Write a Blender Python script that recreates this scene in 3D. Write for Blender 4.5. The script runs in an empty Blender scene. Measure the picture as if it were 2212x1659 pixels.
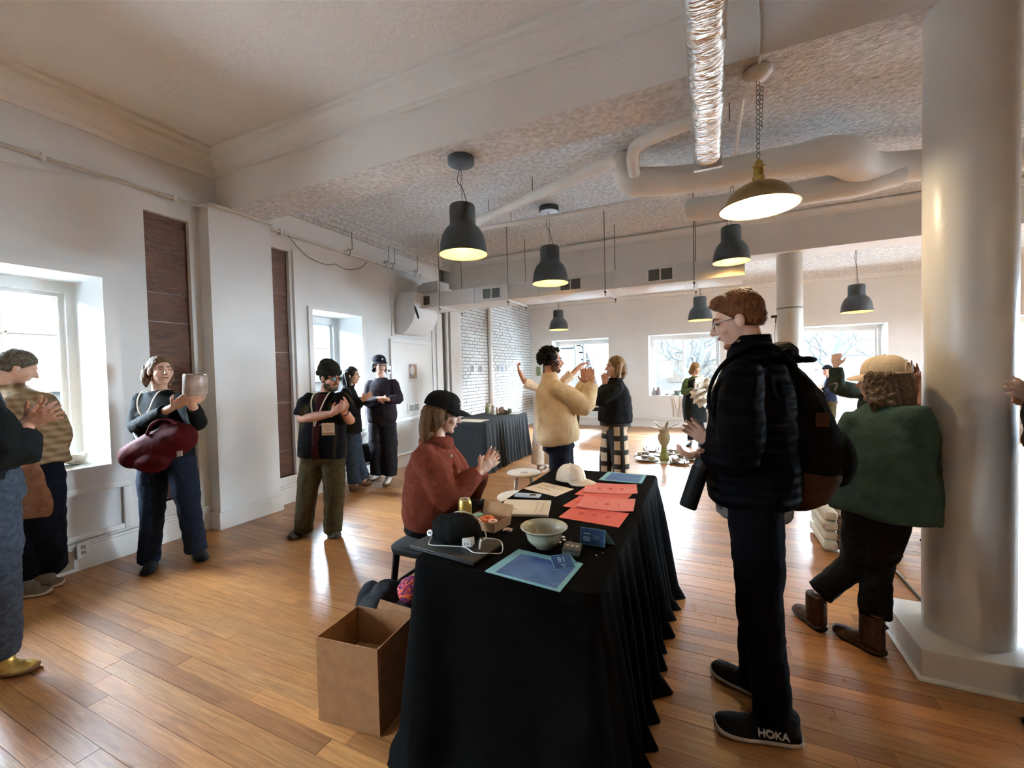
import bpy, bmesh, math, random
from mathutils import Vector, Matrix, noise
V = Vector
random.seed(7)
sc = bpy.context.scene
col = sc.collection

# ------------------------------------------------------------------ camera
FPX, CX, CY = 928.72, 1106.0, 829.5
CAM = V((0.0, 0.0, 1.5))
YAW, PITCH, ROLL = math.radians(24.905), math.radians(-1.577), math.radians(-1.383)
_fwd = V((-math.sin(YAW) * math.cos(PITCH), math.cos(YAW) * math.cos(PITCH), math.sin(PITCH)))
_r0 = V((math.cos(YAW), math.sin(YAW), 0))
_u0 = _r0.cross(_fwd)
RIGHT = _r0 * math.cos(ROLL) + _u0 * math.sin(ROLL)
UP = _u0 * math.cos(ROLL) - _r0 * math.sin(ROLL)
FWD = _fwd
cd = bpy.data.cameras.new('camera')
cam = bpy.data.objects.new('camera', cd)
col.objects.link(cam)
cd.sensor_width = 36.0
cd.sensor_fit = 'HORIZONTAL'
cd.lens = FPX * 36.0 / 2212.0
cd.clip_start = 0.05
cd.clip_end = 300
mw = Matrix((RIGHT, UP, -FWD)).transposed().to_4x4()
mw.translation = CAM
cam.matrix_world = mw
sc.camera = cam

def at(px, py, depth):
    """World point seen in direction (px,py) of the 2212x1659 frame at a given distance along the view axis."""
    return CAM + (RIGHT * ((px - CX) / FPX) - UP * ((py - CY) / FPX) + FWD) * depth

# ------------------------------------------------------------------ world, exposure
w = bpy.data.worlds.new('overcast_sky')
sc.world = w
w.use_nodes = True
wn = w.node_tree.nodes
wl = w.node_tree.links
bg = wn['Background']
tc = wn.new('ShaderNodeTexCoord')
nz = wn.new('ShaderNodeTexNoise'); nz.inputs['Scale'].default_value = 1.6; nz.inputs['Detail'].default_value = 3
cr = wn.new('ShaderNodeValToRGB')
cr.color_ramp.elements[0].position = 0.3; cr.color_ramp.elements[0].color = (0.62, 0.80, 1.0, 1)
cr.color_ramp.elements[1].position = 0.75; cr.color_ramp.elements[1].color = (0.78, 0.89, 1.0, 1)
wl.new(tc.outputs['Generated'], nz.inputs['Vector'])
wl.new(nz.outputs['Fac'], cr.inputs['Fac'])
wl.new(cr.outputs['Color'], bg.inputs['Color'])
bg.inputs['Strength'].default_value = 76.0
sc.view_settings.view_transform = 'Standard'
sc.view_settings.look = 'None'
sc.view_settings.gamma = 1.0
sc.view_settings.use_curve_mapping = False
sc.view_settings.exposure = 1.52
cy = sc.cycles
cy.use_denoising = True
cy.max_bounces = 6
cy.diffuse_bounces = 4
cy.glossy_bounces = 4
cy.transmission_bounces = 6
cy.transparent_max_bounces = 12
cy.sample_clamp_indirect = 8.0
cy.caustics_reflective = False
cy.caustics_refractive = False
cy.use_light_tree = True
cy.adaptive_threshold = 0.035

# ------------------------------------------------------------------ materials
MATS = {}
def srgb(r, g, b):
    f = lambda c: (c / 255 / 12.92) if c / 255 <= 0.04045 else ((c / 255 + 0.055) / 1.055) ** 2.4
    return (f(r), f(g), f(b), 1.0)

def mat(name, c1, c2=None, rough=0.6, scale=12.0, bump=0.0, bscale=60.0, metal=0.0, spec=0.5, coat=0.0,
        stretch=None, kind='noise', dist=0.0, detail=4.0, sheen=0.0, emit=None, estr=0.0, sss=0.0, trans=0.0, alpha=1.0):
    """Procedural principled material: colour varies between c1 and c2, optional bump relief."""
    if name in MATS:
        return MATS[name]
    m = bpy.data.materials.new(name)
    m.use_nodes = True
    n = m.node_tree.nodes; l = m.node_tree.links
    p = n['Principled BSDF']
    c1 = tuple(c1) + ((1.0,) if len(c1) == 3 else ())
    c2 = c1 if c2 is None else tuple(c2) + ((1.0,) if len(c2) == 3 else ())
    tcn = n.new('ShaderNodeTexCoord')
    mp = n.new('ShaderNodeMapping')
    l.new(tcn.outputs['Object'], mp.inputs['Vector'])
    if stretch:
        mp.inputs['Scale'].default_value = stretch
    if kind == 'noise':
        t = n.new('ShaderNodeTexNoise'); t.inputs['Detail'].default_value = detail; t.inputs['Distortion'].default_value = dist
        out = t.outputs['Fac']
    elif kind == 'wave':
        t = n.new('ShaderNodeTexWave'); t.inputs['Distortion'].default_value = dist; t.inputs['Detail'].default_value = detail
        out = t.outputs['Fac']
    elif kind == 'voronoi':
        t = n.new('ShaderNodeTexVoronoi'); out = t.outputs['Distance']
    t.inputs['Scale'].default_value = scale
    l.new(mp.outputs['Vector'], t.inputs['Vector'])
    r = n.new('ShaderNodeValToRGB')
    r.color_ramp.elements[0].position = 0.3; r.color_ramp.elements[0].color = c1
    r.color_ramp.elements[1].position = 0.7; r.color_ramp.elements[1].color = c2
    l.new(out, r.inputs['Fac'])
    l.new(r.outputs['Color'], p.inputs['Base Color'])
    p.inputs['Roughness'].default_value = rough
    p.inputs['Metallic'].default_value = metal
    p.inputs['Specular IOR Level'].default_value = spec
    p.inputs['Coat Weight'].default_value = coat
    p.inputs['Sheen Weight'].default_value = sheen
    p.inputs['Transmission Weight'].default_value = trans
    p.inputs['Alpha'].default_value = alpha
    if sss:
        p.inputs['Subsurface Weight'].default_value = sss
        p.inputs['Subsurface Radius'].default_value = (0.01, 0.004, 0.002)
    if emit:
        p.inputs['Emission Color'].default_value = tuple(emit) + ((1.0,) if len(emit) == 3 else ())
        p.inputs['Emission Strength'].default_value = estr
    if bump:
        bt = n.new('ShaderNodeTexNoise'); bt.inputs['Scale'].default_value = bscale; bt.inputs['Detail'].default_value = 3
        l.new(mp.outputs['Vector'], bt.inputs['Vector'])
        b = n.new('ShaderNodeBump'); b.inputs['Strength'].default_value = bump; b.inputs['Distance'].default_value = 0.01
        l.new(bt.outputs['Fac'], b.inputs['Height'])
        l.new(b.outputs['Normal'], p.inputs['Normal'])
    MATS[name] = m
    return m

def nodes_of(m):
    return m.node_tree.nodes, m.node_tree.links, m.node_tree.nodes['Principled BSDF']

# ------------------------------------------------------------------ mesh builder
class MB:
    def __init__(s):
        s.v = []; s.f = []; s.mi = []; s.cur = 0
    def add(s, verts, faces):
        o = len(s.v)
        s.v.extend(tuple(p) for p in verts)
        for f in faces:
            s.f.append(tuple(i + o for i in f)); s.mi.append(s.cur)
        return s
    def box(s, lo, hi):
        x0, y0, z0 = lo; x1, y1, z1 = hi
        s.add([(x0,y0,z0),(x1,y0,z0),(x1,y1,z0),(x0,y1,z0),(x0,y0,z1),(x1,y0,z1),(x1,y1,z1),(x0,y1,z1)],
              [(0,3,2,1),(4,5,6,7),(0,1,5,4),(1,2,6,5),(2,3,7,6),(3,0,4,7)])
        return s
    def obox(s, c, ax, ay, az):
        """oriented box: centre and three half-extent vectors"""
        c, ax, ay, az = V(c), V(ax), V(ay), V(az)
        pts = [c + ax*i + ay*j + az*k for k in (-1,1) for j in (-1,1) for i in (-1,1)]
        fs = [(0,2,3,1),(4,5,7,6),(0,1,5,4),(1,3,7,5),(3,2,6,7),(2,0,4,6)]
        if ax.cross(ay).dot(az) < 0: fs = [tuple(reversed(f)) for f in fs]
        s.add(pts, fs)
        return s
    def ring_loft(s, rings, caps=True, closed=False):
        n = len(rings[0]); m = len(rings)
        vs = [p for r in rings for p in r]
        fs = []
        for i in range(m - (0 if closed else 1)):
            a = i * n; b = ((i + 1) % m) * n
            for j in range(n):
                k = (j + 1) % n
                fs.append((a + j, a + k, b + k, b + j))
        if caps and not closed:
            fs.append(tuple(range(n))[::-1])
            fs.append(tuple((m - 1) * n + j for j in range(n)))
        s.add(vs, fs)
        return s
    def tube(s, path, rad, n=12, sub=1, flat=False, up=None, squash=1.0, closed=False):
        """tapered tube through points; rounded ends unless flat"""
        P = [V(p) for p in path]
        R = list(rad) if hasattr(rad, '__len__') else [rad] * len(P)
        if sub > 1:
            P, R = smooth_path(P, R, sub, closed)
        if not flat and not closed:
            d0 = (P[0] - P[1]).normalized(); d1 = (P[-1] - P[-2]).normalized()
            r0, r1 = R[0], R[-1]
            pre = [(P[0] + d0 * r0 * math.sin(a), r0 * max(math.cos(a), 0.03)) for a in (1.5, 1.0, 0.5)]
            post = [(P[-1] + d1 * r1 * math.sin(a), r1 * max(math.cos(a), 0.03)) for a in (0.5, 1.0, 1.5)]
            P = [q[0] for q in pre] + P + [q[0] for q in post]
            R = [q[1] for q in pre] + R + [q[1] for q in post]
        rings = []
        t = None; a = None
        m = len(P)
        for i in range(m):
            if closed:
                d = (P[(i + 1) % m] - P[i - 1])
            else:
                d = (P[min(i + 1, m - 1)] - P[max(i - 1, 0)])
            d = d.normalized() if d.length > 1e-9 else V((0, 0, 1))
            if a is None:
                ref = V(up) if up is not None else (V((0, 0, 1)) if abs(d.z) < 0.9 else V((1, 0, 0)))
                a = (ref - d * ref.dot(d)).normalized()
            else:
                a = (a - d * a.dot(d))
                a = a.normalized() if a.length > 1e-6 else d.orthogonal().normalized()
            b = d.cross(a)
            rings.append([P[i] + (a * math.cos(2*math.pi*j/n) * squash + b * math.sin(2*math.pi*j/n)) * R[i] for j in range(n)])
        s.ring_loft(rings, caps=not closed, closed=closed)
        return s
    def ell(s, c, r, rot=None, n=16, m=10):
        c = V(c); r = (r, r, r) if not hasattr(r, '__len__') else r
        vs = []; fs = []
        for i in range(m + 1):
            th = math.pi * i / m
            if i in (0, m):
                ps = [V((0, 0, r[2] * math.cos(th)))]
            else:
                ps = [V((r[0]*math.sin(th)*math.cos(2*math.pi*j/n), r[1]*math.sin(th)*math.sin(2*math.pi*j/n), r[2]*math.cos(th))) for j in range(n)]
            for p in ps:
                vs.append(c + (rot @ p if rot is not None else p))
        idx = lambda i, j: 0 if i == 0 else (1 + (m - 1) * n if i == m else 1 + (i - 1) * n + j % n)
        for i in range(m):
            for j in range(n):
                a, b, c2, d = idx(i, j), idx(i + 1, j), idx(i + 1, j + 1), idx(i, j + 1)
                f = [a, b, c2, d]
                f = [f[k] for k in range(4) if f[k] != f[k - 1]]
                if len(f) > 2: fs.append(tuple(f))
        s.add(vs, fs)
        return s
    def lathe(s, prof, c=(0, 0, 0), n=28, rot=None, caps=True):
        """profile [(r,z)...] turned round z; the walk may fold back to make a shell"""
        c = V(c)
        rings = []
        for r, z in prof:
            r = max(r, 1e-4)
            ps = [V((r*math.cos(2*math.pi*j/n), r*math.sin(2*math.pi*j/n), z)) for j in range(n)]
            rings.append([c + (rot @ p if rot is not None else p) for p in ps])
        s.ring_loft(rings, caps=caps)
        return s
    def prism(s, poly, vec):
        """flat polygon (3D points) pushed along vec"""
        n = len(poly); vec = V(vec)
        a = [V(p) for p in poly]; b = [p + vec for p in a]
        s.add(a + b, [tuple(range(n))[::-1], tuple(range(n, 2*n))] + [(i, (i+1) % n, n + (i+1) % n, n + i) for i in range(n)])
        return s
    def quad(s, a, b, c, d):
        s.add([a, b, c, d], [(0, 1, 2, 3)]); return s
    def mesh(s, name):
        me = bpy.data.meshes.new(name)
        me.from_pydata(s.v, [], s.f)
        if any(s.mi):
            me.polygons.foreach_set('material_index', s.mi)
        me.update()
        return me
    def build(s, name, m, parent=None, smooth=False, fix=True, bevel=0.0, angle=None):
        me = s.mesh(name)
        if fix:
            bm = bmesh.new(); bm.from_mesh(me)
            bmesh.ops.recalc_face_normals(bm, faces=bm.faces)
            if bevel:
                es = [e for e in bm.edges if len(e.link_faces) == 2 and e.calc_face_angle(0) > 0.6]
                bmesh.ops.bevel(bm, geom=es, offset=bevel, segments=2, affect='EDGES', profile=0.6)
            bm.to_mesh(me); bm.free()
        return finish(name, me, m, parent, smooth or bool(bevel), angle)
    def remesh(s, name, m, parent=None, vox=0.008, it=4, disp=0.0, dscale=0.06, dec=1.0, cuts=(), fac=0.5, disp2=0.0, d2scale=0.02):
        """one continuous skin grown round all pieces"""
        me = s.mesh(name + '_src')
        bm = bmesh.new(); bm.from_mesh(me); bmesh.ops.recalc_face_normals(bm, faces=bm.faces); bm.to_mesh(me); bm.free()
        ob = bpy.data.objects.new('tmp_src', me); col.objects.link(ob)
        r = ob.modifiers.new('r', 'REMESH'); r.mode = 'VOXEL'; r.voxel_size = vox; r.use_smooth_shade = True
        if it:
            sm = ob.modifiers.new('s', 'SMOOTH'); sm.iterations = it; sm.factor = fac
        for dd, ds in ((disp, dscale), (disp2, d2scale)):
            if dd:
                tx = bpy.data.textures.get('clouds%g' % ds)
                if tx is None:
                    tx = bpy.data.textures.new('clouds%g' % ds, 'CLOUDS'); tx.noise_scale = ds; tx.noise_depth = 2
                dm = ob.modifiers.new('d', 'DISPLACE'); dm.texture = tx; dm.strength = dd; dm.mid_level = 0.5; dm.texture_coords = 'LOCAL'
        if dec < 1.0:
            dc = ob.modifiers.new('c', 'DECIMATE'); dc.ratio = dec
        dg = bpy.context.evaluated_depsgraph_get()
        out = bpy.data.meshes.new_from_object(ob.evaluated_get(dg))
        out.name = name
        bpy.data.objects.remove(ob); bpy.data.meshes.remove(me)
        if cuts:
            bm = bmesh.new(); bm.from_mesh(out)
            for co, no in cuts:
                g = bm.verts[:] + bm.edges[:] + bm.faces[:]
                rr = bmesh.ops.bisect_plane(bm, geom=g, plane_co=co, plane_no=no, clear_outer=True)
                es = [e for e in rr['geom_cut'] if isinstance(e, bmesh.types.BMEdge)]
                if es: bmesh.ops.holes_fill(bm, edges=es, sides=0)
            bm.to_mesh(out); bm.free()
        return finish(name, out, m, parent, True)

def smooth_path(P, R, sub, closed=False):
    Q = []; S = []
    n = len(P)
    rng = n if closed else n - 1
    for i in range(rng):
        p0 = P[i - 1] if (i > 0 or closed) else P[0]
        p1 = P[i]; p2 = P[(i + 1) % n]
        p3 = P[(i + 2) % n] if (closed or i + 2 < n) else P[-1]
        for k in range(sub):
            t = k / sub
            Q.append(0.5 * ((2*p1) + (p2 - p0)*t + (2*p0 - 5*p1 + 4*p2 - p3)*t*t + (3*p1 - p0 - 3*p2 + p3)*t**3))
            S.append(R[i] + (R[(i + 1) % n] - R[i]) * (t*t*(3-2*t)))
    if not closed:
        Q.append(P[-1]); S.append(R[-1])
    return Q, S

def finish(name, me, m, parent=None, smooth=False, angle=None):
    ms = m if isinstance(m, (list, tuple)) else [m]
    for x in ms: me.materials.append(x)
    if smooth:
        me.polygons.foreach_set('use_smooth', [True] * len(me.polygons))
        if angle is not None:
            try: me.set_sharp_from_angle(angle=angle)
            except Exception: pass
    ob = bpy.data.objects.new(name, me)
    col.objects.link(ob)
    if parent is not None:
        ob.parent = parent
        ob.matrix_parent_inverse = parent_inv(parent)
    return ob

def parent_inv(p):
    return world_of(p).inverted()

def world_of(o):
    m = o.matrix_basis.copy()
    if o.parent is not None:
        m = world_of(o.parent) @ o.matrix_parent_inverse @ m
    return m

def tag(o, label=None, cat=None, group=None, kind=None):
    if label: o['label'] = label
    if cat: o['category'] = cat
    if group: o['group'] = group
    if kind: o['kind'] = kind
    return o

def thing(name, label, cat, loc=(0, 0, 0), group=None, rz=0.0):
    o = bpy.data.objects.new(name, None)
    col.objects.link(o)
    o.empty_display_size = 0.1
    o.location = loc
    o.rotation_euler = (0, 0, rz)
    return tag(o, label, cat, group)

def struct(o):
    o['kind'] = 'structure'; return o

def copy_tree(o, parent=None):
    c = o.copy(); col.objects.link(c)
    if parent is not None: c.parent = parent
    for ch in [x for x in bpy.data.objects if x.parent == o]:
        copy_tree(ch, c)
    return c

def text_mesh(body, size, depth=0.0, font_bold=False, align='CENTER'):
    cu = bpy.data.curves.new('txt', 'FONT'); cu.body = body; cu.size = size; cu.extrude = depth
    cu.align_x = align; cu.align_y = 'CENTER'; cu.resolution_u = 3
    if font_bold: cu.offset = size * 0.012
    ob = bpy.data.objects.new('txt', cu); col.objects.link(ob)
    dg = bpy.context.evaluated_depsgraph_get()
    me = bpy.data.meshes.new_from_object(ob.evaluated_get(dg))
    bpy.data.objects.remove(ob); bpy.data.curves.remove(cu)
    return me

def lettering(name, body, size, m, o, ax, ay, parent=None, depth=0.0008, bold=True):
    """flat letters: origin o, reading direction ax, up direction ay"""
    me = text_mesh(body, size, depth, bold)
    ax, ay = V(ax).normalized(), V(ay).normalized(); az = ax.cross(ay)
    mt = Matrix((ax, ay, az)).transposed().to_4x4(); mt.translation = V(o)
    me.transform(mt)
    return finish(name, me, m, parent)
def _ray(px, py): return RIGHT * ((px - CX) / FPX) - UP * ((py - CY) / FPX) + FWD
def onX(px, py, X): d = _ray(px, py); return CAM + d * ((X - CAM.x) / d.x)
def onY(px, py, Y): d = _ray(px, py); return CAM + d * ((Y - CAM.y) / d.y)
def onZ(px, py, Z): d = _ray(px, py); return CAM + d * ((Z - CAM.z) / d.z)
# ================================================================== materials of the room
PAINT = mat('wall_paint', (0.71, 0.715, 0.70), (0.77, 0.775, 0.76), rough=0.65, scale=2.0, bump=0.25, bscale=180)
PAINT_W = mat('white_trim_paint', (0.74, 0.73, 0.70), (0.80, 0.79, 0.76), rough=0.42, scale=3.0, bump=0.1, bscale=90)
PAINT_G = mat('window_white_paint', (0.80, 0.81, 0.80), (0.84, 0.85, 0.84), rough=0.45, scale=3.0)
SMOOTH_C = mat('smooth_plaster', (0.84, 0.83, 0.80), (0.90, 0.89, 0.86), rough=0.8, scale=0.9, bump=0.35, bscale=45)
def popcorn(name, c1, c2, strength, sc_, dist_=0.012, csc=1.3):
    m = mat(name, c1, c2, rough=0.85, scale=csc)
    n, l, p = nodes_of(m)
    t = n.new('ShaderNodeTexCoord')
    v = n.new('ShaderNodeTexNoise'); v.inputs['Scale'].default_value = sc_; v.inputs['Detail'].default_value = 5; v.inputs['Roughness'].default_value = 0.62
    l.new(t.outputs['Object'], v.inputs['Vector'])
    r = n.new('ShaderNodeMapRange'); r.inputs['From Min'].default_value = 0.38; r.inputs['From Max'].default_value = 0.66
    l.new(v.outputs['Fac'], r.inputs['Value'])
    b = n.new('ShaderNodeBump'); b.inputs['Strength'].default_value = strength; b.inputs['Distance'].default_value = dist_
    l.new(r.outputs['Result'], b.inputs['Height']); l.new(b.outputs['Normal'], p.inputs['Normal'])
    return m
POP = popcorn('popcorn_plaster', (0.58, 0.57, 0.55), (0.93, 0.93, 0.92), 0.9, 26, 0.02, 24.0)
POP2 = popcorn('rough_soffit_plaster', (0.60, 0.55, 0.50), (0.88, 0.85, 0.81), 0.8, 30, 0.014, 26.0)
POP3 = popcorn('patchy_plaster', (0.86, 0.845, 0.81), (0.92, 0.905, 0.87), 0.35, 22)

# oak planks: grain along X, tint per plank
def oak():
    m = mat('oak_floor', srgb(150, 102, 60), srgb(188, 138, 88), rough=0.3, scale=7.0, stretch=(0.5, 9.0, 1.0), detail=6, dist=1.2, spec=0.5)
    n, l, p = nodes_of(m)
    ramp = [x for x in n if x.type == 'VALTORGB'][0]
    oi = n.new('ShaderNodeObjectInfo')
    geo = n.new('ShaderNodeNewGeometry')
    addr = n.new('ShaderNodeMath'); addr.operation = 'ADD'
    l.new(oi.outputs['Random'], addr.inputs[0]); l.new(geo.outputs['Random Per Island'], addr.inputs[1])
    fr = n.new('ShaderNodeMath'); fr.operation = 'FRACT'; l.new(addr.outputs[0], fr.inputs[0])
    r2 = n.new('ShaderNodeValToRGB')
    e = r2.color_ramp.elements
    e[0].position = 0.0; e[0].color = (0.60, 0.52, 0.47, 1)
    e[1].position = 1.0; e[1].color = (1.14, 1.10, 1.0, 1)
    for ps, c in ((0.25, (0.92, 0.84, 0.76, 1)), (0.55, (0.86, 0.88, 0.86, 1)), (0.8, (1.06, 0.97, 0.86, 1))):
        x = e.new(ps); x.color = c
    l.new(fr.outputs[0], r2.inputs['Fac'])
    mx = n.new('ShaderNodeMix'); mx.data_type = 'RGBA'; mx.blend_type = 'MULTIPLY'; mx.inputs['Factor'].default_value = 1.0
    l.new(ramp.outputs['Color'], mx.inputs['A']); l.new(r2.outputs['Color'], mx.inputs['B'])
    l.new(mx.outputs['Result'], p.inputs['Base Color'])
    rt = n.new('ShaderNodeTexNoise'); rt.inputs['Scale'].default_value = 3.0
    tcn = n.new('ShaderNodeTexCoord'); l.new(tcn.outputs['Object'], rt.inputs['Vector'])
    rr = n.new('ShaderNodeMapRange'); rr.inputs['To Min'].default_value = 0.22; rr.inputs['To Max'].default_value = 0.42
    l.new(rt.outputs['Fac'], rr.inputs['Value']); l.new(rr.outputs['Result'], p.inputs['Roughness'])
    bt = n.new('ShaderNodeTexNoise'); bt.inputs['Scale'].default_value = 14.0
    mp = n.new('ShaderNodeMapping'); mp.inputs['Scale'].default_value = (0.6, 3.0, 1.0)
    l.new(tcn.outputs['Object'], mp.inputs['Vector']); l.new(mp.outputs['Vector'], bt.inputs['Vector'])
    b = n.new('ShaderNodeBump'); b.inputs['Strength'].default_value = 0.25; b.inputs['Distance'].default_value = 0.004
    l.new(bt.outputs['Fac'], b.inputs['Height']); l.new(b.outputs['Normal'], p.inputs['Normal'])
    return m
OAK = oak()
GAP = mat('floor_joint', (0.05, 0.03, 0.018), (0.08, 0.05, 0.03), rough=0.8)
RUSTWOOD = mat('rust_brown_board', srgb(66, 36, 22), srgb(108, 66, 42), rough=0.65, scale=5.0, stretch=(1, 1.0, 5.0), detail=6, dist=1.5, bump=0.4, bscale=25)
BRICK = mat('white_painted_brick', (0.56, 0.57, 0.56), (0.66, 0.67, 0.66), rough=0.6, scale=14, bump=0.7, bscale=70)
MORTAR = mat('grey_white_mortar', (0.14, 0.14, 0.135), (0.24, 0.24, 0.23), rough=0.9, scale=30, bump=0.6, bscale=90)
GLASS = bpy.data.materials.new('window_glass'); GLASS.use_nodes = True
_n = GLASS.node_tree.nodes; _l = GLASS.node_tree.links; _n.clear()
_o = _n.new('ShaderNodeOutputMaterial'); _t = _n.new('ShaderNodeBsdfTransparent'); _t.inputs[0].default_value = (0.97, 0.985, 0.98, 1)
_g = _n.new('ShaderNodeBsdfGlossy'); _g.inputs['Roughness'].default_value = 0.02
_fz = _n.new('ShaderNodeFresnel'); _fz.inputs[0].default_value = 1.3
_mx = _n.new('ShaderNodeMixShader'); _l.new(_fz.outputs[0], _mx.inputs[0]); _l.new(_t.outputs[0], _mx.inputs[1]); _l.new(_g.outputs[0], _mx.inputs[2]); _l.new(_mx.outputs[0], _o.inputs[0])

XL, XB, YB = -4.61, -4.74, 11.6      # left plaster face, brick face, back wall face
XR, YF = 7.6, -4.2                   # right wall, wall behind the camera
ZC1, ZC2, ZC3 = 3.78, 3.62, 3.40     # ceilings of the three bays
ZB1, ZB2 = 3.22, 3.10                # beam soffits

def grid_wall(name, axis, face, back, u0, u1, z0, z1, holes, m):
    """one wall slab with rectangular openings; axis 'x': wall faces +x or -x, u runs along y"""
    us = sorted({u0, u1} | {h[0] for h in holes} | {h[1] for h in holes})
    zs = sorted({z0, z1} | {h[2] for h in holes} | {h[3] for h in holes})
    us = [u for u in us if u0 <= u <= u1]; zs = [z for z in zs if z0 <= z <= z1]
    inh = lambda u, z: any(h[0] < u < h[1] and h[2] < z < h[3] for h in holes)
    solid = {(i, k): not inh((us[i]+us[i+1])/2, (zs[k]+zs[k+1])/2) for i in range(len(us)-1) for k in range(len(zs)-1)}
    b = MB()
    P = (lambda u, d, z: (d, u, z)) if axis == 'x' else (lambda u, d, z: (u, d, z))
    for (i, k), s in solid.items():
        if not s: continue
        a0, a1, c0, c1 = us[i], us[i+1], zs[k], zs[k+1]
        b.quad(P(a0, face, c0), P(a1, face, c0), P(a1, face, c1), P(a0, face, c1))
        b.quad(P(a0, back, c0), P(a1, back, c0), P(a1, back, c1), P(a0, back, c1))
        for (di, dk, e) in ((-1, 0, ((a0, c0), (a0, c1))), (1, 0, ((a1, c0), (a1, c1))), (0, -1, ((a0, c0), (a1, c0))), (0, 1, ((a0, c1), (a1, c1)))):
            if not solid.get((i+di, k+dk), False):
                (p, q), (r, s2) = e
                b.quad(P(p, face, q), P(r, face, s2), P(r, back, s2), P(p, back, q))
    me = b.mesh(name)
    bm = bmesh.new(); bm.from_mesh(me)
    bmesh.ops.remove_doubles(bm, verts=bm.verts, dist=1e-5)
    bmesh.ops.recalc_face_normals(bm, faces=bm.faces)
    bm.to_mesh(me); bm.free()
    return struct(finish(name, me, m))

W1 = (0.72, 1.84, 0.80, 2.37); W2 = (3.92, 4.77, 0.72, 2.36); W0_ADDED = (-2.4, -1.2, 0.80, 2.37)
P1 = (2.16, 2.53, 0.38, 3.04); P2 = (3.36, 3.62, 0.32, 3.02)
wl_front = grid_wall('wall_left', 'x', XL, XL - 0.07, YF, 6.80, -0.02, 3.9, [W0_ADDED, W1, W2, P1, P2], PAINT)
wl_back = grid_wall('wall_left_core', 'x', XL - 0.07, -5.28, YF, 6.80, -0.02, 3.9, [W0_ADDED, W1, W2], PAINT)
wl_back.parent = wl_front
W3 = (-4.11, -2.50, 0.80, 2.36); W4 = (-1.47, 0.19, 0.80, 2.36); W5 = (1.55, 3.39, 0.80, 2.36); W6 = (4.75, 6.6, 0.80, 2.36)
grid_wall('wall_back', 'y', YB, 12.26, -5.28, XR, -0.02, 3.9, [W3, W4, W5, W6], PAINT)
W7 = (3.6, 5.4, 0.80, 2.36); W8_ADDED = (6.4, 8.2, 0.80, 2.36); W9 = (9.2, 11.0, 0.80, 2.36)
grid_wall('wall_right', 'x', XR, XR + 0.6, YF - 0.3, 12.26, -0.02, 3.9, [W8_ADDED], PAINT)
struct(MB().box((-5.28, YF - 0.3, -0.02), (XR, YF, 3.9)).build('wall_front', PAINT))

# -------- floor: a bed of dark joints, planks laid across the room
FY0, FY1, PW = YF, YB, 0.0826
floor = struct(MB().box((-5.0, YF, -0.08), (XR, YB, -0.006)).build('floor', GAP))
near, far = [], []
plank_meshes = {}
rnd = random.Random(3)
y = FY0
rows = int((FY1 - FY0) / PW) + 1
cand = []
for i in range(rows):
    y0 = FY0 + i * PW; y1 = min(y0 + PW - 0.0016, FY1)
    x = -4.62 - rnd.random() * 1.2 if y0 < 6.8 else -4.74 - rnd.random() * 0.6
    while x < XR:
        L = rnd.choice((0.6, 0.9, 1.2, 1.2, 1.5))
        a, b = max(x, XL if y0 < 6.8 else XB), min(x + L - 0.0015, XR)
        x += L
        if b - a > 0.03: cand.append((a, b, y0, y1, L))
def frame_px(p):
    d = V(p) - CAM; z = d.dot(FWD)
    if z < 0.3: return None
    return (CX + FPX * d.dot(RIGHT) / z, CY - FPX * d.dot(UP) / z, z)
scored = []
for c in cand:
    q = [frame_px(((c[0]*(1-t) + c[1]*t), (c[2]+c[3])/2, 0)) for t in (0.1, 0.5, 0.9)]
    q = [k for k in q if k and -50 < k[0] < 2262 and -50 < k[1] < 1709]
    scored.append((len(q) / (min(k[2] for k in q) ** 3) if q else -1, c))
scored.sort(key=lambda s: -s[0])
for i, (s, (a, b, y0, y1, L)) in enumerate(scored):
    dz = rnd.uniform(-0.0006, 0.0006)
    if i < 300 and s > 0:
        near.append((a, b, y0, y1, dz))
    else:
        far.append((a, b, y0, y1, dz))
for a, b, y0, y1, dz in near:
    o = MB().box((a, y0, -0.012 + dz), (b, y1, dz)).build('plank', OAK, floor, fix=False)
fb = MB()
for a, b, y0, y1, dz in far: fb.box((a, y0, -0.012 + dz), (b, y1, dz))
o = fb.build('plank_field', OAK, floor, fix=False); o['kind'] = 'stuff'

# -------- ceilings and beams
def beamlike(name, lo, hi, mface, mbot):
    b = MB().box(lo, hi); b.mi[0] = 1
    return struct(b.build(name, [mface, mbot]))
c1 = struct(MB().box((-5.28, YF, ZC1), (XR, 2.80, 4.1)).build('ceiling', POP3))
c2 = MB().box((-5.28, 3.20, ZC2), (XR, 7.15, 4.1)).build('ceiling_middle', POP, c1)
c3 = MB().box((-5.28, 7.57, ZC3), (XR, YB + 0.2, 4.1)).build('ceiling_rear', POP, c1)
beamlike('ceiling_beam', (-5.2, 2.80, ZB1), (XR, 3.20, 4.12), SMOOTH_C, POP2)
beamlike('ceiling_beam', (-5.2, 7.15, ZB2), (XR, 7.57, 4.12), PAINT, PAINT)

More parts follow.
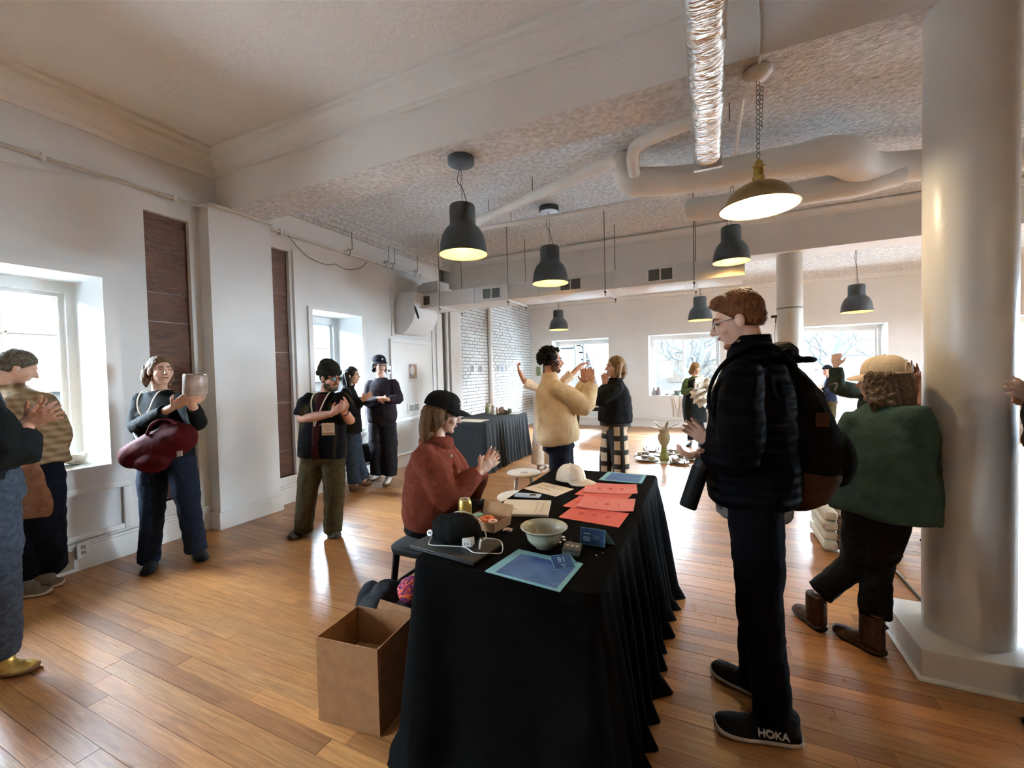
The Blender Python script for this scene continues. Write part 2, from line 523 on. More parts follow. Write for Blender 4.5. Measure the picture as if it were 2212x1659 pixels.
def cornice(name, a, b, inward, z, m, d=0.17, h=0.20):
    """stepped plaster moulding run from a to b, standing off the wall along 'inward'"""
    a, b, n = V((a[0], a[1], 0)), V((b[0], b[1], 0)), V((inward[0], inward[1], 0))
    prof = [(0, -h), (0.028, -h), (0.028, -h*0.78), (0.055, -h*0.70), (0.075, -h*0.42), (0.115, -h*0.30), (0.12, -h*0.16), (d, -h*0.10), (d, 0), (0, 0)]
    poly = [a + n * p + V((0, 0, z + q)) for p, q in prof]
    return struct(MB().prism(poly, b - a).build(name, m))
cornice('trim_1', (XL, YF), (XL, 2.80), (1, 0), ZC1, SMOOTH_C, 0.19, 0.24)
cornice('trim_2', (XL, 2.80), (XR, 2.80), (0, -1), ZC1, SMOOTH_C, 0.14, 0.22)
cornice('trim_3', (XL, 3.20), (XL, 7.15), (1, 0), ZC2, POP, 0.20, 0.16)
cornice('trim_4', (XL, 7.15), (XR, 7.15), (0, -1), ZC2, PAINT, 0.10, 0.12)
cornice('trim_5', (XB, YB), (XR, YB), (0, -1), ZC3, PAINT, 0.12, 0.10)

# -------- pilaster, pier, columns
pl = struct(MB().box((XL - 0.02, 2.62, 0.0), (-4.45, 3.28, ZB1)).build('pilaster', PAINT))
MB().box((-4.452, 2.60, 0.0), (-4.432, 3.30, 0.17)).build('skirting', PAINT_W, pl)
MB().box((XL - 0.02, 2.60, 0.0), (-4.452, 2.62, 0.17)).build('skirting', PAINT_W, pl)
struct(MB().box((XB - 0.05, 6.97, 0.0), (-4.50, 7.36, ZB2)).build('brick_pier', PAINT))
struct(MB().box((XL - 0.1, 6.62, 0.0), (XL + 0.035, 6.80, 2.62)).build('trim_6', PAINT_W))

def column(x, y, r, ztop, plinth=None):
    root = thing('column', None, None, (x, y, 0)); struct(root)
    b = MB(); n = 48
    b.lathe([(r, 0.0), (r, ztop - 0.26), (r, ztop)], (x, y, 0), n)
    b.build('shaft', COLP, root, smooth=True, angle=0.9)
    if plinth:
        h, s = plinth
        MB().box((x - s, y - s, 0), (x + s, y + s, h)).build('plinth', COLP, root, bevel=0.006)
        MB().box((x - s - 0.018, y - s - 0.018, 0), (x + s + 0.018, y + s + 0.018, 0.022)).build('shoe_moulding', PAINT_W, root, bevel=0.008)
    return root
COLP = mat('column_gloss_paint', (0.62, 0.59, 0.53), (0.68, 0.65, 0.59), rough=0.33, scale=2.0, bump=0.12, bscale=40)
column(1.145, 2.865, 0.166, ZB1, (0.15, 0.262))
c = column(1.04, 7.40, 0.165, ZB2)
MB().lathe([(0.166, 2.315), (0.1685, 2.318), (0.1685, 2.332), (0.166, 2.335)], (1.04, 7.40, 0), 40, caps=False).build('joint_ring', mat('joint_ring_grey', (0.2, 0.19, 0.18)), c)  # thin dark grey band round the slim shaft

# -------- baseboards
bb = struct(MB().box((XL, YF, 0), (XL + 0.022, 2.60, 0.19)).build('baseboard_left', PAINT_W))
MB().box((XL, 3.30, 0), (XL + 0.022, 6.62, 0.19)).build('baseboard_run', PAINT_W, bb)
MB().tube([(XL + 0.02, YF, 0.2), (XL + 0.02, 2.6, 0.2)], 0.016, 8).build('baseboard_cap', PAINT_W, bb, smooth=True)
MB().tube([(XL + 0.02, 3.3, 0.2), (XL + 0.02, 6.6, 0.2)], 0.016, 8).build('baseboard_cap', PAINT_W, bb, smooth=True)
bbk = struct(MB().box((XB, YB - 0.05, 0), (XR, YB, 0.17)).build('baseboard_back', PAINT_W))
MB().box((XB, YB - 0.075, 0.17), (XR, YB, 0.27)).build('baseboard_cover', PAINT_W, bbk, bevel=0.008)

# -------- rust-brown boards in the wall slots
def slot(n, u0, u1, z0, z1, seams):
    root = thing('wall_recess', 'recessed slot of rust-brown boards in the white wall, %s' % n, 'wall panel', (XL, (u0+u1)/2, z0), 'brown boarded wall slots')
    zs = [z0] + seams + [z1]
    for i in range(len(zs) - 1):
        MB().box((XL - 0.068, u0 + 0.001, zs[i] + 0.003), (XL - 0.05 + rnd.uniform(-0.004, 0.004), u1 - 0.001, zs[i+1] - 0.003)).build('board', RUSTWOOD, root)
    MB().box((XL - 0.06, u0 - 0.02, z0 - 0.035), (XL + 0.012, u1 + 0.02, z0)).build('ledge', PAINT_W, root)
slot('the wide one beside the pilaster', *P1, [0.95, 1.5, 2.05, 2.32])
slot('the narrow one beyond the pilaster', *P2, [0.62, 1.2, 1.8, 2.5])

# -------- windows
def window(n, axis, u0, u1, z0, z1, face, glass, label, mull=True, trim=0.0, sill=True, sgn=None):
    """deep white reveal is the wall itself; frame, sashes, panes and casing are built here"""
    s = sgn or (-1 if axis == 'x' else 1)           # direction outwards
    P = (lambda u, d, z: (d, u, z)) if axis == 'x' else (lambda u, d, z: (u, d, z))
    root = thing('window_%d' % n, label, None, P((u0+u1)/2, face, z0)); struct(root)
    def bx(name, ua, ub, da, db, za, zb, m=PAINT_G):
        a, b = P(ua, da, za), P(ub, db, zb)
        lo = tuple(min(p, q) for p, q in zip(a, b)); hi = tuple(max(p, q) for p, q in zip(a, b))
        return MB().box(lo, hi).build(name, m, root)
    g = glass; t = 0.055
    for (ua, ub, za, zb) in ((u0, u0+t, z0, z1), (u1-t, u1, z0, z1), (u0+t, u1-t, z0, z0+t), (u0+t, u1-t, z1-t*1.6, z1)):
        bx('frame_bar', ua, ub, g - 0.05, g + 0.05, za, zb)
    um = (u0 + u1) / 2
    parts = ((u0 + t, um), (um, u1 - t)) if mull else ((u0 + t, u1 - t),)
    for k, (a, b) in enumerate(parts):
        q = 0.032; d = g + (0.018 if k else -0.018)
        za, zb = z0 + t, z1 - t*1.6
        for (ua, ub, zc, zd) in ((a, a+q, za, zb), (b-q, b, za, zb), (a+q, b-q, za, za+q), (a+q, b-q, zb-q, zb)):
            bx('sash_bar', ua, ub, d - 0.016, d + 0.016, zc, zd)
        bx('pane', a + q, b - q, d - 0.002, d + 0.002, za + q, zb - q, GLASS)
    if sill:
        bx('sill', u0 - 0.0, u1 + 0.0, face - s*0.015, g - s*0.05, z0, z0 + 0.012, PAINT_G)
    if trim:
        w = trim
        for (ua, ub, za, zb) in ((u0-w, u0, z0, z1), (u1, u1+w, z0, z1), (u0-w, u1+w, z1, z1+w*0.7)):
            bx('casing', ua, ub, face, face - s*0.022, za, zb, PAINT_W)
    # daylight portal: guides sampling of the sky through this opening, gives off nothing itself
    ld = bpy.data.lights.new('window_portal', 'AREA'); ld.shape = 'RECTANGLE'; ld.size = (u1-u0); ld.size_y = (z1-z0)
    ld.cycles.is_portal = True
    lo = bpy.data.objects.new('window_portal', ld); col.objects.link(lo)
    lo.location = P(um, g + s*0.09, (z0+z1)/2)
    inw = V((-s, 0, 0)) if axis == 'x' else V((0, -s, 0))
    lo.rotation_euler = inw.to_track_quat('-Z', 'Z').to_euler()
    return root
window(1, 'x', *W0_ADDED, XL, -5.15, 'added deep white window on the left wall, unseen behind the camera', trim=0.06)  # unseen window, added to bring more daylight into the room
window(2, 'x', *W1, XL, -5.15, 'large deep white window at the left edge, over a bundle of cloth', mull=False, trim=0.10)
window(3, 'x', *W2, XL, -5.15, 'tall deep window with bluish white reveal behind the beanie man', mull=False, trim=0.06)
window(4, 'y', *W3, YB, 12.10, 'back window looking onto a fire escape')
window(5, 'y', *W4, YB, 12.10, 'back window with bare trees outside and a white sheet on the pane')
window(6, 'y', *W5, YB, 12.10, 'back window with an orange brick building outside')
window(7, 'y', *W6, YB, 12.10, 'back window hidden behind the near column')

window(8, 'x', *W8_ADDED, XR, XR + 0.5, 'added unseen window in the right wall, for daylight', sgn=1)  # invented opening, put in to brighten the room from the right
# panelled apron below the left window and ledge rails
ap = struct(thing('trim_7', 'panelled apron under the left window', None, (XL, 1.3, 0.3)))
MB().box((XL, YF + 1.0, 0.60), (XL + 0.035, 1.97, 0.655)).build('rail', PAINT_W, ap, bevel=0.008)
MB().box((XL, 1.91, 0.24), (XL + 0.03, 1.97, 0.60)).build('stile', PAINT_W, ap, bevel=0.006)
MB().box((XL, YF + 1.0, 0.24), (XL + 0.03, 1.91, 0.285)).build('rail', PAINT_W, ap, bevel=0.006)
MB().box((XL, 0.74, 0.655), (XL + 0.02, 1.94, 0.80)).build('fascia', PAINT, ap)
ap2 = struct(thing('trim_8', 'panelled apron under the second window', None, (XL, 4.4, 0.3)))
MB().box((XL, 3.80, 0.62), (XL + 0.04, 5.0, 0.67)).build('rail', PAINT_W, ap2, bevel=0.008)
MB().box((XL, 3.80, 0.2), (XL + 0.03, 3.86, 0.62)).build('stile', PAINT_W, ap2, bevel=0.006)
MB().box((XL, 4.88, 0.2), (XL + 0.03, 4.94, 0.62)).build('stile', PAINT_W, ap2, bevel=0.006)
MB().box((XL, 3.66, 0.2), (XL + 0.03, 3.74, 3.05)).build('stile', PAINT_W, ap2)

# -------- white brick wall beyond the pier
wb = struct(MB().box((-5.28, 6.80, -0.02), (XB - 0.006, YB, 3.9)).build('wall_brick', MORTAR))
bricks = []
zr = 0.0; row = 0
while zr < 3.36:
    yb = 6.80 - (0.108 if row % 2 else 0.0)
    while yb < YB:
        L = 0.205 if row % 6 != 5 else 0.098
        a, b = max(yb, 6.805), min(yb + L, YB - 0.003)
        yb += L + 0.011
        if b - a > 0.02 and not (6.97 < (a+b)/2 < 7.36): bricks.append((a, b, zr + 0.004, zr + 0.062, rnd.uniform(-0.004, 0.005)))
    zr += 0.0735; row += 1
vis = [k for k in bricks if k[2] > 0.75]
vis.sort(key=lambda k: k[0])
keep = set(vis[:300])
bmesh_cache = {}
rest = MB()
for k in bricks:
    a, b, z0, z1, dz = k
    if k in keep:
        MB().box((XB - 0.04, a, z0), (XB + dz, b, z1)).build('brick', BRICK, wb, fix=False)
    else:
        rest.box((XB - 0.04, a, z0), (XB + dz, b, z1))
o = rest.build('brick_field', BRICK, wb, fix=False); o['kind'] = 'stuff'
# -------- boarded panel with casing on the left wall
dp = struct(thing('door_1', 'white boarded panel door on the left wall', None, (XL, 5.95, 0.75)))
MB().box((XL, 5.42, 0.80), (XL + 0.018, 6.48, 2.02)).build('panel_board', PAINT_W, dp, bevel=0.003)
for lo, hi in (((5.36, 0.80), (5.42, 2.08)), ((6.48, 0.80), (6.55, 2.08)), ((5.42, 2.02), (6.48, 2.08))):
    MB().box((XL, lo[0], lo[1]), (XL + 0.032, hi[0], hi[1])).build('casing', PAINT_W, dp, bevel=0.004)
MB().box((XL, 5.25, 0.74), (XL + 0.05, 6.60, 0.80)).build('ledge', PAINT_W, dp, bevel=0.006)
MB().box((XL, 5.42, 2.12), (XL + 0.015, 6.48, 2.9)).build('panel_board', PAINT, dp, bevel=0.003)
# ================================================================== ceiling fixtures, ducts, pipes
DARKMETAL = mat('charcoal_lamp_metal', (0.030, 0.031, 0.029), (0.042, 0.043, 0.040), rough=0.55, scale=30, bump=0.05, bscale=200)
LAMPIN = mat('lamp_inner_enamel', (0.86, 0.66, 0.22), (0.90, 0.70, 0.26), rough=0.5, scale=5)
BULB = mat('warm_bulb', (1, 0.9, 0.7), emit=(1.0, 0.78, 0.36), estr=12.0)
BLACKCORD = mat('black_cord', (0.012, 0.012, 0.012), (0.02, 0.02, 0.02), rough=0.5)
CHAIN = mat('dull_chain_metal', (0.16, 0.15, 0.13), (0.22, 0.21, 0.18), rough=0.45, metal=0.8)
CANOPY_UNDER = mat('pale_canopy_plate', (0.55, 0.60, 0.66), (0.62, 0.66, 0.70), rough=0.35)

def link_chain(b, a, c, n, r=0.008, t=0.0018):
    a, c = V(a), V(c); d = (c - a) / n; L = d.length
    dn = d.normalized(); s1 = dn.orthogonal().normalized(); s2 = dn.cross(s1)
    for i in range(n):
        o = a + d * (i + 0.5); s = s1 if i % 2 else s2
        pts = [o + dn * (L*0.62*math.cos(q)) + s * (r*math.sin(q)) for q in [2*math.pi*k/8 for k in range(8)]]
        b.tube(pts, t, 5, closed=True)

def warm_light(name, loc, watts, parent, color=(1.0, 0.74, 0.38), r=0.03):
    ld = bpy.data.lights.new(name, 'POINT'); ld.energy = watts; ld.color = color; ld.shadow_soft_size = r
    lo = bpy.data.objects.new(name, ld); col.objects.link(lo); lo.location = loc
    lo.parent = parent; lo.matrix_parent_inverse = parent_inv(parent)

def pendant(x, y, zrim, ztop, dia, label, watts, under=None, wobble=0.02):
    root = thing('pendant_lamp', label, 'lamp', (x, y, zrim), 'charcoal dome pendant lamps')
    R = dia / 2; H = dia * 1.02
    shp = [(1.0, 0.0), (0.985, 0.06), (0.95, 0.22), (0.87, 0.37), (0.74, 0.49), (0.60, 0.56), (0.545, 0.60), (0.535, 0.66), (0.535, 0.93), (0.525, 0.97), (0.49, 0.995), (0.05, 1.0)]
    out = [(R*a, zrim + H*b) for a, b in shp]
    MB().lathe(out, (x, y, 0), 36, caps=False).build('shade', DARKMETAL, root, smooth=True, angle=0.7)
    inn = [(R*(a - 0.012) if a > 0.1 else 0.001, zrim + H*b*0.985) for a, b in shp[:7]] + [(R*0.05, zrim + H*0.6)]
    MB().lathe(inn[::-1], (x, y, 0), 36, caps=False).build('shade_lining', LAMPIN, root, smooth=True)
    MB().lathe([(R*0.988, zrim + 0.001), (R*1.003, zrim - 0.003), (R*1.012, zrim + 0.002), (R*1.0, zrim + 0.006)], (x, y, 0), 36, caps=False).build('rim', DARKMETAL, root, smooth=True)
    MB().ell((x, y, zrim + H*0.42), (0.045, 0.045, 0.055)).build('bulb', BULB, root, smooth=True)
    MB().tube([(x, y, zrim + H*0.48), (x, y, zrim + H*0.62)], 0.02, 12, flat=True).build('socket', DARKMETAL, root)
    ch = 0.05 * dia / 0.38; cr_ = 0.105 * dia / 0.38
    MB().lathe([(0.001, ztop), (cr_, ztop), (cr_, ztop - ch*0.9), (cr_*0.93, ztop - ch), (0.001, ztop - ch)], (x, y, 0), 30).build('ceiling_canopy', DARKMETAL, root, smooth=True, angle=0.6)
    if under:
        MB().lathe([(0.001, ztop - ch), (cr_*0.9, ztop - ch - 0.001), (cr_*0.9, ztop - ch - 0.003), (0.001, ztop - ch - 0.003)], (x, y, 0), 30).build('canopy_plate', under, root)
    za, zb = ztop - ch, zrim + H
    b = MB(); link_chain(b, (x, y, za), (x, y, zb), max(4, int((za - zb) / 0.026))); b.build('chain', CHAIN, root)
    MB().tube([(x, y, za), (x - wobble*2, y, za - (za-zb)*0.35), (x + wobble*0.4, y, za - (za-zb)*0.6), (x + wobble*2.4, y, zb - 0.004)], 0.0032, 6, sub=6).build('cord', BLACKCORD, root, smooth=True)
    warm_light('bulb_light', (x, y, zrim + H*0.25), watts, root)
    return root
PW1 = 2.6
pendant(-1.80, 3.01, 2.455, ZB1, 0.385, 'large dark dome lamp nearest, hung from the front beam', PW1)
pendant(-1.885, 5.32, 2.64, ZC2, 0.465, 'dark dome lamp over the cream-jacketed man, with a pale canopy plate', PW1*1.3, CANOPY_UNDER)
pendant(0.215, 5.45, 2.675, ZC2, 0.385, 'dark dome lamp just below the brass lamp', PW1*1.3, None, -0.02)
pendant(-2.78, 8.28, 2.33, ZC3, 0.385, 'small far dark dome lamp left of the middle back window', PW1, None, 0.005)
pendant(-0.17, 8.25, 2.33, ZC3, 0.40, 'far dark dome lamp beside the tall man\'s forehead', PW1, None, 0.005)
pendant(2.04, 8.28, 2.30, ZC3, 0.41, 'dark dome lamp hanging right of the slim far column', PW1, CANOPY_UNDER, 0.01)

# brass dish lamp
BRASS = mat('aged_brass', srgb(120, 92, 52), srgb(150, 118, 70), rough=0.38, scale=9, metal=0.75)
CREAM_EN = mat('cream_enamel', (0.50, 0.38, 0.20), (0.54, 0.41, 0.23), rough=0.4)
def brass_lamp(x, y, zrim, ztop, label, watts):
    root = thing('pendant_lamp', label, 'lamp', (x, y, zrim))
    R = 0.21; H = 0.145
    shp = [(1.0, 0.0), (0.985, 0.05), (0.90, 0.13), (0.86, 0.20), (0.80, 0.42), (0.66, 0.68), (0.46, 0.86), (0.26, 0.96), (0.14, 1.0)]
    MB().lathe([(R*a, zrim + H*b) for a, b in shp], (x, y, 0), 40, caps=False).build('shade', BRASS, root, smooth=True)
    MB().lathe([(R*(a-0.012), zrim + H*b - 0.003) for a, b in shp][::-1], (x, y, 0), 40, caps=False).build('shade_lining', CREAM_EN, root, smooth=True)
    MB().tube([(x + R*math.cos(q), y + R*math.sin(q), zrim) for q in [2*math.pi*k/40 for k in range(40)]], 0.0035, 6, closed=True).build('rim', BRASS, root, smooth=True)
    z = zrim + H
    MB().lathe([(0.034, z - 0.01), (0.034, z + 0.03), (0.028, z + 0.034), (0.028, z + 0.075), (0.036, z + 0.08), (0.036, z + 0.09), (0.026, z + 0.096), (0.02, z + 0.12), (0.008, z + 0.13), (0.004, z + 0.14)], (x, y, 0), 24).build('cap', mat('yellow_brass', srgb(132, 108, 42), srgb(160, 132, 60), rough=0.35, metal=0.6), root, smooth=True, angle=0.6)
    MB().tube([(x, y, z - 0.01), (x, y, z - 0.055)], 0.022, 14, flat=True).build('socket', PAINT_W, root)
    MB().ell((x, y, z - 0.085), (0.05, 0.05, 0.042)).build('bulb', mat('bright_bulb', (1, 0.95, 0.85), emit=(1.0, 0.88, 0.66), estr=25.0), root, smooth=True)
    b = MB(); link_chain(b, (x, y, z + 0.14), (x, y, ztop - 0.06), 16, r=0.012, t=0.0024); b.build('chain', CHAIN, root)
    b = MB(); link_chain(b, (x + 0.012, y, z + 0.3), (x + 0.02, y, ztop - 0.10), 10, r=0.012, t=0.0022); b.build('slack_chain', CHAIN, root)
    MB().lathe([(0.075, ztop), (0.078, ztop - 0.02), (0.055, ztop - 0.045), (0.018, ztop - 0.06), (0.004, ztop - 0.062)], (x, y, 0), 26).build('ceiling_canopy', PAINT_W, root, smooth=True)
    warm_light('bulb_light', (x, y, zrim - 0.01), watts, root, (1.0, 0.78, 0.48), 0.045)
    return root
brass_lamp(0.262, 2.93, 2.43, ZB1, 'brass dish lamp with a bright bulb on a chain', 6.5)
brass_lamp(2.35, 0.45, 2.43, ZC1, 'added second brass dish lamp, unseen beyond the right edge', 6.0)  # unseen extra lamp, added for its warm light on the room
MB().tube([(0.262, 2.84, ZB1 - 0.012), (0.262, 2.788, ZB1 + 0.02), (0.26, 2.788, 3.4), (0.255, 2.788, ZC1 - 0.2)], 0.008, 6, sub=4).build('lamp_wire', PAINT_W, None, smooth=True)
tag(bpy.data.objects['lamp_wire'], 'white wire clipped to the beam above the brass lamp', 'wire')

# -------- silver foil duct running over the camera
FOIL = mat('crinkled_foil', (0.78, 0.74, 0.70), (0.86, 0.84, 0.80), rough=0.26, scale=6, metal=0.9)
_n, _l, _p = nodes_of(FOIL)
_t = _n.new('ShaderNodeTexCoord'); _mp = _n.new('ShaderNodeMapping'); _mp.inputs['Scale'].default_value = (7, 22, 7); _mp.inputs['Rotation'].default_value = (0, 0, 0.5)
_nz = _n.new('ShaderNodeTexNoise'); _nz.inputs['Scale'].default_value = 1.0; _nz.inputs['Detail'].default_value = 3; _nz.inputs['Distortion'].default_value = 1.2
_b = _n.new('ShaderNodeBump'); _b.inputs['Strength'].default_value = 0.9; _b.inputs['Distance'].default_value = 0.03
_l.new(_t.outputs['Object'], _mp.inputs['Vector']); _l.new(_mp.outputs['Vector'], _nz.inputs['Vector']); _l.new(_nz.outputs['Fac'], _b.inputs['Height']); _l.new(_b.outputs['Normal'], _p.inputs['Normal'])
fd = thing('foil_duct', 'crinkled silver foil duct running under the ceiling beam', 'duct', (0, 2.5, 3.1))
rings = []
rr = random.Random(5)
NS = 150
for i in range(NS + 1):
    yy = -3.0 + (3.62 + 3.0) * i / NS
    pts = []
    for j in range(28):
        a = 2*math.pi*j/28
        sx = abs(math.cos(a)) ** 0.6 * math.copysign(1, math.cos(a)); sz = abs(math.sin(a)) ** 0.6 * math.copysign(1, math.sin(a))
        crk = 0.006 * noise.noise(V((a*1.2, yy*6 + 2.0*math.sin(a), 1.3))) + 0.003 * math.sin(yy*42 + a*3 + 2*noise.noise(V((yy*2, a, 0))))
        pts.append(V((-0.008 + sx*(0.088 + crk), yy, 3.096 + sz*(0.086 + crk))))
    rings.append(pts)
MB().ring_loft(rings).build('foil_wrap', FOIL, fd, smooth=True)
MB().box((-0.105, 3.60, 2.995), (0.09, 3.64, 3.20)).build('end_collar', mat('galvanised_steel', (0.45, 0.45, 0.44), (0.58, 0.58, 0.57), rough=0.4, metal=0.8), fd, bevel=0.004)

# -------- insulated pipes of the middle bay
PIPE = mat('white_pipe_wrap', (0.70, 0.68, 0.63), (0.77, 0.75, 0.70), rough=0.55, scale=6, bump=0.5, bscale=14)
IP = thing('insulated_pipe', 'thick white wrapped pipes with a bulging joint under the middle ceiling', 'pipe', (0, 4.7, 3.3), 'white pipes under the middle ceiling')
def pipe(name, label, path, rad, sub=6, n=20, m=PIPE):
    if label is None:
        return MB().tube(path, rad, n, sub=sub, flat=True).build(name, m, IP, smooth=True, angle=0.9)
    o = MB().tube(path, rad, n, sub=sub, flat=True).build(name, m, None, smooth=True, angle=0.9)
    return tag(o, label, 'pipe', 'white pipes under the middle ceiling')
pipe('main_run', None,
     [(-0.76, 4.36, 3.60), (-0.765, 4.36, 3.48), (-0.72, 4.38, 3.36), (-0.58, 4.42, 3.325), (-0.13, 4.60, 3.34), (0.41, 4.62, 3.345), (0.70, 4.66, 3.35), (0.92, 4.68, 3.35), (1.12, 4.80, 3.34), (1.36, 5.1, 3.31), (1.85, 5.30, 3.33), (3.2, 5.6, 3.33)],
     [0.075, 0.08, 0.125, 0.135, 0.128, 0.128, 0.13, 0.155, 0.165, 0.15, 0.135, 0.135])
pipe('capped_run', None,
     [(-0.20, 4.98, 3.17), (-0.15, 4.98, 3.17), (0.12, 5.02, 3.17), (0.85, 5.05, 3.18), (1.25, 5.10, 3.2), (1.6, 5.2, 3.26)], [0.10, 0.115, 0.115, 0.115, 0.125, 0.11])
pipe('sprinkler_pipe', 'white pipe running diagonally back to the left wall', [(-0.80, 4.02, 3.41), (-1.7, 4.40, 3.41), (-2.66, 4.80, 3.41)], 0.055, 3)
pipe('branch_run', None, [(0.05, 3.80, 3.50), (-0.30, 3.90, 3.50), (-0.56, 4.02, 3.50), (-0.635, 4.12, 3.46), (-0.65, 4.30, 3.36)], 0.058, 5)
pipe('conduit_pipe', 'thin white conduit strung across in front of a lamp cord', [(-2.78, 5.02, 3.40), (-1.0, 5.08, 3.40), (0.2, 5.0, 3.41), (0.8, 5.0, 3.41)], 0.026, 3, 12)
pipe('thin_pipe', 'thin white pipe running forward beside the foil duct', [(0.22, 3.22, 3.36), (0.215, 4.5, 3.42)], 0.013, 2, 8)
for x, y, lb in ((-2.45, 4.72, 'short rod holding the left end of the diagonal pipe'), (-2.30, 5.04, 'short rod holding the left end of the thin conduit'), (-1.75, 4.42, 'short rod midway along the diagonal pipe'), (0.15, 3.86, 'short rod over the pipe behind the foil duct')):
    tag(MB().tube([(x, y, 3.43), (x, y, ZC2)], 0.005, 6).build('hanger_rod', CHAIN), lb, 'rod', 'pipe hanger rods')

# -------- conduit and wires along the left wall
WC = thing('wall_conduit', 'white conduit running high along the left wall', 'pipe', (XL, 3, 3.2))
MB().tube([(XL + 0.03, YF + 0.1, 3.21), (XL + 0.03, 2.60, 3.215), (-4.42, 2.64, 3.215), (-4.42, 3.27, 3.215), (XL + 0.03, 3.32, 3.215), (XL + 0.03, 6.45, 3.20)], 0.017, 8).build('tube', PIPE, WC, smooth=True)
for yy in (-1.5, 0.6, 1.52, 2.4, 3.5, 4.5, 5.3, 6.2):
    MB().box((XL, yy - 0.012, 3.185), (XL + 0.052, yy + 0.012, 3.24)).build('clip', PAINT_W, WC)
(MB().tube([(XL + 0.03, 0.2, 3.20), (XL + 0.035, 1.1, 3.08), (XL + 0.03, 1.75, 3.16), (XL + 0.03, 2.0, 3.24), (XL + 0.03, 2.4, 3.18), (-4.41, 2.66, 3.19)], 0.007, 6, sub=6).build('drooping_cable', PIPE, WC, smooth=True))
(MB().tube([(XL + 0.035, 3.60, 3.19), (XL + 0.03, 3.85, 3.02), (XL + 0.03, 4.15, 2.97), (XL + 0.03, 4.3, 3.01), (XL + 0.03, 4.5, 2.98), (XL + 0.03, 4.75, 3.05), (XL + 0.03, 4.9, 3.17)], 0.005, 6, sub=6).build('sagging_wire', CHAIN, WC, smooth=True))
for yy, lb in ((4.55, 'conduit hanger rod nearest the pilaster, above the second window'), (5.30, 'left of the two conduit hangers standing close together'), (5.44, 'right of the two conduit hangers standing close together'), (6.02, 'conduit hanger rod nearest the air duct')):
    r_ = thing('conduit_hanger', lb, 'hanger', (XL + 0.12, yy, 3.2), 'conduit hangers on the left wall')
    MB().tube([(XL + 0.10, yy, 3.26), (XL + 0.10, yy, 3.50)], 0.005, 6).build('rod', CHAIN, r_)
    MB().tube([(XL + 0.03 + 0.035*math.cos(q), yy, 3.23 + 0.045*math.sin(q)) for q in [2*math.pi*k/12 for k in range(12)]], 0.005, 6, closed=True).build('loop', CHAIN, r_, smooth=True)
    MB().tube([(XL + 0.06, yy, 3.25), (XL + 0.10, yy, 3.27)], 0.005, 6).build('hook', CHAIN, r_)
# -------- rectangular air duct across the room
DUCT = mat('painted_duct', (0.66, 0.66, 0.65), (0.72, 0.72, 0.71), rough=0.45, scale=4, bump=0.1, bscale=20)
GRILLE = mat('dark_grille', (0.06, 0.058, 0.05), (0.09, 0.088, 0.08), rough=0.6)
du = thing('air_duct', 'long white rectangular air duct hung across the room', 'duct', (-2, 6.0, 2.57))
DY0, DY1, DZ0, DZ1 = 5.75, 6.36, 2.57, 2.80
xs = [-4.45, -3.83, -3.28, -2.25, -1.15, -0.30, 0.37]
for i in range(len(xs) - 1):
    MB().box((xs[i] + 0.002, DY0, DZ0), (xs[i+1] - 0.002, DY1, DZ1)).build('duct_section', DUCT, du, bevel=0.004)
    if i: MB().box((xs[i] - 0.012, DY0 - 0.008, DZ0 - 0.008), (xs[i] + 0.012, DY1 + 0.008, DZ1 + 0.008)).build('joint_flange', DUCT, du)
for px in (913, 1062, 1233, 1427):
    xg = onY(px, 640, DY0).x
    g = MB().box((xg - 0.165, DY0 - 0.012, DZ0 + 0.03), (xg + 0.165, DY0, DZ1 - 0.03)).build('register', PAINT_W, du)
    for s in (-1, 1):
        k = MB()
        MB().box((xg + s*0.076 - 0.066, DY0 - 0.014, DZ0 + 0.045), (xg + s*0.076 + 0.066, DY0 - 0.006, DZ1 - 0.045)).build('grille', GRILLE, g)
# elbow down at the left end
arc = [(-4.45, DZ1), (-4.52, DZ1 - 0.02), (-4.575, DZ1 - 0.08), (-4.595, DZ1 - 0.2), (-4.595, DZ0 - 0.40), (-4.46, DZ0 - 0.42), (-4.36, DZ0 - 0.36), (-4.25, DZ0 - 0.24), (-4.20, DZ0 - 0.1), (-4.20, DZ0 + 0.0), (-4.20, DZ1)]
MB().prism([(a, 5.50, z) for a, z in arc], (0, 0.62, 0)).build('elbow', DUCT, du, bevel=0.008)
MB().prism([(-4.52, 6.0, DZ1), (-4.52, 6.0, 2.98), (-4.40, 6.0, 3.04), (-4.10, 6.0, 3.05), (-4.10, 6.0, DZ1)], (0, 0.34, 0)).build('riser', DUCT, du, bevel=0.006)
for px in (950, 1098, 1308, 1500):
    xg = onY(px, 655, DY0 - 0.03).x
    h = thing('duct_hanger', 'trapeze hanger of two thin rods and a bar under the air duct, at x %.0f' % 0, 'hanger', (xg, 6, DZ0), 'air duct hangers')
    h['label'] = {950: 'rod-and-bar hanger under the air duct nearest the left wall', 1098: 'second rod-and-bar hanger of the air duct from the left', 1308: 'third rod-and-bar hanger of the air duct from the left', 1500: 'rod-and-bar hanger nearest the open end of the air duct'}[px]
    for yy in (DY0 - 0.03, DY1 + 0.03):
        MB().tube([(xg, yy, DZ0 - 0.09), (xg, yy, ZC2)], 0.006, 6).build('rod', CHAIN, h)
        MB().box((xg - 0.012, yy - 0.012, DZ0 - 0.05), (xg + 0.012, yy + 0.012, DZ0 - 0.02)).build('nut', DARKMETAL, h)
    MB().box((xg - 0.014, DY0 - 0.05, DZ0 - 0.03), (xg + 0.014, DY1 + 0.05, DZ0 - 0.004)).build('bar', DUCT, h)
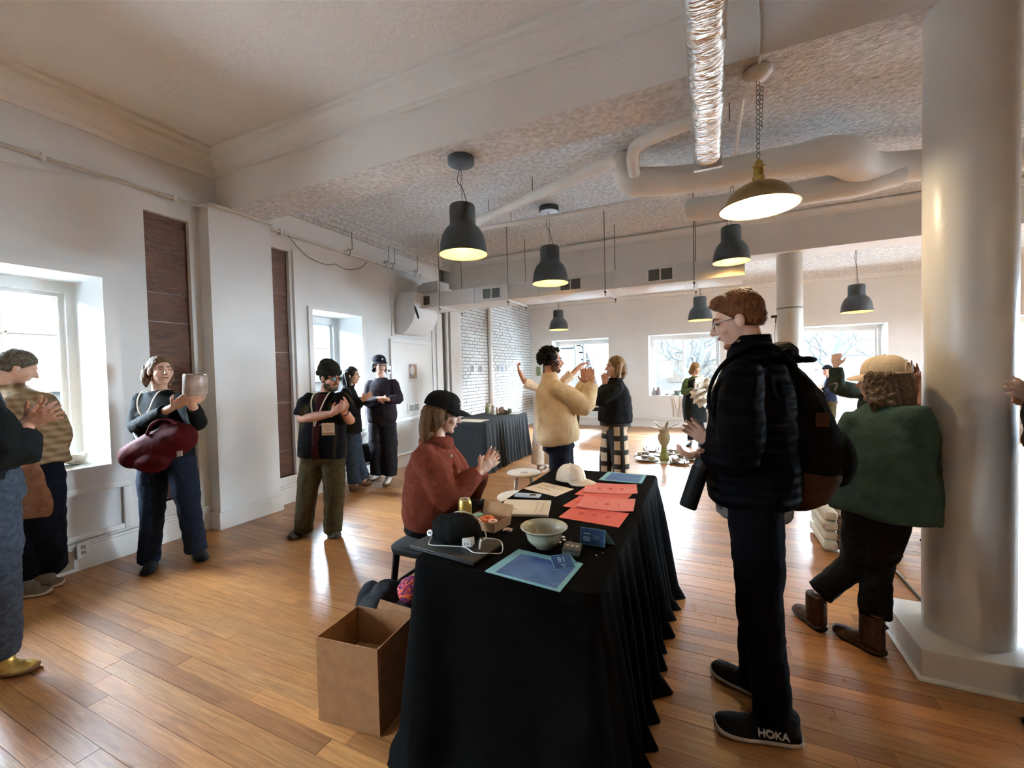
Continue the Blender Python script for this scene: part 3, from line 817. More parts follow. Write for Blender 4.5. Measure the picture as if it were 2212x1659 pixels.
# brackets on the elbow and black camera by the far column
tag(MB().tube([(-4.19, 5.49, 2.56), (-4.16, 5.48, 2.50), (-4.12, 5.48, 2.38)], [0.012, 0.018, 0.016], 8).build('duct_clamp', BLACKCORD, None, smooth=True), 'small black clamp dangling from the duct elbow', 'clamp')
cc = thing('security_camera', 'small black camera on the slim far column with a dangling wire', 'camera', (0.87, 7.35, 2.2))
MB().box((0.80, 7.30, 2.20), (0.875, 7.34, 2.235)).build('camera_body', BLACKCORD, cc, bevel=0.004)
MB().tube([(0.86, 7.32, 2.20), (0.855, 7.32, 2.13)], 0.008, 6).build('mount', BLACKCORD, cc)
MB().tube([(0.857, 7.32, 2.14), (0.845, 7.32, 1.98), (0.85, 7.32, 1.80), (0.875, 7.34, 1.72)], 0.004, 6, sub=5).build('wire', CHAIN, cc, smooth=True)
# thermostat-like plate, poster, return vent on the boarded panel
def plate_on_left(name, label, cat, px0, py0, px1, py1, m, d=0.006, off=0.018):
    a, b = onX(px0, py1, XL), onX(px1, py0, XL)
    return tag(MB().box((XL + off, a.y, a.z), (XL + off + d, b.y, b.z)).build(name, m), label, cat)
POSTER = mat('poster_print', srgb(190, 150, 90), srgb(120, 110, 125), rough=0.6, scale=9, detail=5)
a, b = onX(881, 826, XL), onX(899, 785, XL)
po = thing('poster', 'small printed poster with an ochre picture on the white panel', 'poster', (XL + 0.02, (a.y+b.y)/2, a.z))
MB().box((XL + 0.018, a.y, a.z), (XL + 0.021, b.y, b.z)).build('sheet', mat('poster_paper', (0.66, 0.66, 0.64), (0.72, 0.72, 0.70), rough=0.7), po)
MB().box((XL + 0.021, a.y + 0.02, a.z + 0.06), (XL + 0.0222, b.y - 0.02, b.z - 0.02)).build('picture', POSTER, po)
MB().ell((XL + 0.0225, a.y + 0.10, b.z - 0.12), (0.001, 0.06, 0.08)).build('emblem', mat('pale_emblem', (0.7, 0.66, 0.62)), po)
a, b = onX(879, 893, XL), onX(904, 868, XL)
ve = thing('return_vent', 'white wall vent with two grey grilles low on the white panel', 'vent', (XL + 0.02, (a.y+b.y)/2, a.z))
MB().box((XL + 0.018, a.y, a.z), (XL + 0.03, b.y, b.z)).build('vent_frame', PAINT_W, ve, bevel=0.003)
ym = (a.y + b.y)/2
for s0, s1 in ((a.y + 0.025, ym - 0.01), (ym + 0.01, b.y - 0.025)):
    g = MB().box((XL + 0.028, s0, a.z + 0.03), (XL + 0.0315, s1, b.z - 0.03)).build('grille', mat('grey_grille', (0.20, 0.20, 0.20), (0.26, 0.26, 0.26)), ve)
    for k in range(6):
        zz = a.z + 0.035 + k * (b.z - a.z - 0.07) / 5
        MB().box((XL + 0.0315, s0, zz), (XL + 0.036, s1, zz + 0.004)).build('slat', PAINT_W, g)
a, b = onX(833, 808, XL), onX(842, 790, XL)
th = thing('thermostat', 'small white thermostat on the wall left of the panel', 'thermostat', (XL, (a.y+b.y)/2, a.z))
MB().box((XL, a.y, a.z), (XL + 0.025, b.y, b.z)).build('case', PAINT_W, th, bevel=0.004)
MB().box((XL + 0.025, a.y + 0.02, a.z + 0.03), (XL + 0.027, b.y - 0.02, b.z - 0.06)).build('display', GRILLE, th)
# vertical pipes on the brick wall
tag(MB().tube([(XB + 0.05, 8.95, 0), (XB + 0.05, 8.95, 3.35)], 0.055, 14).build('wall_pipe', PAINT_W, None, smooth=True), 'white vertical pipe on the brick wall', 'pipe')
tag(MB().tube([(XL + 0.06, 6.90, 0), (XL + 0.06, 6.90, 3.05)], 0.035, 12).build('wall_pipe', PAINT_W, None, smooth=True), 'white vertical pipe in the corner before the pier', 'pipe')
tag(MB().tube([(XL + 0.05, 6.44, 0.9), (XL + 0.05, 6.44, 2.6)], 0.005, 6).build('wall_wire', BLACKCORD), 'thin dark wire hanging down beside the panel casing', 'wire')
# small photos on the brick wall
PH = [(1020, 797, 0), (1038, 797, 1), (1076, 796, 0), (1085, 798, 2), (1094, 796, 0), (1104, 797, 3)]
cols = [mat('grey_print', (0.10, 0.10, 0.11), (0.30, 0.30, 0.32), scale=30), mat('dark_print', (0.14, 0.13, 0.14), (0.24, 0.24, 0.26), scale=30), mat('blue_print', (0.12, 0.15, 0.30), (0.3, 0.33, 0.45), scale=30), mat('pale_print', (0.40, 0.40, 0.36), (0.55, 0.55, 0.5), scale=30)]
nm = ['leftmost of the little photos on the brick wall', 'second little photo on the brick wall, left of the pipe', 'first little photo right of the brick wall pipe', 'bluish tilted little photo on the brick wall', 'dark little photo beside the bluish one', 'palest and rightmost little photo on the brick wall']
for (px, py, k), lb in zip(PH, nm):
    p = onX(px, py, XB + 0.008)
    t_ = thing('photo_print', lb, 'photo', p, 'little photos on the brick wall')
    MB().box((XB + 0.006, p.y - 0.085, p.z - 0.085), (XB + 0.009, p.y + 0.085, p.z + 0.085)).build('border', mat('photo_border', (0.62, 0.62, 0.6)), t_)
    MB().box((XB + 0.009, p.y - 0.07, p.z - 0.07), (XB + 0.0105, p.y + 0.07, p.z + 0.075)).build('image', cols[k], t_)
# outlet and damaged baseboard patch
ou = thing('wall_outlet', 'white double outlet box on the baseboard under the left window', 'outlet', (XL + 0.02, 1.62, 0.15))
MB().box((XL + 0.02, 1.585, 0.10), (XL + 0.055, 1.665, 0.225)).build('box', PAINT_W, ou, bevel=0.006)
for zz in (0.13, 0.175):
    MB().box((XL + 0.055, 1.61, zz), (XL + 0.058, 1.64, zz + 0.03)).build('socket', mat('outlet_grey', (0.45, 0.43, 0.4)), ou, bevel=0.003)
    for dy in (-0.006, 0.006): MB().box((XL + 0.057, 1.625 + dy - 0.0015, zz + 0.012), (XL + 0.0585, 1.625 + dy + 0.0015, zz + 0.024)).build('slot', BLACKCORD, ou)
tag(MB().tube([(XL + 0.035, 0.2, 0.19), (XL + 0.035, 1.2, 0.20), (XL + 0.035, 1.60, 0.215), (XL + 0.035, 1.95, 0.235), (XL + 0.035, 2.2, 0.225), (XL + 0.035, 2.58, 0.23)], 0.012, 8, sub=4).build('cable_run', PAINT_W, None, smooth=True), 'white cable run along the top of the left baseboard', 'cable')
tag(MB().box((XL + 0.02, 1.40, 0.03), (XL + 0.032, 1.575, 0.17)).build('patch_board', mat('raw_wood_patch', srgb(120, 92, 70), srgb(165, 150, 130), rough=0.8, scale=8), None, bevel=0.003), 'scuffed wooden patch on the baseboard beside the outlet', 'patch')
# picture on the back wall behind the curly-haired man (green strip)
p = onY(1163, 801, YB - 0.01)
tag(MB().box((p.x - 0.06, YB - 0.02, p.z - 0.14), (p.x + 0.06, YB - 0.001, p.z + 0.12)).build('wall_card', mat('green_card', srgb(90, 110, 80), srgb(120, 135, 100))), 'small green card on the back wall behind the curly hair', 'card')
# ================================================================== tables and what lies on them
CLOTH = mat('black_cloth', (0.0025, 0.0024, 0.0024), (0.0045, 0.0043, 0.0043), rough=0.8, scale=40, bump=0.15, bscale=300, spec=0.03)
CLOTH2 = mat('charcoal_cloth', (0.016, 0.018, 0.020), (0.026, 0.028, 0.031), rough=0.75, scale=40, bump=0.15, bscale=300, spec=0.2)

def draped_table(label, x0, y0, x1, y1, h, m, flare, seed, amp=1.0, puddle=0.0):
    root = thing('draped_table', label, 'table', ((x0+x1)/2, (y0+y1)/2, 0), 'tables under black cloths')
    r = 0.03; per = []
    step = 0.012
    def edge(ax, ay, bx, by, nx, ny):
        L = math.hypot(bx-ax, by-ay); k = max(2, int(L/step))
        for i in range(k): t = i/k; per.append((ax+(bx-ax)*t, ay+(by-ay)*t, nx, ny, min(t, 1-t)*L))
    def corner(cx, cy, a0):
        for i in range(8):
            a = a0 + math.pi/2*i/8; per.append((cx + r*math.cos(a), cy + r*math.sin(a), math.cos(a), math.sin(a), 0))
    edge(x0+r, y0, x1-r, y0, 0, -1); corner(x1-r, y0+r, -math.pi/2)
    edge(x1, y0+r, x1, y1-r, 1, 0); corner(x1-r, y1-r, 0)
    edge(x1-r, y1, x0+r, y1, 0, 1); corner(x0+r, y1-r, math.pi/2)
    edge(x0, y1-r, x0, y0+r, -1, 0); corner(x0+r, y0+r, math.pi)
    N = len(per); s = [0]
    for i in range(1, N): s.append(s[-1] + math.hypot(per[i][0]-per[i-1][0], per[i][1]-per[i-1][1]))
    K = 30; rings = []
    for k in range(K + 1):
        t = k / K
        z = h * (1 - t) + 0.004
        ring = []
        for i, (x, y, nx, ny, dc) in enumerate(per):
            side = flare['x1'] if nx > 0.7 else flare['x0'] if nx < -0.7 else flare['y0'] if ny < -0.7 else flare['y1'] if ny > 0.7 else flare['c']
            base, am, wl_ = side
            ph = noise.noise(V((s[i]*2.2, seed, 0))) * 2.2
            f = 0.5 + 0.5*math.sin(2*math.pi*s[i]/wl_ + ph*2)
            f = f**1.3 + 0.35*noise.noise(V((s[i]*9, t*1.5, seed + 4)))
            cornerness = max(0.0, 1 - dc/0.16)
            g = t**0.75
            off = 0.004 + base*t + amp*am*f*g + flare['c'][0]*cornerness*t**1.1
            if t > 0.9: off += puddle*(t-0.9)/0.1*(0.6+0.6*noise.noise(V((s[i]*4, 7, seed))))
            zz = z
            if k == 0: off = 0
            if k == 1: zz = h - 0.012; off = 0.006
            ring.append(V((x + nx*off, y + ny*off, max(zz, 0.003))))
        rings.append(ring)
    b = MB(); b.ring_loft(rings, caps=False)
    b.add(rings[0], [tuple(range(N))])
    b.build('cloth', m, root, smooth=True, angle=1.0)
    MB().box((x0+0.01, y0+0.01, h-0.045), (x1-0.01, y1-0.01, h-0.006)).build('tabletop', mat('grey_table_plastic', (0.3, 0.3, 0.3)), root)
    for a, c in ((x0+.08, y0+.12), (x1-.08, y0+.12), (x0+.08, y1-.12), (x1-.08, y1-.12)):
        MB().tube([(a, c, 0.0), (a, c, h-0.04)], 0.013, 8, flat=True).build('leg', CHAIN, root)
    return root
TH = 0.77
draped_table('long table in front under a black cloth, spread with folders', -1.08, 1.36, -0.345, 3.06, TH - 0.005, CLOTH,
             dict(x1=(0.035, 0.075, 0.15), x0=(0.01, 0.02, 0.3), y0=(0.035, 0.02, 0.35), y1=(0.02, 0.05, 0.18), c=(0.075, 0.03, 0.3)), 1.0, 1.0, 0.05)
draped_table('far table by the brick wall under a black cloth, holding small pots', -3.88, 5.62, -3.06, 7.22, 0.745, CLOTH2,
             dict(x1=(0.02, 0.05, 0.12), x0=(0.02, 0.03, 0.14), y0=(0.02, 0.01, 0.3), y1=(0.02, 0.03, 0.16), c=(0.04, 0.03, 0.3)), 5.0)

def sheet(name, label, cat, quad, z, t, m, group=None, curl=0.0, inner=None, inner_m=None, off=None, layers=1):
    """thin sheet with real thickness from four floor-plan corners; optional printed field"""
    q = [V((a, b, 0)) for a, b in quad]
    root = thing(name, label, cat, (sum((p.x for p in q))/4, sum((p.y for p in q))/4, z), group)
    def bil(u, v): return (q[0]*(1-u) + q[1]*u)*(1-v) + (q[3]*(1-u) + q[2]*u)*v
    def slab(nm, u0, u1, v0, v1, za, th, mm, par):
        n = 8; top = []; bot = []
        for i in range(n+1):
            for j in range(n+1):
                u = u0+(u1-u0)*i/n; v = v0+(v1-v0)*j/n
                p = bil(u, v); dz = curl*(abs(u-0.5)*2)**3*0.6 + curl*(max(0, v-0.6)/0.4)**2*0.5
                top.append(p + V((0, 0, za + dz + th))); bot.append(p + V((0, 0, za + dz)))
        b = MB(); f = []
        w_ = n+1; o = len(top)
        for i in range(n):
            for j in range(n):
                a, c, d, e = i*w_+j, (i+1)*w_+j, (i+1)*w_+j+1, i*w_+j+1
                f.append((a, c, d, e)); f.append((o+a, o+e, o+d, o+c))
        for i in range(n):
            for (a, c) in ((i*w_, (i+1)*w_), ((i+1)*w_+n, i*w_+n), (n*w_+i, n*w_+i+1), (i+1, i)):
                f.append((a, o+a, o+c, c))
        b.add(top + bot, f)
        return b.build(nm, mm, par, smooth=True, angle=0.5)
    for k in range(layers):
        du = 0.0 if k == layers-1 else -0.03*(layers-1-k); 
        slab('sheet', du, 1+du, -du*0.8, 1-du*0.8, z + k*t, t, m, root)
    if inner:
        slab('printed_field', inner[0], inner[1], inner[2], inner[3], z + layers*t, 0.0003, inner_m, root)
    return root
TURQ = mat('turquoise_card', srgb(118, 178, 190), srgb(138, 195, 202), rough=0.6, scale=8)
BLUEP = mat('mottled_blue_print', srgb(40, 74, 135), srgb(88, 132, 170), rough=0.6, scale=9, detail=8, dist=0.4)
REDC = mat('coral_red_card', srgb(214, 84, 66), srgb(226, 104, 84), rough=0.55, scale=4)
REDC2 = mat('pale_coral_card', srgb(222, 110, 98), srgb(236, 140, 126), rough=0.5, scale=4)
PAPER = mat('warm_white_paper', srgb(226, 212, 188), srgb(236, 224, 202), rough=0.8, scale=10)
INK = mat('faded_ink', srgb(150, 120, 100), srgb(170, 140, 120), rough=0.8)
DARKRED = mat('dark_red_ink', srgb(196, 72, 58), srgb(204, 80, 66), rough=0.7)
sheet('folder', 'blue and turquoise folders at the near end of the table', 'folder', [(-0.755, 1.36), (-0.46, 1.325), (-0.445, 1.555), (-0.72, 1.585)], TH, 0.0022, TURQ, 'folders on the table', 0.0, (0.11, 0.94, 0.06, 0.86), BLUEP, layers=2)
sheet('folder', 'small blue and turquoise folder at the far end of the table', 'folder', [(-0.68, 2.80), (-0.41, 2.80), (-0.41, 3.03), (-0.67, 3.05)], TH, 0.002, TURQ, 'folders on the table', 0.0, (0.10, 0.92, 0.08, 0.92), BLUEP, layers=2)
def red(label, quad, z, m, txt, curl=0.0):
    r = sheet('folder', label, 'folder', quad, z, 0.0016, m, 'folders on the table', curl)
    q = [V((a, b, 0)) for a, b in quad]; ax = (q[1]-q[0]).normalized(); ay = V((0, 0, 1)).cross(ax)
    c = (q[0]+q[1]+q[2]+q[3])/4
    for k in range(3):
        p = c + ax*(-0.07 + 0.07*k) + V((0, 0, z + 0.0019 + curl*0.02))
        MB().obox(p, ax*0.012, ay*0.02, V((0, 0, 0.0002))).build('faint_print', DARKRED, r)
    return r
red('lowest coral red folder nearest the blue card', [(-0.70, 2.02), (-0.395, 1.985), (-0.385, 2.20), (-0.68, 2.235)], TH, REDC, None)
red('deep coral folder peeking out on the left of the pile', [(-0.735, 2.19), (-0.50, 2.16), (-0.47, 2.36), (-0.70, 2.41)], TH + 0.002, REDC, None)
red('pale coral folder on top of the near red pile', [(-0.655, 2.185), (-0.365, 2.205), (-0.385, 2.40), (-0.665, 2.39)], TH + 0.005, REDC2, None, 0.012)
red('coral folder under the far red pile', [(-0.74, 2.43), (-0.44, 2.415), (-0.42, 2.62), (-0.72, 2.65)], TH, REDC, None)
red('pale coral folder lying skewed on the far red pile', [(-0.70, 2.475), (-0.395, 2.545), (-0.43, 2.73), (-0.735, 2.69)], TH + 0.003, REDC2, None, 0.01)
def scribbles(root, pts, z, m=INK):
    for a, b in pts:
        MB().tube([(a[0], a[1], z), ((a[0]+b[0])/2, (a[1]+b[1])/2 + 0.004, z), (b[0], b[1], z)], 0.0011, 4, sub=3).build('pen_line', m, root)
r = sheet('paper', 'loose warm white paper lying diagonally', 'paper', [(-1.08, 2.45), (-0.83, 2.35), (-0.775, 2.54), (-1.01, 2.63)], TH, 0.0012, PAPER, 'papers on the table')
scribbles(r, [((-1.0, 2.50), (-0.90, 2.46)), ((-0.98, 2.55), (-0.84, 2.50)), ((-0.95, 2.58), (-0.88, 2.56))], TH + 0.0018)
r = sheet('notepad', 'thick cream notepad with faint writing', 'notepad', [(-0.995, 1.93), (-0.75, 2.005), (-0.815, 2.235), (-1.065, 2.17)], TH, 0.012, PAPER, None)
scribbles(r, [((-0.83, 2.03), (-0.87, 2.18)), ((-0.80, 2.04), (-0.84, 2.19)), ((-1.0, 2.0), (-0.94, 2.02)), ((-1.0, 2.02), (-0.94, 2.04))], TH + 0.0128)
r = thing('phone', 'pale blue phone lying between paper and notepad', 'phone', (-0.98, 2.30, TH))
MB().obox((-0.985, 2.305, TH + 0.005), V((0.075, 0.012, 0)), V((-0.006, 0.034, 0)), V((0, 0, 0.004))).build('case', mat('pale_blue_case', srgb(170, 190, 205), srgb(190, 205, 215), rough=0.3), r, bevel=0.004)
MB().obox((-0.955, 2.31, TH + 0.0095), V((0.018, 0.003, 0)), V((-0.002, 0.014, 0)), V((0, 0, 0.001))).build('lens_block', BLACKCORD, r)
# laptop with black pouch, white cable, charger
lap = thing('laptop', 'closed dark grey laptop at the near left corner of the table', 'laptop', (-0.98, 1.51, TH))
q = [V((-1.16, 1.43, 0)), V((-0.82, 1.385, 0)), V((-0.80, 1.60, 0)), V((-1.135, 1.645, 0))]
LAPM = mat('dark_laptop_shell', (0.020, 0.019, 0.018), (0.026, 0.024, 0.022), rough=0.5, scale=60, spec=0.25)
for z0, z1, nm, ins in ((TH, TH + 0.009, 'base', 0.004), (TH + 0.010, TH + 0.018, 'lid', 0.0)):
    c = sum(q, V((0, 0, 0)))/4
    MB().prism([p + (c-p).normalized()*ins + V((0, 0, z0)) for p in q], (0, 0, z1-z0)).build(nm, LAPM, lap, bevel=0.004)
pch = MB(); pc = V((-1.0, 1.555, TH + 0.02))
for i in range(9):
    a = i*0.7
    pch.ell(pc + V((0.06*math.cos(a), 0.035*math.sin(a), 0.035 + 0.01*(i % 3))), (0.055, 0.05, 0.045))
pch.ell(pc + V((0.0, 0.0, 0.06)), (0.075, 0.055, 0.048)); pch.ell(pc + V((-0.07, -0.01, 0.02)), (0.05, 0.045, 0.022))
tag(pch.remesh('black_beanie', mat('black_knit', (0.008, 0.008, 0.008), (0.014, 0.014, 0.014), rough=0.95, scale=80, bump=0.4, bscale=220, spec=0.05), None, 0.006, 6, 0.012, 0.05), 'soft black beanie heaped on the laptop', 'hat')
WCAB = mat('white_cable', (0.78, 0.77, 0.74), (0.84, 0.83, 0.80), rough=0.4)
zt = TH + 0.021
cab = thing('charging_cable', 'white charging cable looped over the beanie and laptop', 'cable', (-0.97, 1.52, zt))
MB().tube([(-0.853, 1.502, zt+.03), (-0.86, 1.56, TH+0.05), (-0.93, 1.60, TH + 0.11), (-1.02, 1.58, TH + 0.125), (-1.085, 1.54, TH + 0.06), (-1.10, 1.50, zt), (-1.07, 1.455, zt), (-1.0, 1.47, zt), (-0.92, 1.485, zt), (-0.86, 1.455, zt), (-0.80, 1.47, zt), (-0.775, 1.53, TH+0.004), (-0.80, 1.57, zt+.012), (-0.865, 1.545, zt+0.025)], 0.0022, 6, sub=8).build('wire', WCAB, cab, smooth=True)
MB().tube([(-0.853, 1.502, zt+.035), (-0.852, 1.488, zt + 0.004)], 0.0042, 8).build('plug', WCAB, cab)
ch_ = thing('charger', 'white cube charger on the laptop', 'charger', (-0.91, 1.505, zt))
MB().obox((-0.915, 1.507, zt + 0.017), V((0.021, 0.004, 0)), V((-0.004, 0.02, 0)), V((0, 0, 0.017))).build('body', WCAB, ch_, bevel=0.005)
for dx in (-0.007, 0.006): MB().obox((-0.915 + dx + 0.004, 1.4865 + dx*0.19, zt + 0.014), V((0.0015, 0, 0)), V((0, 0.001, 0)), V((0, 0, 0.004))).build('slot', GRILLE, ch_)
pn = thing('pin_badge', 'round white pin badge on the beanie', 'badge', (-1.10, 1.515, TH))
MB().lathe([(0.0, 0.0), (0.014, 0.0), (0.014, 0.003), (0.0, 0.005)], (0, 0, 0), 18, rot=Matrix.Rotation(1.2, 3, 'X')).build('disc', WCAB, pn).location = (-1.098, 1.497, TH + 0.052)
MB().obox((-1.098, 1.4925, TH + 0.052), V((0.007, 0, 0)), V((0, 0.0008, 0)), V((0, 0, 0.004))).build('mark', GRILLE, pn)
# can
cn = thing('drink_can', 'short gold drink can beside the bakery box', 'can', (-1.125, 1.83, TH))
GOLD = mat('gold_can', srgb(170, 140, 60), srgb(190, 160, 80), rough=0.3, metal=0.7, scale=20)
CX_, CY_ = -1.125, 1.83
MB().lathe([(0.024, 0), (0.031, 0.012), (0.0325, 0.02), (0.0325, 0.085), (0.026, 0.1)], (CX_, CY_, TH), 26).build('body', GOLD, cn, smooth=True, angle=0.8)
MB().lathe([(0.026, 0.1), (0.0275, 0.103), (0.025, 0.104), (0.0235, 0.1), (0.0, 0.0995)], (CX_, CY_, TH), 26, caps=False).build('lid', mat('pale_can_lid', (0.6, 0.56, 0.46), metal=0.7, rough=0.3), cn, smooth=True, angle=0.6)
MB().obox((CX_ + 0.006, CY_ - 0.004, TH + 0.1015), V((0.008, 0, 0)), V((0, 0.006, 0)), V((0, 0, 0.0012))).build('pull_tab', GRILLE, cn)
# bakery box with doughnut and tape
bx_ = thing('bakery_box', 'open brown cardboard box with a glazed doughnut', 'box', (-0.99, 1.76, TH))
CARD = mat('brown_cardboard', srgb(150, 108, 68), srgb(168, 124, 80), rough=0.8, scale=14, bump=0.1)
qa = [V((-1.075, 1.74, 0)), V((-0.905, 1.715, 0)), V((-0.885, 1.845, 0)), V((-1.055, 1.87, 0))]
MB().prism([p + V((0, 0, TH)) for p in qa], (0, 0, 0.003)).build('bottom', CARD, bx_)
for i in range(4):
    p, r2 = qa[i], qa[(i+1) % 4]; d = (r2-p).normalized(); nn = V((d.y, -d.x, 0))
    hgt = 0.042 if i != 2 else 0.085
    MB().prism([p + V((0, 0, TH)), r2 + V((0, 0, TH)), r2 + V((0, 0, TH+hgt)) + nn*(0.03 if i == 2 else 0), p + V((0, 0, TH+hgt)) + nn*(0.03 if i == 2 else 0)], nn*0.003).build('side', CARD, bx_)
dn_ = thing('doughnut', 'orange glazed doughnut in the bakery box', 'doughnut', (-0.985, 1.80, TH + 0.004))
MB().tube([(-0.985 + 0.026*math.cos(a), 1.80 + 0.026*math.sin(a), TH + 0.022) for a in [2*math.pi*k/20 for k in range(20)]], 0.016, 10, closed=True).build('ring', mat('orange_glaze', srgb(196, 84, 40), srgb(215, 110, 60), rough=0.3), dn_, smooth=True)
tp = thing('tape_roll', 'small pink and white ring beside the doughnut', 'ring', (-0.935, 1.765, TH + 0.004))
MB().lathe([(0.012, 0), (0.022, 0), (0.022, 0.018), (0.012, 0.018), (0.012, 0)], (-0.935, 1.765, TH + 0.02), 22, caps=False).build('band', mat('pale_pink', srgb(230, 170, 150), srgb(240, 200, 180)), tp, smooth=True, angle=0.6)
tl = thing('label_cup', 'small teal-lidded cup in the bakery box', 'cup', (-1.045, 1.815, TH))
MB().lathe([(0.018, 0), (0.023, 0.03)], (-1.045, 1.815, TH + 0.004), 20).build('cup', WCAB, tl, smooth=True, angle=0.6)
MB().lathe([(0.0, 0.03), (0.025, 0.03), (0.025, 0.036), (0.0, 0.037)], (-1.045, 1.815, TH + 0.004), 20, caps=False).build('lid', mat('teal_lid', srgb(110, 170, 150), srgb(125, 185, 160)), tl, smooth=True, angle=0.6)
nb = MB()
for i in range(7): nb.obox((-0.855 + 0.012*math.cos(i), 1.755 + 0.012*math.sin(i*2), TH + 0.004 + 0.002*i), V((0.013, 0.004*math.sin(i), 0.003)), V((0.003, 0.011, 0.002*math.cos(i))), V((0, 0, 0.0008)))
tag(nb.remesh('napkin', mat('pink_napkin', srgb(222, 180, 176), srgb(238, 214, 205)), None, 0.0025, 2), 'crumpled pink napkin scrap by the bowl', 'napkin')
# bowl
BOWLM = mat('celadon_glaze', srgb(160, 158, 136), srgb(184, 180, 158), rough=0.2, scale=9, detail=6, coat=0.4)
bo = thing('bowl', 'pale celadon stoneware bowl with flared rim', 'bowl', (-0.64, 1.66, TH))
prof = [(0.0, 0.0), (0.038, 0.0), (0.040, 0.006), (0.056, 0.016), (0.068, 0.030), (0.0725, 0.040), (0.0715, 0.046), (0.077, 0.056), (0.079, 0.066), (0.0805, 0.070), (0.096, 0.081), (0.099, 0.085), (0.0965, 0.087), (0.087, 0.080), (0.075, 0.075), (0.070, 0.055), (0.06, 0.032), (0.04, 0.015), (0.0, 0.010)]
MB().lathe(prof, (-0.64, 1.66, TH), 44, caps=False).build('body', BOWLM, bo, smooth=True)
for s_, a_ in ((-1, math.pi*1.02),): MB().ell((-0.64 + 0.078*math.cos(a_), 1.66 + 0.078*math.sin(a_), TH + 0.06), (0.008, 0.012, 0.01)).build('lug', BOWLM, bo, smooth=True)
# glass gems
GEM = mat('milky_glass', (0.72, 0.76, 0.80), (0.82, 0.86, 0.88), rough=0.12, coat=0.5)
for i, (px, py) in enumerate(((1207, 1166), (1217, 1162), (1209, 1173), (1219, 1168), (1231, 1174), (1222, 1178), (1288, 1200), (1302, 1195), (1205, 1170))):
    p = onZ(px, py, TH); r_ = 0.0085 if i not in (6, 7) else 0.0036
    tag(MB().ell((p.x, p.y, TH + r_*0.45), (r_, r_*0.9, r_*0.5)).build('glass_gem', GEM, None, smooth=True), 'milky white glass gem on the black cloth' if i not in (6, 7) else 'tiny white bead near the table edge', 'gem', 'glass gems by the bowl' if i not in (6, 7) else 'tiny beads near the table edge')
# dark tin with pale marks
ti = thing('tin_box', 'small dark flat tin with pale marks', 'tin', (-0.515, 1.65, TH))
q = [V((-0.545, 1.605, TH)), V((-0.475, 1.61, TH)), V((-0.485, 1.69, TH)), V((-0.555, 1.685, TH))]
MB().prism(q, (0, 0, 0.017)).build('base', mat('dark_tin', (0.06, 0.06, 0.056), (0.09, 0.09, 0.085), rough=0.4, metal=0.3), ti, bevel=0.004)
MB().prism([p + V((0, 0, 0.018)) for p in q], (0, 0, 0.007)).build('lid', MATS['dark_tin'], ti, bevel=0.003)
for i in range(3):
    MB().ell((-0.535 + 0.02*i, 1.65, TH + 0.0255), (0.007, 0.009, 0.0008)).build('mark', mat('pale_mark', (0.5, 0.48, 0.42)), ti)
# number cards
NAVY = mat('blue_card', srgb(28, 66, 118), srgb(40, 84, 138), rough=0.5, scale=12)
LTXT = mat('pale_blue_print', srgb(150, 186, 206), srgb(160, 196, 212), rough=0.6)
def number_card(label, o, ax, ay, w_, h_, back_leg, rot90):
    o, ax, ay = V(o), V(ax).normalized(), V(ay).normalized(); az = ax.cross(ay)
    root = thing('number_card', label, 'card', o, 'number cards on the table')
    c = o + ax*w_/2 + ay*h_/2
    MB().obox(c, ax*w_/2, ay*h_/2, az*0.0008).build('edge_sheet', TURQ, root)
    MB().obox(c + az*0.001, ax*(w_/2 - 0.002), ay*(h_/2 - 0.002), az*0.0003).build('face', NAVY, root)
    MB().obox(o + ax*w_/2 + ay*h_*0.98 + (back_leg - ay*h_)*0.5, ax*w_/2, (back_leg - ay*h_)*0.5, az*0.0008).build('fold', TURQ, root)
    tx, ty = (ay, -ax) if rot90 else (ax, ay)
    p = c + az*0.0016 - (ax*w_*0.22 if rot90 else -ay*h_*0.12) - (V((0, 0, 0)) if rot90 else ax*w_*0.0)
    lettering('number', '81', h_*0.52 if not rot90 else w_*0.40, LTXT, p, tx, ty, root, 0.0003)
    for i in range(3):
        pp = c + az*0.0016 + (ax*w_*(0.06 + 0.09*i) if rot90 else -ay*h_*(0.20 + 0.10*i))
        MB().obox(pp, tx*(0.010 - 0.002*i), ty*0.0011, az*0.0003).build('small_print', LTXT, root)
a, b = onZ(1253, 1174, TH), onZ(1306, 1183, TH)
ax = (b - a); ax.z = 0
number_card('standing blue number card with 81 turned sideways', a, ax, V((0, 0, 1)) + ax.normalized().cross(V((0, 0, 1)))*-0.25, ax.length, 0.068, V((0.035, 0.045, 0.0)), True)
o_ = V((-0.525, 1.462, TH + 0.006))
ax = V((0.075, 0.055, 0.0)); ay = V((-0.045, 0.055, 0.038))
number_card('blue number card with 81 lying tilted on the near folder', o_, ax, ay, 0.078, 0.062, V((0.0, 0.04, -0.004)), False)

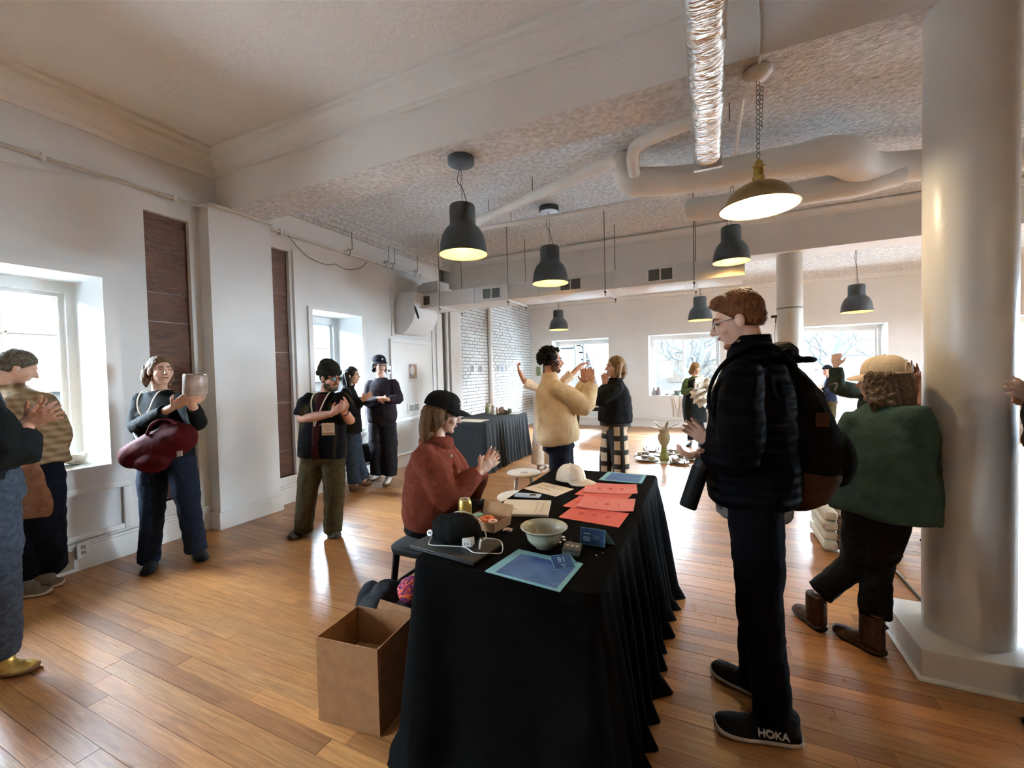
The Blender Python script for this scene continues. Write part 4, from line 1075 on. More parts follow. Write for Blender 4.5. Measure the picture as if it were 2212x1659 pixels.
# baseball cap builder (also worn by people)
def ball_cap(root, c, f, u, m, r=(0.087, 0.105, 0.095), brim=0.085, brim_drop=0.02, vox=0.0045, hole=False, mbrim=None, worn=False):
    c, f, u = V(c), V(f).normalized(), V(u).normalized()
    f = (f - u*f.dot(u)).normalized(); rt = f.cross(u).normalized()
    R3 = Matrix((rt, f, u)).transposed()
    b = MB(); n, mm = 40, 12
    rings = []
    for i in range(mm + 1):
        th = (math.pi/2) * i / mm
        k = math.cos(th) ** 0.75 if i < mm else 0.02
        ring = []
        for j in range(n):
            a = 2*math.pi*j/n
            sq = 1 + 0.012*abs(math.cos(3*a))
            p = V((r[0]*k*math.cos(a)*sq, r[1]*k*math.sin(a)*sq, r[2]*math.sin(th)))
            if p.y > 0: p.z += 0.012*k*(p.y/r[1])*(1 if i else 0)
            ring.append(c + R3 @ p)
        rings.append(ring)
    crown = MB().ring_loft(rings, caps=True).build('cap' if worn else 'crown', m, root, smooth=True)
    sub = crown if worn else root
    tk = MB()
    N = 18; top = []; bot = []
    for s in range(6):
        t = s / 5
        row = []
        for j in range(N + 1):
            a = math.radians(18 + 144*j/N)
            x = math.cos(a)*r[0]*(1.0 + 0.02*t); y = math.sin(a)*r[1]*0.97 + t*brim*(math.sin(a)**0.8)
            z = 0.004 - brim_drop*t*t - 0.014*(x/r[0])**2*(0.2 + 0.8*t)
            row.append(c + R3 @ V((x, y, z)))
        top.append(row)
    W_ = N + 1
    vs = [p for row in top for p in row] + [p - u*0.004 for row in top for p in row]
    o = 6*W_; fs = []
    for s in range(5):
        for j in range(N):
            a0, a1, a2, a3 = s*W_+j, s*W_+j+1, (s+1)*W_+j+1, (s+1)*W_+j
            fs += [(a0, a1, a2, a3), (o+a0, o+a3, o+a2, o+a1)]
        fs += [(s*W_, (s+1)*W_, o+(s+1)*W_, o+s*W_), ((s+1)*W_-1+0, o+(s+1)*W_-1, o+(s+2)*W_-1, (s+2)*W_-1)]
    for j in range(N): fs.append((5*W_+j, 5*W_+j+1, o+5*W_+j+1, o+5*W_+j)); 
    tk.add(vs, fs).build('brim', mbrim or m, sub, smooth=True, angle=0.9)
    MB().ell(c + R3 @ V((0, 0, r[2] + 0.001)), 0.008, n=10, m=6).build('button', m, sub, smooth=True)
    for k in range(6):
        a = math.pi/6 + k*math.pi/3
        pts = []
        for i in range(9):
            th = (math.pi/2)*i/8*0.97; kk = math.cos(th)**0.75
            pp = V((r[0]*kk*math.cos(a), r[1]*kk*math.sin(a), r[2]*math.sin(th)))
            if pp.y > 0: pp.z += 0.012*kk*(pp.y/r[1])*(1 if i else 0)
            pts.append(c + R3 @ (pp*1.006))
        MB().tube(pts, 0.0016, 5).build('seam', m, crown, smooth=True)
    if hole:
        pts = [c + R3 @ V((0.042*math.cos(a), -math.sqrt(max(0, 1 - (0.042*math.cos(a)/r[0])**2))*r[1]*1.004, 0.008 + 0.05*math.sin(a))) for a in [math.pi*k/12 for k in range(13)]]
        def onsurf(x, z):
            th = math.asin(min(0.99, z/r[2])); kk = math.cos(th)**0.75
            return c + R3 @ V((x, -math.sqrt(max(0, 1 - (x/(r[0]*kk))**2))*r[1]*kk*1.012, z))
        cen = onsurf(0, 0.03)
        rim = [onsurf(0.040*math.cos(math.pi*k/14), 0.010 + 0.045*math.sin(math.pi*k/14)) for k in range(15)]
        MB().add([cen] + rim, [(0, i, i+1) for i in range(1, 15)] + [(0, 15, 1)]).build('back_opening', mat('hair_in_opening', (0.01, 0.008, 0.007)), crown)
        MB().tube(rim, 0.003, 6).build('opening_hem', m, crown, smooth=True)
    MB().tube([c + R3 @ V((r[0]*1.0*math.cos(2*math.pi*k/36), r[1]*1.0*math.sin(2*math.pi*k/36), 0.003)) for k in range(36)], 0.004, 6, closed=True).build('sweatband', m, crown, smooth=True)
    return crown
CREAMCAP = mat('cream_cotton', srgb(222, 204, 178), srgb(234, 218, 194), rough=0.85, scale=30, bump=0.3, bscale=60)
hc = thing('baseball_cap', 'cream baseball cap lying at the far end of the table', 'cap', (-0.83, 2.72, TH))
ball_cap(hc, (-0.85, 2.715, TH + 0.014), (0.9, -0.25, 0.04), (-0.04, 0.02, 1), CREAMCAP, brim=0.085, r=(0.088, 0.10, 0.10), brim_drop=0.012)

# -------- far table pots and paper
GL = [mat('olive_glaze', srgb(150, 150, 110), srgb(172, 170, 130), rough=0.3), mat('clay_pink', srgb(150, 118, 104), srgb(176, 148, 132), rough=0.6), mat('bone_glaze', srgb(170, 156, 140), srgb(190, 178, 160), rough=0.35), mat('sage_glaze', srgb(110, 124, 110), srgb(130, 142, 126), rough=0.35)]
pots = [(1054, 893, 0, 'olive speckled tumbler at the left of the far table', [(0.045, 0), (0.05, 0.01), (0.05, 0.12), (0.046, 0.125), (0.042, 0.1), (0.0, 0.02)]),
        (1066, 895, 2, 'tall pale bottle-shaped pot on the far table', [(0.05, 0), (0.052, 0.02), (0.03, 0.09), (0.026, 0.12), (0.034, 0.16), (0.0, 0.16)]),
        (1069, 884, 2, 'square-shouldered tall pot behind the bottle-shaped one', [(0.045, 0), (0.05, 0.02), (0.05, 0.17), (0.045, 0.18), (0.0, 0.18)]),
        (1074, 893, 1, 'slim clay pot beside the tall pale bottle', [(0.036, 0), (0.04, 0.02), (0.022, 0.07), (0.02, 0.11), (0.0, 0.11)]),
        (1081, 892, 1, 'squat clay pot with a narrow collar', [(0.04, 0), (0.05, 0.03), (0.045, 0.06), (0.026, 0.08), (0.03, 0.1), (0.0, 0.1)]),
        (1090, 891, 1, 'round pinkish pot with a dark lid', [(0.045, 0), (0.058, 0.03), (0.05, 0.07), (0.03, 0.09), (0.034, 0.115), (0.0, 0.12)]),
        (1097, 892, 0, 'low olive bowl among the pots', [(0.03, 0), (0.052, 0.03), (0.05, 0.06), (0.046, 0.06), (0.0, 0.02)]),
        (1108, 891, 3, 'sage green cup at the right of the pots', [(0.034, 0), (0.042, 0.03), (0.036, 0.07), (0.04, 0.09), (0.0, 0.09)])]
for px, py, k, lb, pr in pots:
    p = onZ(px, py, 0.752)
    tag(MB().lathe(pr, (max(p.x, -3.8), min(max(p.y, 5.7), 7.1), 0.749), 20).build('pot', GL[k], None, smooth=True, angle=0.8), lb, 'pot', 'small pots on the far table')
r = sheet('paper', 'white sheet on the far black table', 'paper', [(-3.72, 5.72), (-3.20, 5.70), (-3.20, 6.02), (-3.66, 6.04)], 0.752, 0.002, PAPER, 'papers on the table')
r = sheet('paper', 'second white sheet at the far end of the far table', 'paper', [(-3.30, 6.93), (-3.12, 6.93), (-3.12, 7.12), (-3.30, 7.12)], 0.752, 0.002, PAPER, 'papers on the table')

# -------- stools
STW = mat('cream_stool_top', srgb(205, 194, 176), srgb(218, 208, 190), rough=0.45, scale=8)
STL = mat('brushed_leg', srgb(160, 150, 136), srgb(176, 166, 150), rough=0.35, metal=0.6)
def round_stool(x, y, h, label):
    root = thing('round_stool', label, 'stool', (x, y, 0), 'round white stools')
    MB().lathe([(0.0, h - 0.028), (0.165, h - 0.028), (0.178, h - 0.02), (0.18, h - 0.006), (0.172, h), (0.0, h - 0.002)], (x, y, 0), 36, caps=False).build('seat', STW, root, smooth=True, angle=0.7)
    MB().lathe([(0.05, 0), (0.0, 0.001)], (x + 0.02, y - 0.03, h - 0.0015), 16, caps=False).build('finger_hole', mat('shadow_grey', (0.35, 0.33, 0.3)), root).scale = (1.0, 1.0, 1.0)
    for k in range(4):
        a = math.pi/4 + k*math.pi/2 + 0.3
        MB().tube([(x + 0.10*math.cos(a), y + 0.10*math.sin(a), h - 0.028), (x + 0.165*math.cos(a), y + 0.165*math.sin(a), 0.0)], 0.011, 10, flat=True).build('leg', STL, root, smooth=True)
    MB().tube([(x + 0.135*math.cos(q), y + 0.135*math.sin(q), 0.2) for q in [2*math.pi*k/24 for k in range(24)]], 0.006, 6, closed=True).build('ring_brace', STL, root, smooth=True)
    return root
round_stool(-1.80, 4.12, 0.45, 'round cream stool with thin metal legs, farther from the table')
round_stool(-1.50, 3.30, 0.45, 'round cream stool half hidden by the table edge')
BLK = mat('black_painted_wood', (0.008, 0.007, 0.007), (0.013, 0.012, 0.011), rough=0.6, scale=14, spec=0.12)
st = thing('seat_stool', 'dark padded stool under the seated woman', 'stool', (-1.62, 2.20, 0))
SX, SY, SH = -1.63, 2.20, 0.455
b = MB(); 
rings = []
for dz, k in ((-0.05, 0.93), (-0.045, 1.0), (-0.015, 1.02), (-0.004, 0.97), (0.0, 0.85)):
    rings.append([V((SX + 0.20*k*math.copysign(abs(math.cos(a))**0.5, math.cos(a)), SY + 0.17*k*math.copysign(abs(math.sin(a))**0.5, math.sin(a)), SH + dz)) for a in [2*math.pi*j/36 for j in range(36)]])
b.ring_loft(rings).build('seat', BLK, st, smooth=True, angle=0.9)
for sx in (-1, 1):
    for sy in (-1, 1):
        MB().tube([(SX + sx*0.15, SY + sy*0.12, SH - 0.05), (SX + sx*0.19, SY + sy*0.15, 0)], [0.022, 0.018], 8, flat=True).build('leg', BLK, st)
    MB().tube([(SX + sx*0.172, SY - 0.137, 0.2), (SX + sx*0.172, SY + 0.137, 0.2)], 0.012, 8).build('stretcher', BLK, st)

# -------- cardboard box, black bag, yarn
bxr = thing('cardboard_box', 'open tall brown cardboard box on the floor beside the black cloth', 'box', (-1.42, 1.44, 0))
q = [V((-1.575, 1.300, 0)), V((-1.262, 1.335, 0)), V((-1.285, 1.60, 0)), V((-1.595, 1.565, 0))]
HB = 0.367
CARD2 = mat('plain_cardboard', srgb(138, 94, 56), srgb(154, 108, 68), rough=0.85, scale=20, bump=0.12, bscale=120)
for i in range(4):
    p, r2 = q[i], q[(i+1) % 4]; d = (r2-p).normalized(); nn = V((-d.y, d.x, 0))
    MB().prism([p, r2, r2 + V((0, 0, HB)), p + V((0, 0, HB))], nn*0.005).build('side', CARD2, bxr)
MB().prism([p*0.999 + V((0, 0, 0.001)) for p in q], (0, 0, 0.005)).build('bottom', CARD2, bxr)
c = sum(q, V((0, 0, 0)))/4
MB().prism([p + (c-p)*0.06 + V((0, 0, 0.19)) for p in q], (0, 0, 0.004)).build('inner_flap', mat('pale_cardboard', srgb(176, 138, 92), srgb(190, 152, 106), rough=0.85), bxr)
bs = q[2] - q[3]
MB().prism([q[3] + bs*0.3 + V((0, 0.012, HB - 0.02)), q[2] + V((0, 0.012, HB - 0.02)), q[2] + V((0.0, 0.04, HB + 0.0)), q[3] + bs*0.3 + V((0, 0.045, HB + 0.022))], V((0, 0.004, 0))).build('back_flap', CARD2, bxr)
bg_ = MB(); bc = V((-1.62, 1.80, 0))
for i in range(10):
    a = i*0.63
    bg_.ell(bc + V((0.10*math.cos(a), 0.08*math.sin(a), 0.15 + 0.035*(i % 3))), (0.10, 0.085, 0.14))
bg_.ell(bc + V((0, 0, 0.25)), (0.12, 0.10, 0.13)); bg_.ell(bc + V((0.14, 0.10, 0.16)), (0.08, 0.08, 0.14))
tag(bg_.remesh('black_bag', mat('black_nylon', (0.006, 0.006, 0.007), (0.011, 0.011, 0.012), rough=0.7, scale=20, bump=0.3, bscale=40, spec=0.08), None, 0.012, 5, 0.03, 0.09), 'slumped black bag behind the cardboard box', 'bag')
yn = MB(); yc = V((-1.395, 1.73, 0.405)); ry = random.Random(4)
for k in range(46):
    u1, u2, u3 = ry.uniform(-1, 1), ry.uniform(0, 6.28), ry.uniform(0, 6.28)
    ax_ = V((math.cos(u2)*math.sqrt(1-u1*u1), math.sin(u2)*math.sqrt(1-u1*u1), u1)); s1 = ax_.orthogonal().normalized(); s2 = ax_.cross(s1)
    pts = [yc + (s1*math.cos(t) + s2*math.sin(t))*0.062 + ax_*0.02*math.sin(2*t + u3) + V((ry.uniform(-.004, .004), 0, 0)) for t in [2*math.pi*i/18 for i in range(18)]]
    yn.cur = k % 3
    yn.tube(pts, 0.0042, 5, closed=True)
yo = yn.build('yarn_ball', [mat('magenta_yarn', srgb(140, 30, 80), srgb(165, 45, 95), rough=0.9), mat('purple_yarn', srgb(80, 30, 90), srgb(100, 40, 110), rough=0.9), mat('orange_yarn', srgb(200, 80, 30), srgb(215, 100, 40), rough=0.9)], None, smooth=True)
tag(yo, 'ball of magenta, purple and orange yarn behind the box', 'yarn')
tag(MB().lathe([(0.07, 0), (0.085, 0.06), (0.08, 0.34), (0.0, 0.34)], (-1.395, 1.73, 0.0), 20).build('yarn_basket', BLK, None, smooth=True, angle=0.8), 'dark basket holding the yarn ball', 'basket')

# -------- vase sculpture with leaves and the plates round it
SAGE = mat('sage_stoneware', srgb(150, 142, 112), srgb(170, 162, 130), rough=0.45, scale=10)
_n, _l, _p = nodes_of(SAGE)
_rg = [x for x in _n if x.type == 'VALTORGB'][0]
vs_ = thing('vase_sculpture', 'tall sage stoneware vase sprouting leaves on the floor', 'vase', (-0.71, 7.35, 0))
LIME = mat('lime_glaze', srgb(130, 138, 70), srgb(160, 164, 92), rough=0.3, scale=30)
MB().lathe([(0.0, 0), (0.078, 0.0), (0.076, 0.02), (0.062, 0.11), (0.05, 0.19), (0.047, 0.215)], (-0.71, 7.35, 0.012), 32, caps=False).build('stem', LIME, vs_, smooth=True)
MB().lathe([(0.047, 0.215), (0.05, 0.235), (0.075, 0.28), (0.094, 0.335), (0.098, 0.38), (0.088, 0.42), (0.07, 0.44)], (-0.71, 7.35, 0.012), 32, caps=False).build('bulb', SAGE, vs_, smooth=True)
MB().lathe([(0.07, 0.44), (0.074, 0.445), (0.078, 0.50), (0.07, 0.505), (0.06, 0.48), (0.0, 0.46)], (-0.71, 7.35, 0.012), 32, caps=False).build('collar', SAGE, vs_, smooth=True, angle=0.8)
for k, (a, ln, up_) in enumerate(((0.1, 0.26, 0.10), (0.45, 0.2, 0.13), (1.3, 0.14, 0.16), (2.4, 0.18, 0.14), (3.0, 0.2, 0.07), (4.2, 0.14, 0.06), (5.4, 0.16, 0.08))):
    d = V((math.cos(a), math.sin(a), 0)); sd = V((-d.y, d.x, 0)); o = V((-0.71, 7.35, 0.505)) + d*0.045
    rings = []
    for i in range(9):
        t = i/8; c = o + d*ln*t + V((0, 0, up_*t - 0.03*t*t)); wd = 0.028*math.sin(math.pi*min(0.98, 0.12 + t*0.86))**0.8; th_ = 0.007*(1 - 0.7*t) + 0.002
        rings.append([c + sd*wd*math.cos(q) + V((0, 0, 1))*th_*math.sin(q) for q in [2*math.pi*j/8 for j in range(8)]])
    MB().ring_loft(rings).build('leaf', SAGE, vs_, smooth=True)
MINT = mat('pale_mint_glaze', srgb(196, 204, 172), srgb(210, 216, 190), rough=0.25)
tag(MB().lathe([(0.0, 0), (0.34, 0.0), (0.345, 0.006), (0.33, 0.01), (0.0, 0.01)], (-0.70, 7.42, 0.001), 40, caps=False).build('round_mat', MINT, None, smooth=True, angle=0.6), 'pale mint round tray under the vase', 'tray')
PLT = [mat('white_plate', srgb(200, 196, 182), srgb(212, 208, 196), rough=0.25), mat('taupe_plate', srgb(140, 124, 108), srgb(160, 144, 128), rough=0.4), mat('mauve_plate', srgb(120, 104, 104), srgb(150, 132, 130), rough=0.4)]
pls = [(1397, 992, 0.19, 0, 1, 'round plate with a lidded green form, front left of the vase'), (1391, 983, 0.16, 1, 1, 'tan plate at the far left of the floor setting'), (1408, 973, 0.15, 1, 0, 'raised taupe dish behind the left plates'), (1455, 978, 0.19, 0, 1, 'white plate with grey bits right behind the vase'), (1478, 990, 0.22, 0, 1, 'wide white plate at the right of the floor setting'), (1467, 999, 0.15, 2, 1, 'mauve ring dish nearest on the right'), (1423, 984, 0.11, 0, 0, 'tiny pale dish just left of the vase')]
for px, py, r_, k, ins, lb in pls:
    p = onZ(px, py, 0.02)
    t_ = thing('plate', lb, 'plate', (p.x, p.y, 0.011), 'ceramic plates on the floor')
    MB().lathe([(0.0, 0.0), (r_*0.55, 0.0), (r_, 0.022), (r_*1.02, 0.028), (r_*0.95, 0.026), (r_*0.55, 0.008), (0.0, 0.007)], (p.x, p.y, 0.012), 30, caps=False).build('dish', PLT[k], t_, smooth=True)
    if ins:
        for j in range(3):
            a = 1.1*j + k
            MB().ell((p.x + r_*0.45*math.cos(a), p.y + r_*0.45*math.sin(a), 0.045), (r_*0.28, r_*0.22, 0.028)).build('clay_form', [SAGE, PLT[1], PLT[2]][(j + k) % 3], t_, smooth=True)
    if r_ == 0.15:
        for j in range(4):
            a = 0.8 + 1.5*j; MB().tube([(p.x + r_*math.cos(a), p.y + r_*math.sin(a), 0.035), (p.x + r_*1.05*math.cos(a), p.y + r_*1.05*math.sin(a), 0.075)], [0.014, 0.007], 7).build('knob', PLT[k], t_, smooth=True)

# -------- piano, pedestal with vase
PIANO = mat('black_lacquer', (0.008, 0.008, 0.009), (0.012, 0.012, 0.013), rough=0.15, coat=0.6)
pi_ = thing('grand_piano', 'black grand piano by the back wall, mostly hidden', 'piano', (-2.25, 10.4, 0))
out_ = [(-3.0, 10.9), (-3.0, 9.75), (-1.95, 9.75), (-1.92, 10.1), (-2.0, 10.45), (-2.15, 10.7), (-2.3, 11.0), (-2.55, 11.2), (-2.85, 11.1)]
MB().prism([(x, y, 0.62) for x, y in out_], (0, 0, 0.30)).build('case', PIANO, pi_, bevel=0.01)
MB().prism([(x, y, 0.925) for x, y in out_], (0, 0, 0.022)).build('lid', PIANO, pi_, bevel=0.006)
MB().box((-2.97, 9.55, 0.58), (-1.97, 9.76, 0.66)).build('keybed', PIANO, pi_, bevel=0.006)
MB().box((-2.9, 9.57, 0.66), (-2.05, 9.73, 0.675)).build('keys', mat('ivory_keys', (0.7, 0.68, 0.6)), pi_)
for x, y in ((-2.9, 9.88), (-2.05, 9.88), (-2.55, 11.0)):
    lg = MB().tube([(x, y, 0.62), (x, y, 0.45), (x, y, 0.07)], [0.075, 0.06, 0.032], 8, flat=True).build('leg', PIANO, pi_)
    MB().lathe([(0.0, 0.0), (0.03, 0.0), (0.03, 0.05), (0.015, 0.07)], (x, y, 0.0), 12).build('caster', BRASS, lg, smooth=True)
lyre = MB().box((-2.33, 9.95, 0.08), (-2.17, 10.0, 0.62)).build('pedal_lyre', PIANO, pi_)
pd_ = thing('pedestal', 'white plinth beside the woman holding paper', 'plinth', (0.08, 8.3, 0))
MB().box((-0.08, 8.20, 0), (0.26, 8.54, 0.72)).build('block', mat('plinth_white', (0.60, 0.60, 0.56), (0.66, 0.66, 0.62), rough=0.5), pd_, bevel=0.004)
MB().box((-0.09, 8.19, 0.72), (0.27, 8.55, 0.745)).build('top', PAINT_W, pd_, bevel=0.004)
tag(MB().lathe([(0.0, 0), (0.08, 0), (0.10, 0.06), (0.11, 0.14), (0.085, 0.2), (0.09, 0.22), (0.0, 0.2)], (0.09, 8.37, 0.746), 24, caps=False).build('pot', GL[0], None, smooth=True), 'olive pot on the white plinth', 'pot')

# -------- low wooden stack and cable behind the green jacket
WD = mat('weathered_wood', srgb(120, 98, 80), srgb(150, 128, 108), rough=0.8, scale=6, stretch=(1, 6, 6), bump=0.3)
WW = mat('chipped_white_wood', srgb(190, 180, 158), srgb(214, 205, 186), rough=0.7, scale=9, bump=0.4)
pk = thing('wooden_crate', 'low weathered crate with chipped white rails behind the green jacket', 'crate', (1.05, 4.4, 0))
for k, z in enumerate((0.02, 0.11, 0.20)):
    MB().box((0.90, 4.16, z), (1.31, 4.20, z + 0.07)).build('plank', WD, pk, bevel=0.006)
    MB().box((0.90, 4.62, z), (1.31, 4.66, z + 0.07)).build('plank', WD, pk, bevel=0.006)
for k in range(4): MB().box((0.90, 4.16 + 0.125*k, 0.28), (1.31, 4.27 + 0.125*k, 0.30)).build('slat', WD, pk, bevel=0.004)
for k, z in enumerate((0.02, 0.10, 0.18, 0.26)):
    MB().box((0.80 + 0.012*(k % 2), 4.12, z), (0.895, 4.68, z + 0.065)).build('rail', WW, pk, bevel=0.014)
p0, p1, p2 = onZ(1865, 1198, 0.004), onZ(1920, 1222, 0.004), onZ(1985, 1290, 0.004)
tag(MB().tube([p0, p1, p2, p2 + V((0.02, -0.35, 0))], 0.012, 6, sub=5, squash=0.5).build('floor_cable', mat('olive_cable', srgb(70, 64, 46), srgb(86, 78, 58), rough=0.7), None, smooth=True), 'flat dark cable crossing the floor to the column', 'cable')
# speaker on a wall bracket
p = onX(795, 980, XL + 0.12)
sp_ = thing('loudspeaker', 'small black loudspeaker on a ledge under the second window', 'speaker', (XL + 0.13, p.y, 0.3))
MB().box((XL + 0.05, p.y - 0.10, 0.28), (XL + 0.22, p.y + 0.10, 0.52)).build('cabinet', BLK, sp_, bevel=0.012)
MB().lathe([(0.0, 0.0), (0.06, 0.0), (0.06, 0.004), (0.0, 0.008)], (0, 0, 0), 20, rot=Matrix.Rotation(math.pi/2, 3, 'Y')).build('cone', BLACKCORD, sp_).location = (XL + 0.22, p.y, 0.40)
MB().box((XL + 0.03, p.y - 0.14, 0.25), (XL + 0.24, p.y + 0.14, 0.28)).build('shelf', PAINT_W, sp_)
MB().tube([(XL + 0.1, p.y + 0.06, 0.26), (XL + 0.13, p.y + 0.05, 0.12), (XL + 0.09, p.y - 0.04, 0.03), (XL + 0.13, p.y - 0.12, 0.012)], 0.006, 6, sub=6).build('cord', BLACKCORD, sp_, smooth=True)
# cords below the middle back window
p = onY(1456, 862, YB - 0.03); p2 = onY(1463, 916, YB - 0.04); p3 = onY(1474, 862, YB - 0.03)
tag(MB().tube([p, (p.x + 0.05, YB - 0.03, 0.45), p2, (p3.x - 0.02, YB - 0.03, 0.45), p3], 0.009, 6, sub=8).build('hanging_loop', mat('tan_cord', srgb(176, 140, 104), srgb(186, 150, 114)), None, smooth=True), 'tan cord hanging in a loop below the middle back window', 'cord')
# window sill odds
def sillpot(px, py, pr, m, lb, Y=11.75, z=0.812):
    p = onY(px, py, Y)
    tag(MB().lathe(pr, (p.x, Y, z), 18).build('sill_vessel', m, None, smooth=True, angle=0.8), lb, 'vessel', 'small vessels on the back window sill')
sillpot(1413, 850, [(0.06, 0), (0.07, 0.02), (0.05, 0.1), (0.02, 0.17), (0.022, 0.2), (0.0, 0.2)], PLT[2], 'left mauve teardrop bottle on the middle back window sill')
sillpot(1423, 850, [(0.06, 0), (0.075, 0.03), (0.06, 0.12), (0.03, 0.2), (0.026, 0.22), (0.0, 0.22)], PLT[2], 'right mauve teardrop bottle on the middle back window sill')
sillpot(1441, 852, [(0.05, 0), (0.055, 0.01), (0.055, 0.05), (0.0, 0.055)], PLT[2], 'low mauve dish on the middle back window sill')
sillpot(1455, 852, [(0.07, 0), (0.085, 0.02), (0.04, 0.05), (0.0, 0.05)], GL[3], 'low sage dish on the middle back window sill')
sillpot(1465, 850, [(0.05, 0), (0.05, 0.02), (0.13, 0.09), (0.11, 0.13), (0.0, 0.1)], GL[3], 'spreading sage vessel on the middle back window sill')
# bundle of cloth in the left window
bd = MB(); rb = random.Random(9)
bc = V((-4.86, 1.55, 0.83))
for i in range(13):
    a = rb.uniform(0, 6.28); rr_ = rb.uniform(0.0, 1)
    bd.ell(bc + V((0.12*rr_*math.cos(a), 0.19*rr_*math.sin(a), 0.02 + 0.05*(1-rr_))), (0.09, 0.11, 0.03), Matrix.Rotation(rb.uniform(-.5, .5), 3, 'X') @ Matrix.Rotation(rb.uniform(-.5, .5), 3, 'Y'))
for i in range(6):
    a = i*1.05
    bd.tube([bc + V((0.14*math.cos(a + t), 0.21*math.sin(a + t), 0.03 + 0.03*math.sin(3*t + i))) for t in (0, 0.4, 0.8, 1.2)], [0.02, 0.03, 0.03, 0.018], 8, sub=4)
bun = tag(bd.remesh('cloth_bundle', mat('cream_canvas', srgb(196, 186, 166), srgb(224, 216, 200), rough=0.9, scale=10, bump=0.3), None, 0.007, 3, 0.02, 0.05), 'heap of crumpled cream canvas on the left window sill', 'cloth')
tag(MB().tube([(-4.80, 1.60, 0.90), (-4.78, 1.63, 0.915)], 0.02, 10).build('red_knob', mat('coral_knob', srgb(205, 105, 95), srgb(215, 120, 108)), None, smooth=True), 'small coral knob lying on the canvas heap', 'knob')
tk = MB()
for i in range(8): tk.obox((-4.78 + 0.03*math.cos(i*2), 1.18 + 0.035*i, 0.825 + 0.004*(i % 3)), V((0.04, 0.01*math.sin(i), 0.006)), V((0.01, 0.04, 0.008*math.cos(i))), V((0, 0, 0.004)))
tag(tk.remesh('tissue', mat('pink_tissue', srgb(214, 190, 184), srgb(230, 214, 206), rough=0.8), None, 0.005, 2), 'crumpled pinkish tissue along the left window sill', 'tissue')
# ================================================================== outside the windows
STONE = mat('pale_stone_facade', (0.0203, 0.0186, 0.0168), (0.0243, 0.0219, 0.0192), rough=0.9, spec=0.0, scale=1.2)
STONE_T = mat('pale_stone_trim', (0.0294, 0.0261, 0.0226), (0.0325, 0.0286, 0.0247), rough=0.9, spec=0.0)
WGLS = mat('bluish_far_glass', (0.0167, 0.0136, 0.0115), (0.0205, 0.0168, 0.0135), rough=0.6, spec=0.0)
IRON = mat('grey_painted_iron', (0.0105, 0.0104, 0.0107), (0.0137, 0.0131, 0.0126), rough=0.7, spec=0.0)
BARK = mat('grey_bark', (0.0091, 0.0092, 0.0086), (0.0127, 0.0122, 0.0111), rough=0.9, spec=0.05, scale=8)
ORB = mat('orange_brick_wall', (0.0315, 0.0168, 0.0103), (0.0334, 0.0193, 0.0123), rough=0.9, spec=0.0, scale=3)
GRD = mat('pale_pavement', (0.40, 0.40, 0.40), (0.46, 0.46, 0.46), rough=0.9, scale=2)
gnd = MB().box((-60, -40, -0.75), (60, 70, -0.7)).build('ground', GRD); struct(gnd)
# pale building with arched windows seen through the left windows
bl = thing('stone_building', 'pale stone building with arched windows outside the left window', 'building', (-13, 4, -0.7))
MB().box((-15.5, -8, -0.7), (-13.0, 16, 4.4)).build('facade', mat('grey_stone_facade', (0.0109, 0.0102, 0.0094), (0.0135, 0.0123, 0.0112), rough=0.9, spec=0.0, scale=1.2), bl)
MB().box((-13.0, -8, 1.32), (-12.86, 16, 1.46)).build('string_course', STONE_T, bl)
for k in range(8):
    yc = -6.2 + 2.45*k
    pts = [(-12.99, yc - 0.85, 1.46), (-12.99, yc + 0.85, 1.46), (-12.99, yc + 0.85, 3.1)] + [(-12.99, yc + 0.85*math.cos(a), 3.1 + 0.62*math.sin(a)) for a in [math.pi*i/10 for i in range(1, 10)]] + [(-12.99, yc - 0.85, 3.1)]
    w_ = MB().prism(pts, (0.03, 0, 0)).build('arched_window', WGLS, bl)
    MB().tube([(-12.93, yc - 0.9, 1.46), (-12.93, yc - 0.9, 3.1)] + [(-12.93, yc - 0.9*math.cos(a), 3.1 + 0.68*math.sin(a)) for a in [math.pi*i/10 for i in range(1, 10)]] + [(-12.93, yc + 0.9, 3.1), (-12.93, yc + 0.9, 1.46)], 0.07, 6).build('surround', STONE_T, w_)
    MB().box((-12.97, yc - 0.03, 1.46), (-12.93, yc + 0.03, 3.7)).build('mullion', STONE_T, w_)
    MB().box((-12.97, yc - 0.85, 2.55), (-12.93, yc + 0.85, 2.62)).build('transom', STONE_T, w_)
# fire escape outside the back left window
fb = thing('brick_apartment', 'pale apartment block behind the fire escape', 'building', (-9, 24, -0.7))
MB().box((-16, 24, -0.7), (-3.4, 28, 4.6)).build('facade', STONE, fb)
for k, (x, z) in enumerate(((-8.8, 0.6), (-8.8, 3.4), (-6.6, 0.6), (-6.6, 3.4), (-11, 0.6), (-11, 3.4))):
    w_ = MB().box((x - 0.55, 23.93, z), (x + 0.55, 24.0, z + 1.7)).build('window', WGLS, fb)
    MB().box((x - 0.65, 23.9, z - 0.1), (x + 0.65, 24.0, z)).build('sill', STONE_T, w_)
fe = thing('fire_escape', 'grey iron fire escape with stairs outside the back left window', 'fire escape', (-7.2, 22, 0))
for z in (0.15, 2.7):
    MB().box((-9.4, 21.6, z), (-6.4, 22.9, z + 0.08)).build('platform', IRON, fe)
    for yy in (21.62,):
        MB().box((-9.4, yy, z + 0.95), (-6.4, yy + 0.05, z + 1.0)).build('handrail', IRON, fe)
        for k in range(19): MB().box((-9.38 + 0.164*k, yy, z + 0.08), (-9.35 + 0.164*k, yy + 0.03, z + 0.95)).build('baluster', IRON, fe)
for x in (-9.4, -6.45): MB().box((x, 21.6, -0.7), (x + 0.07, 21.67, 5)).build('post', IRON, fe)
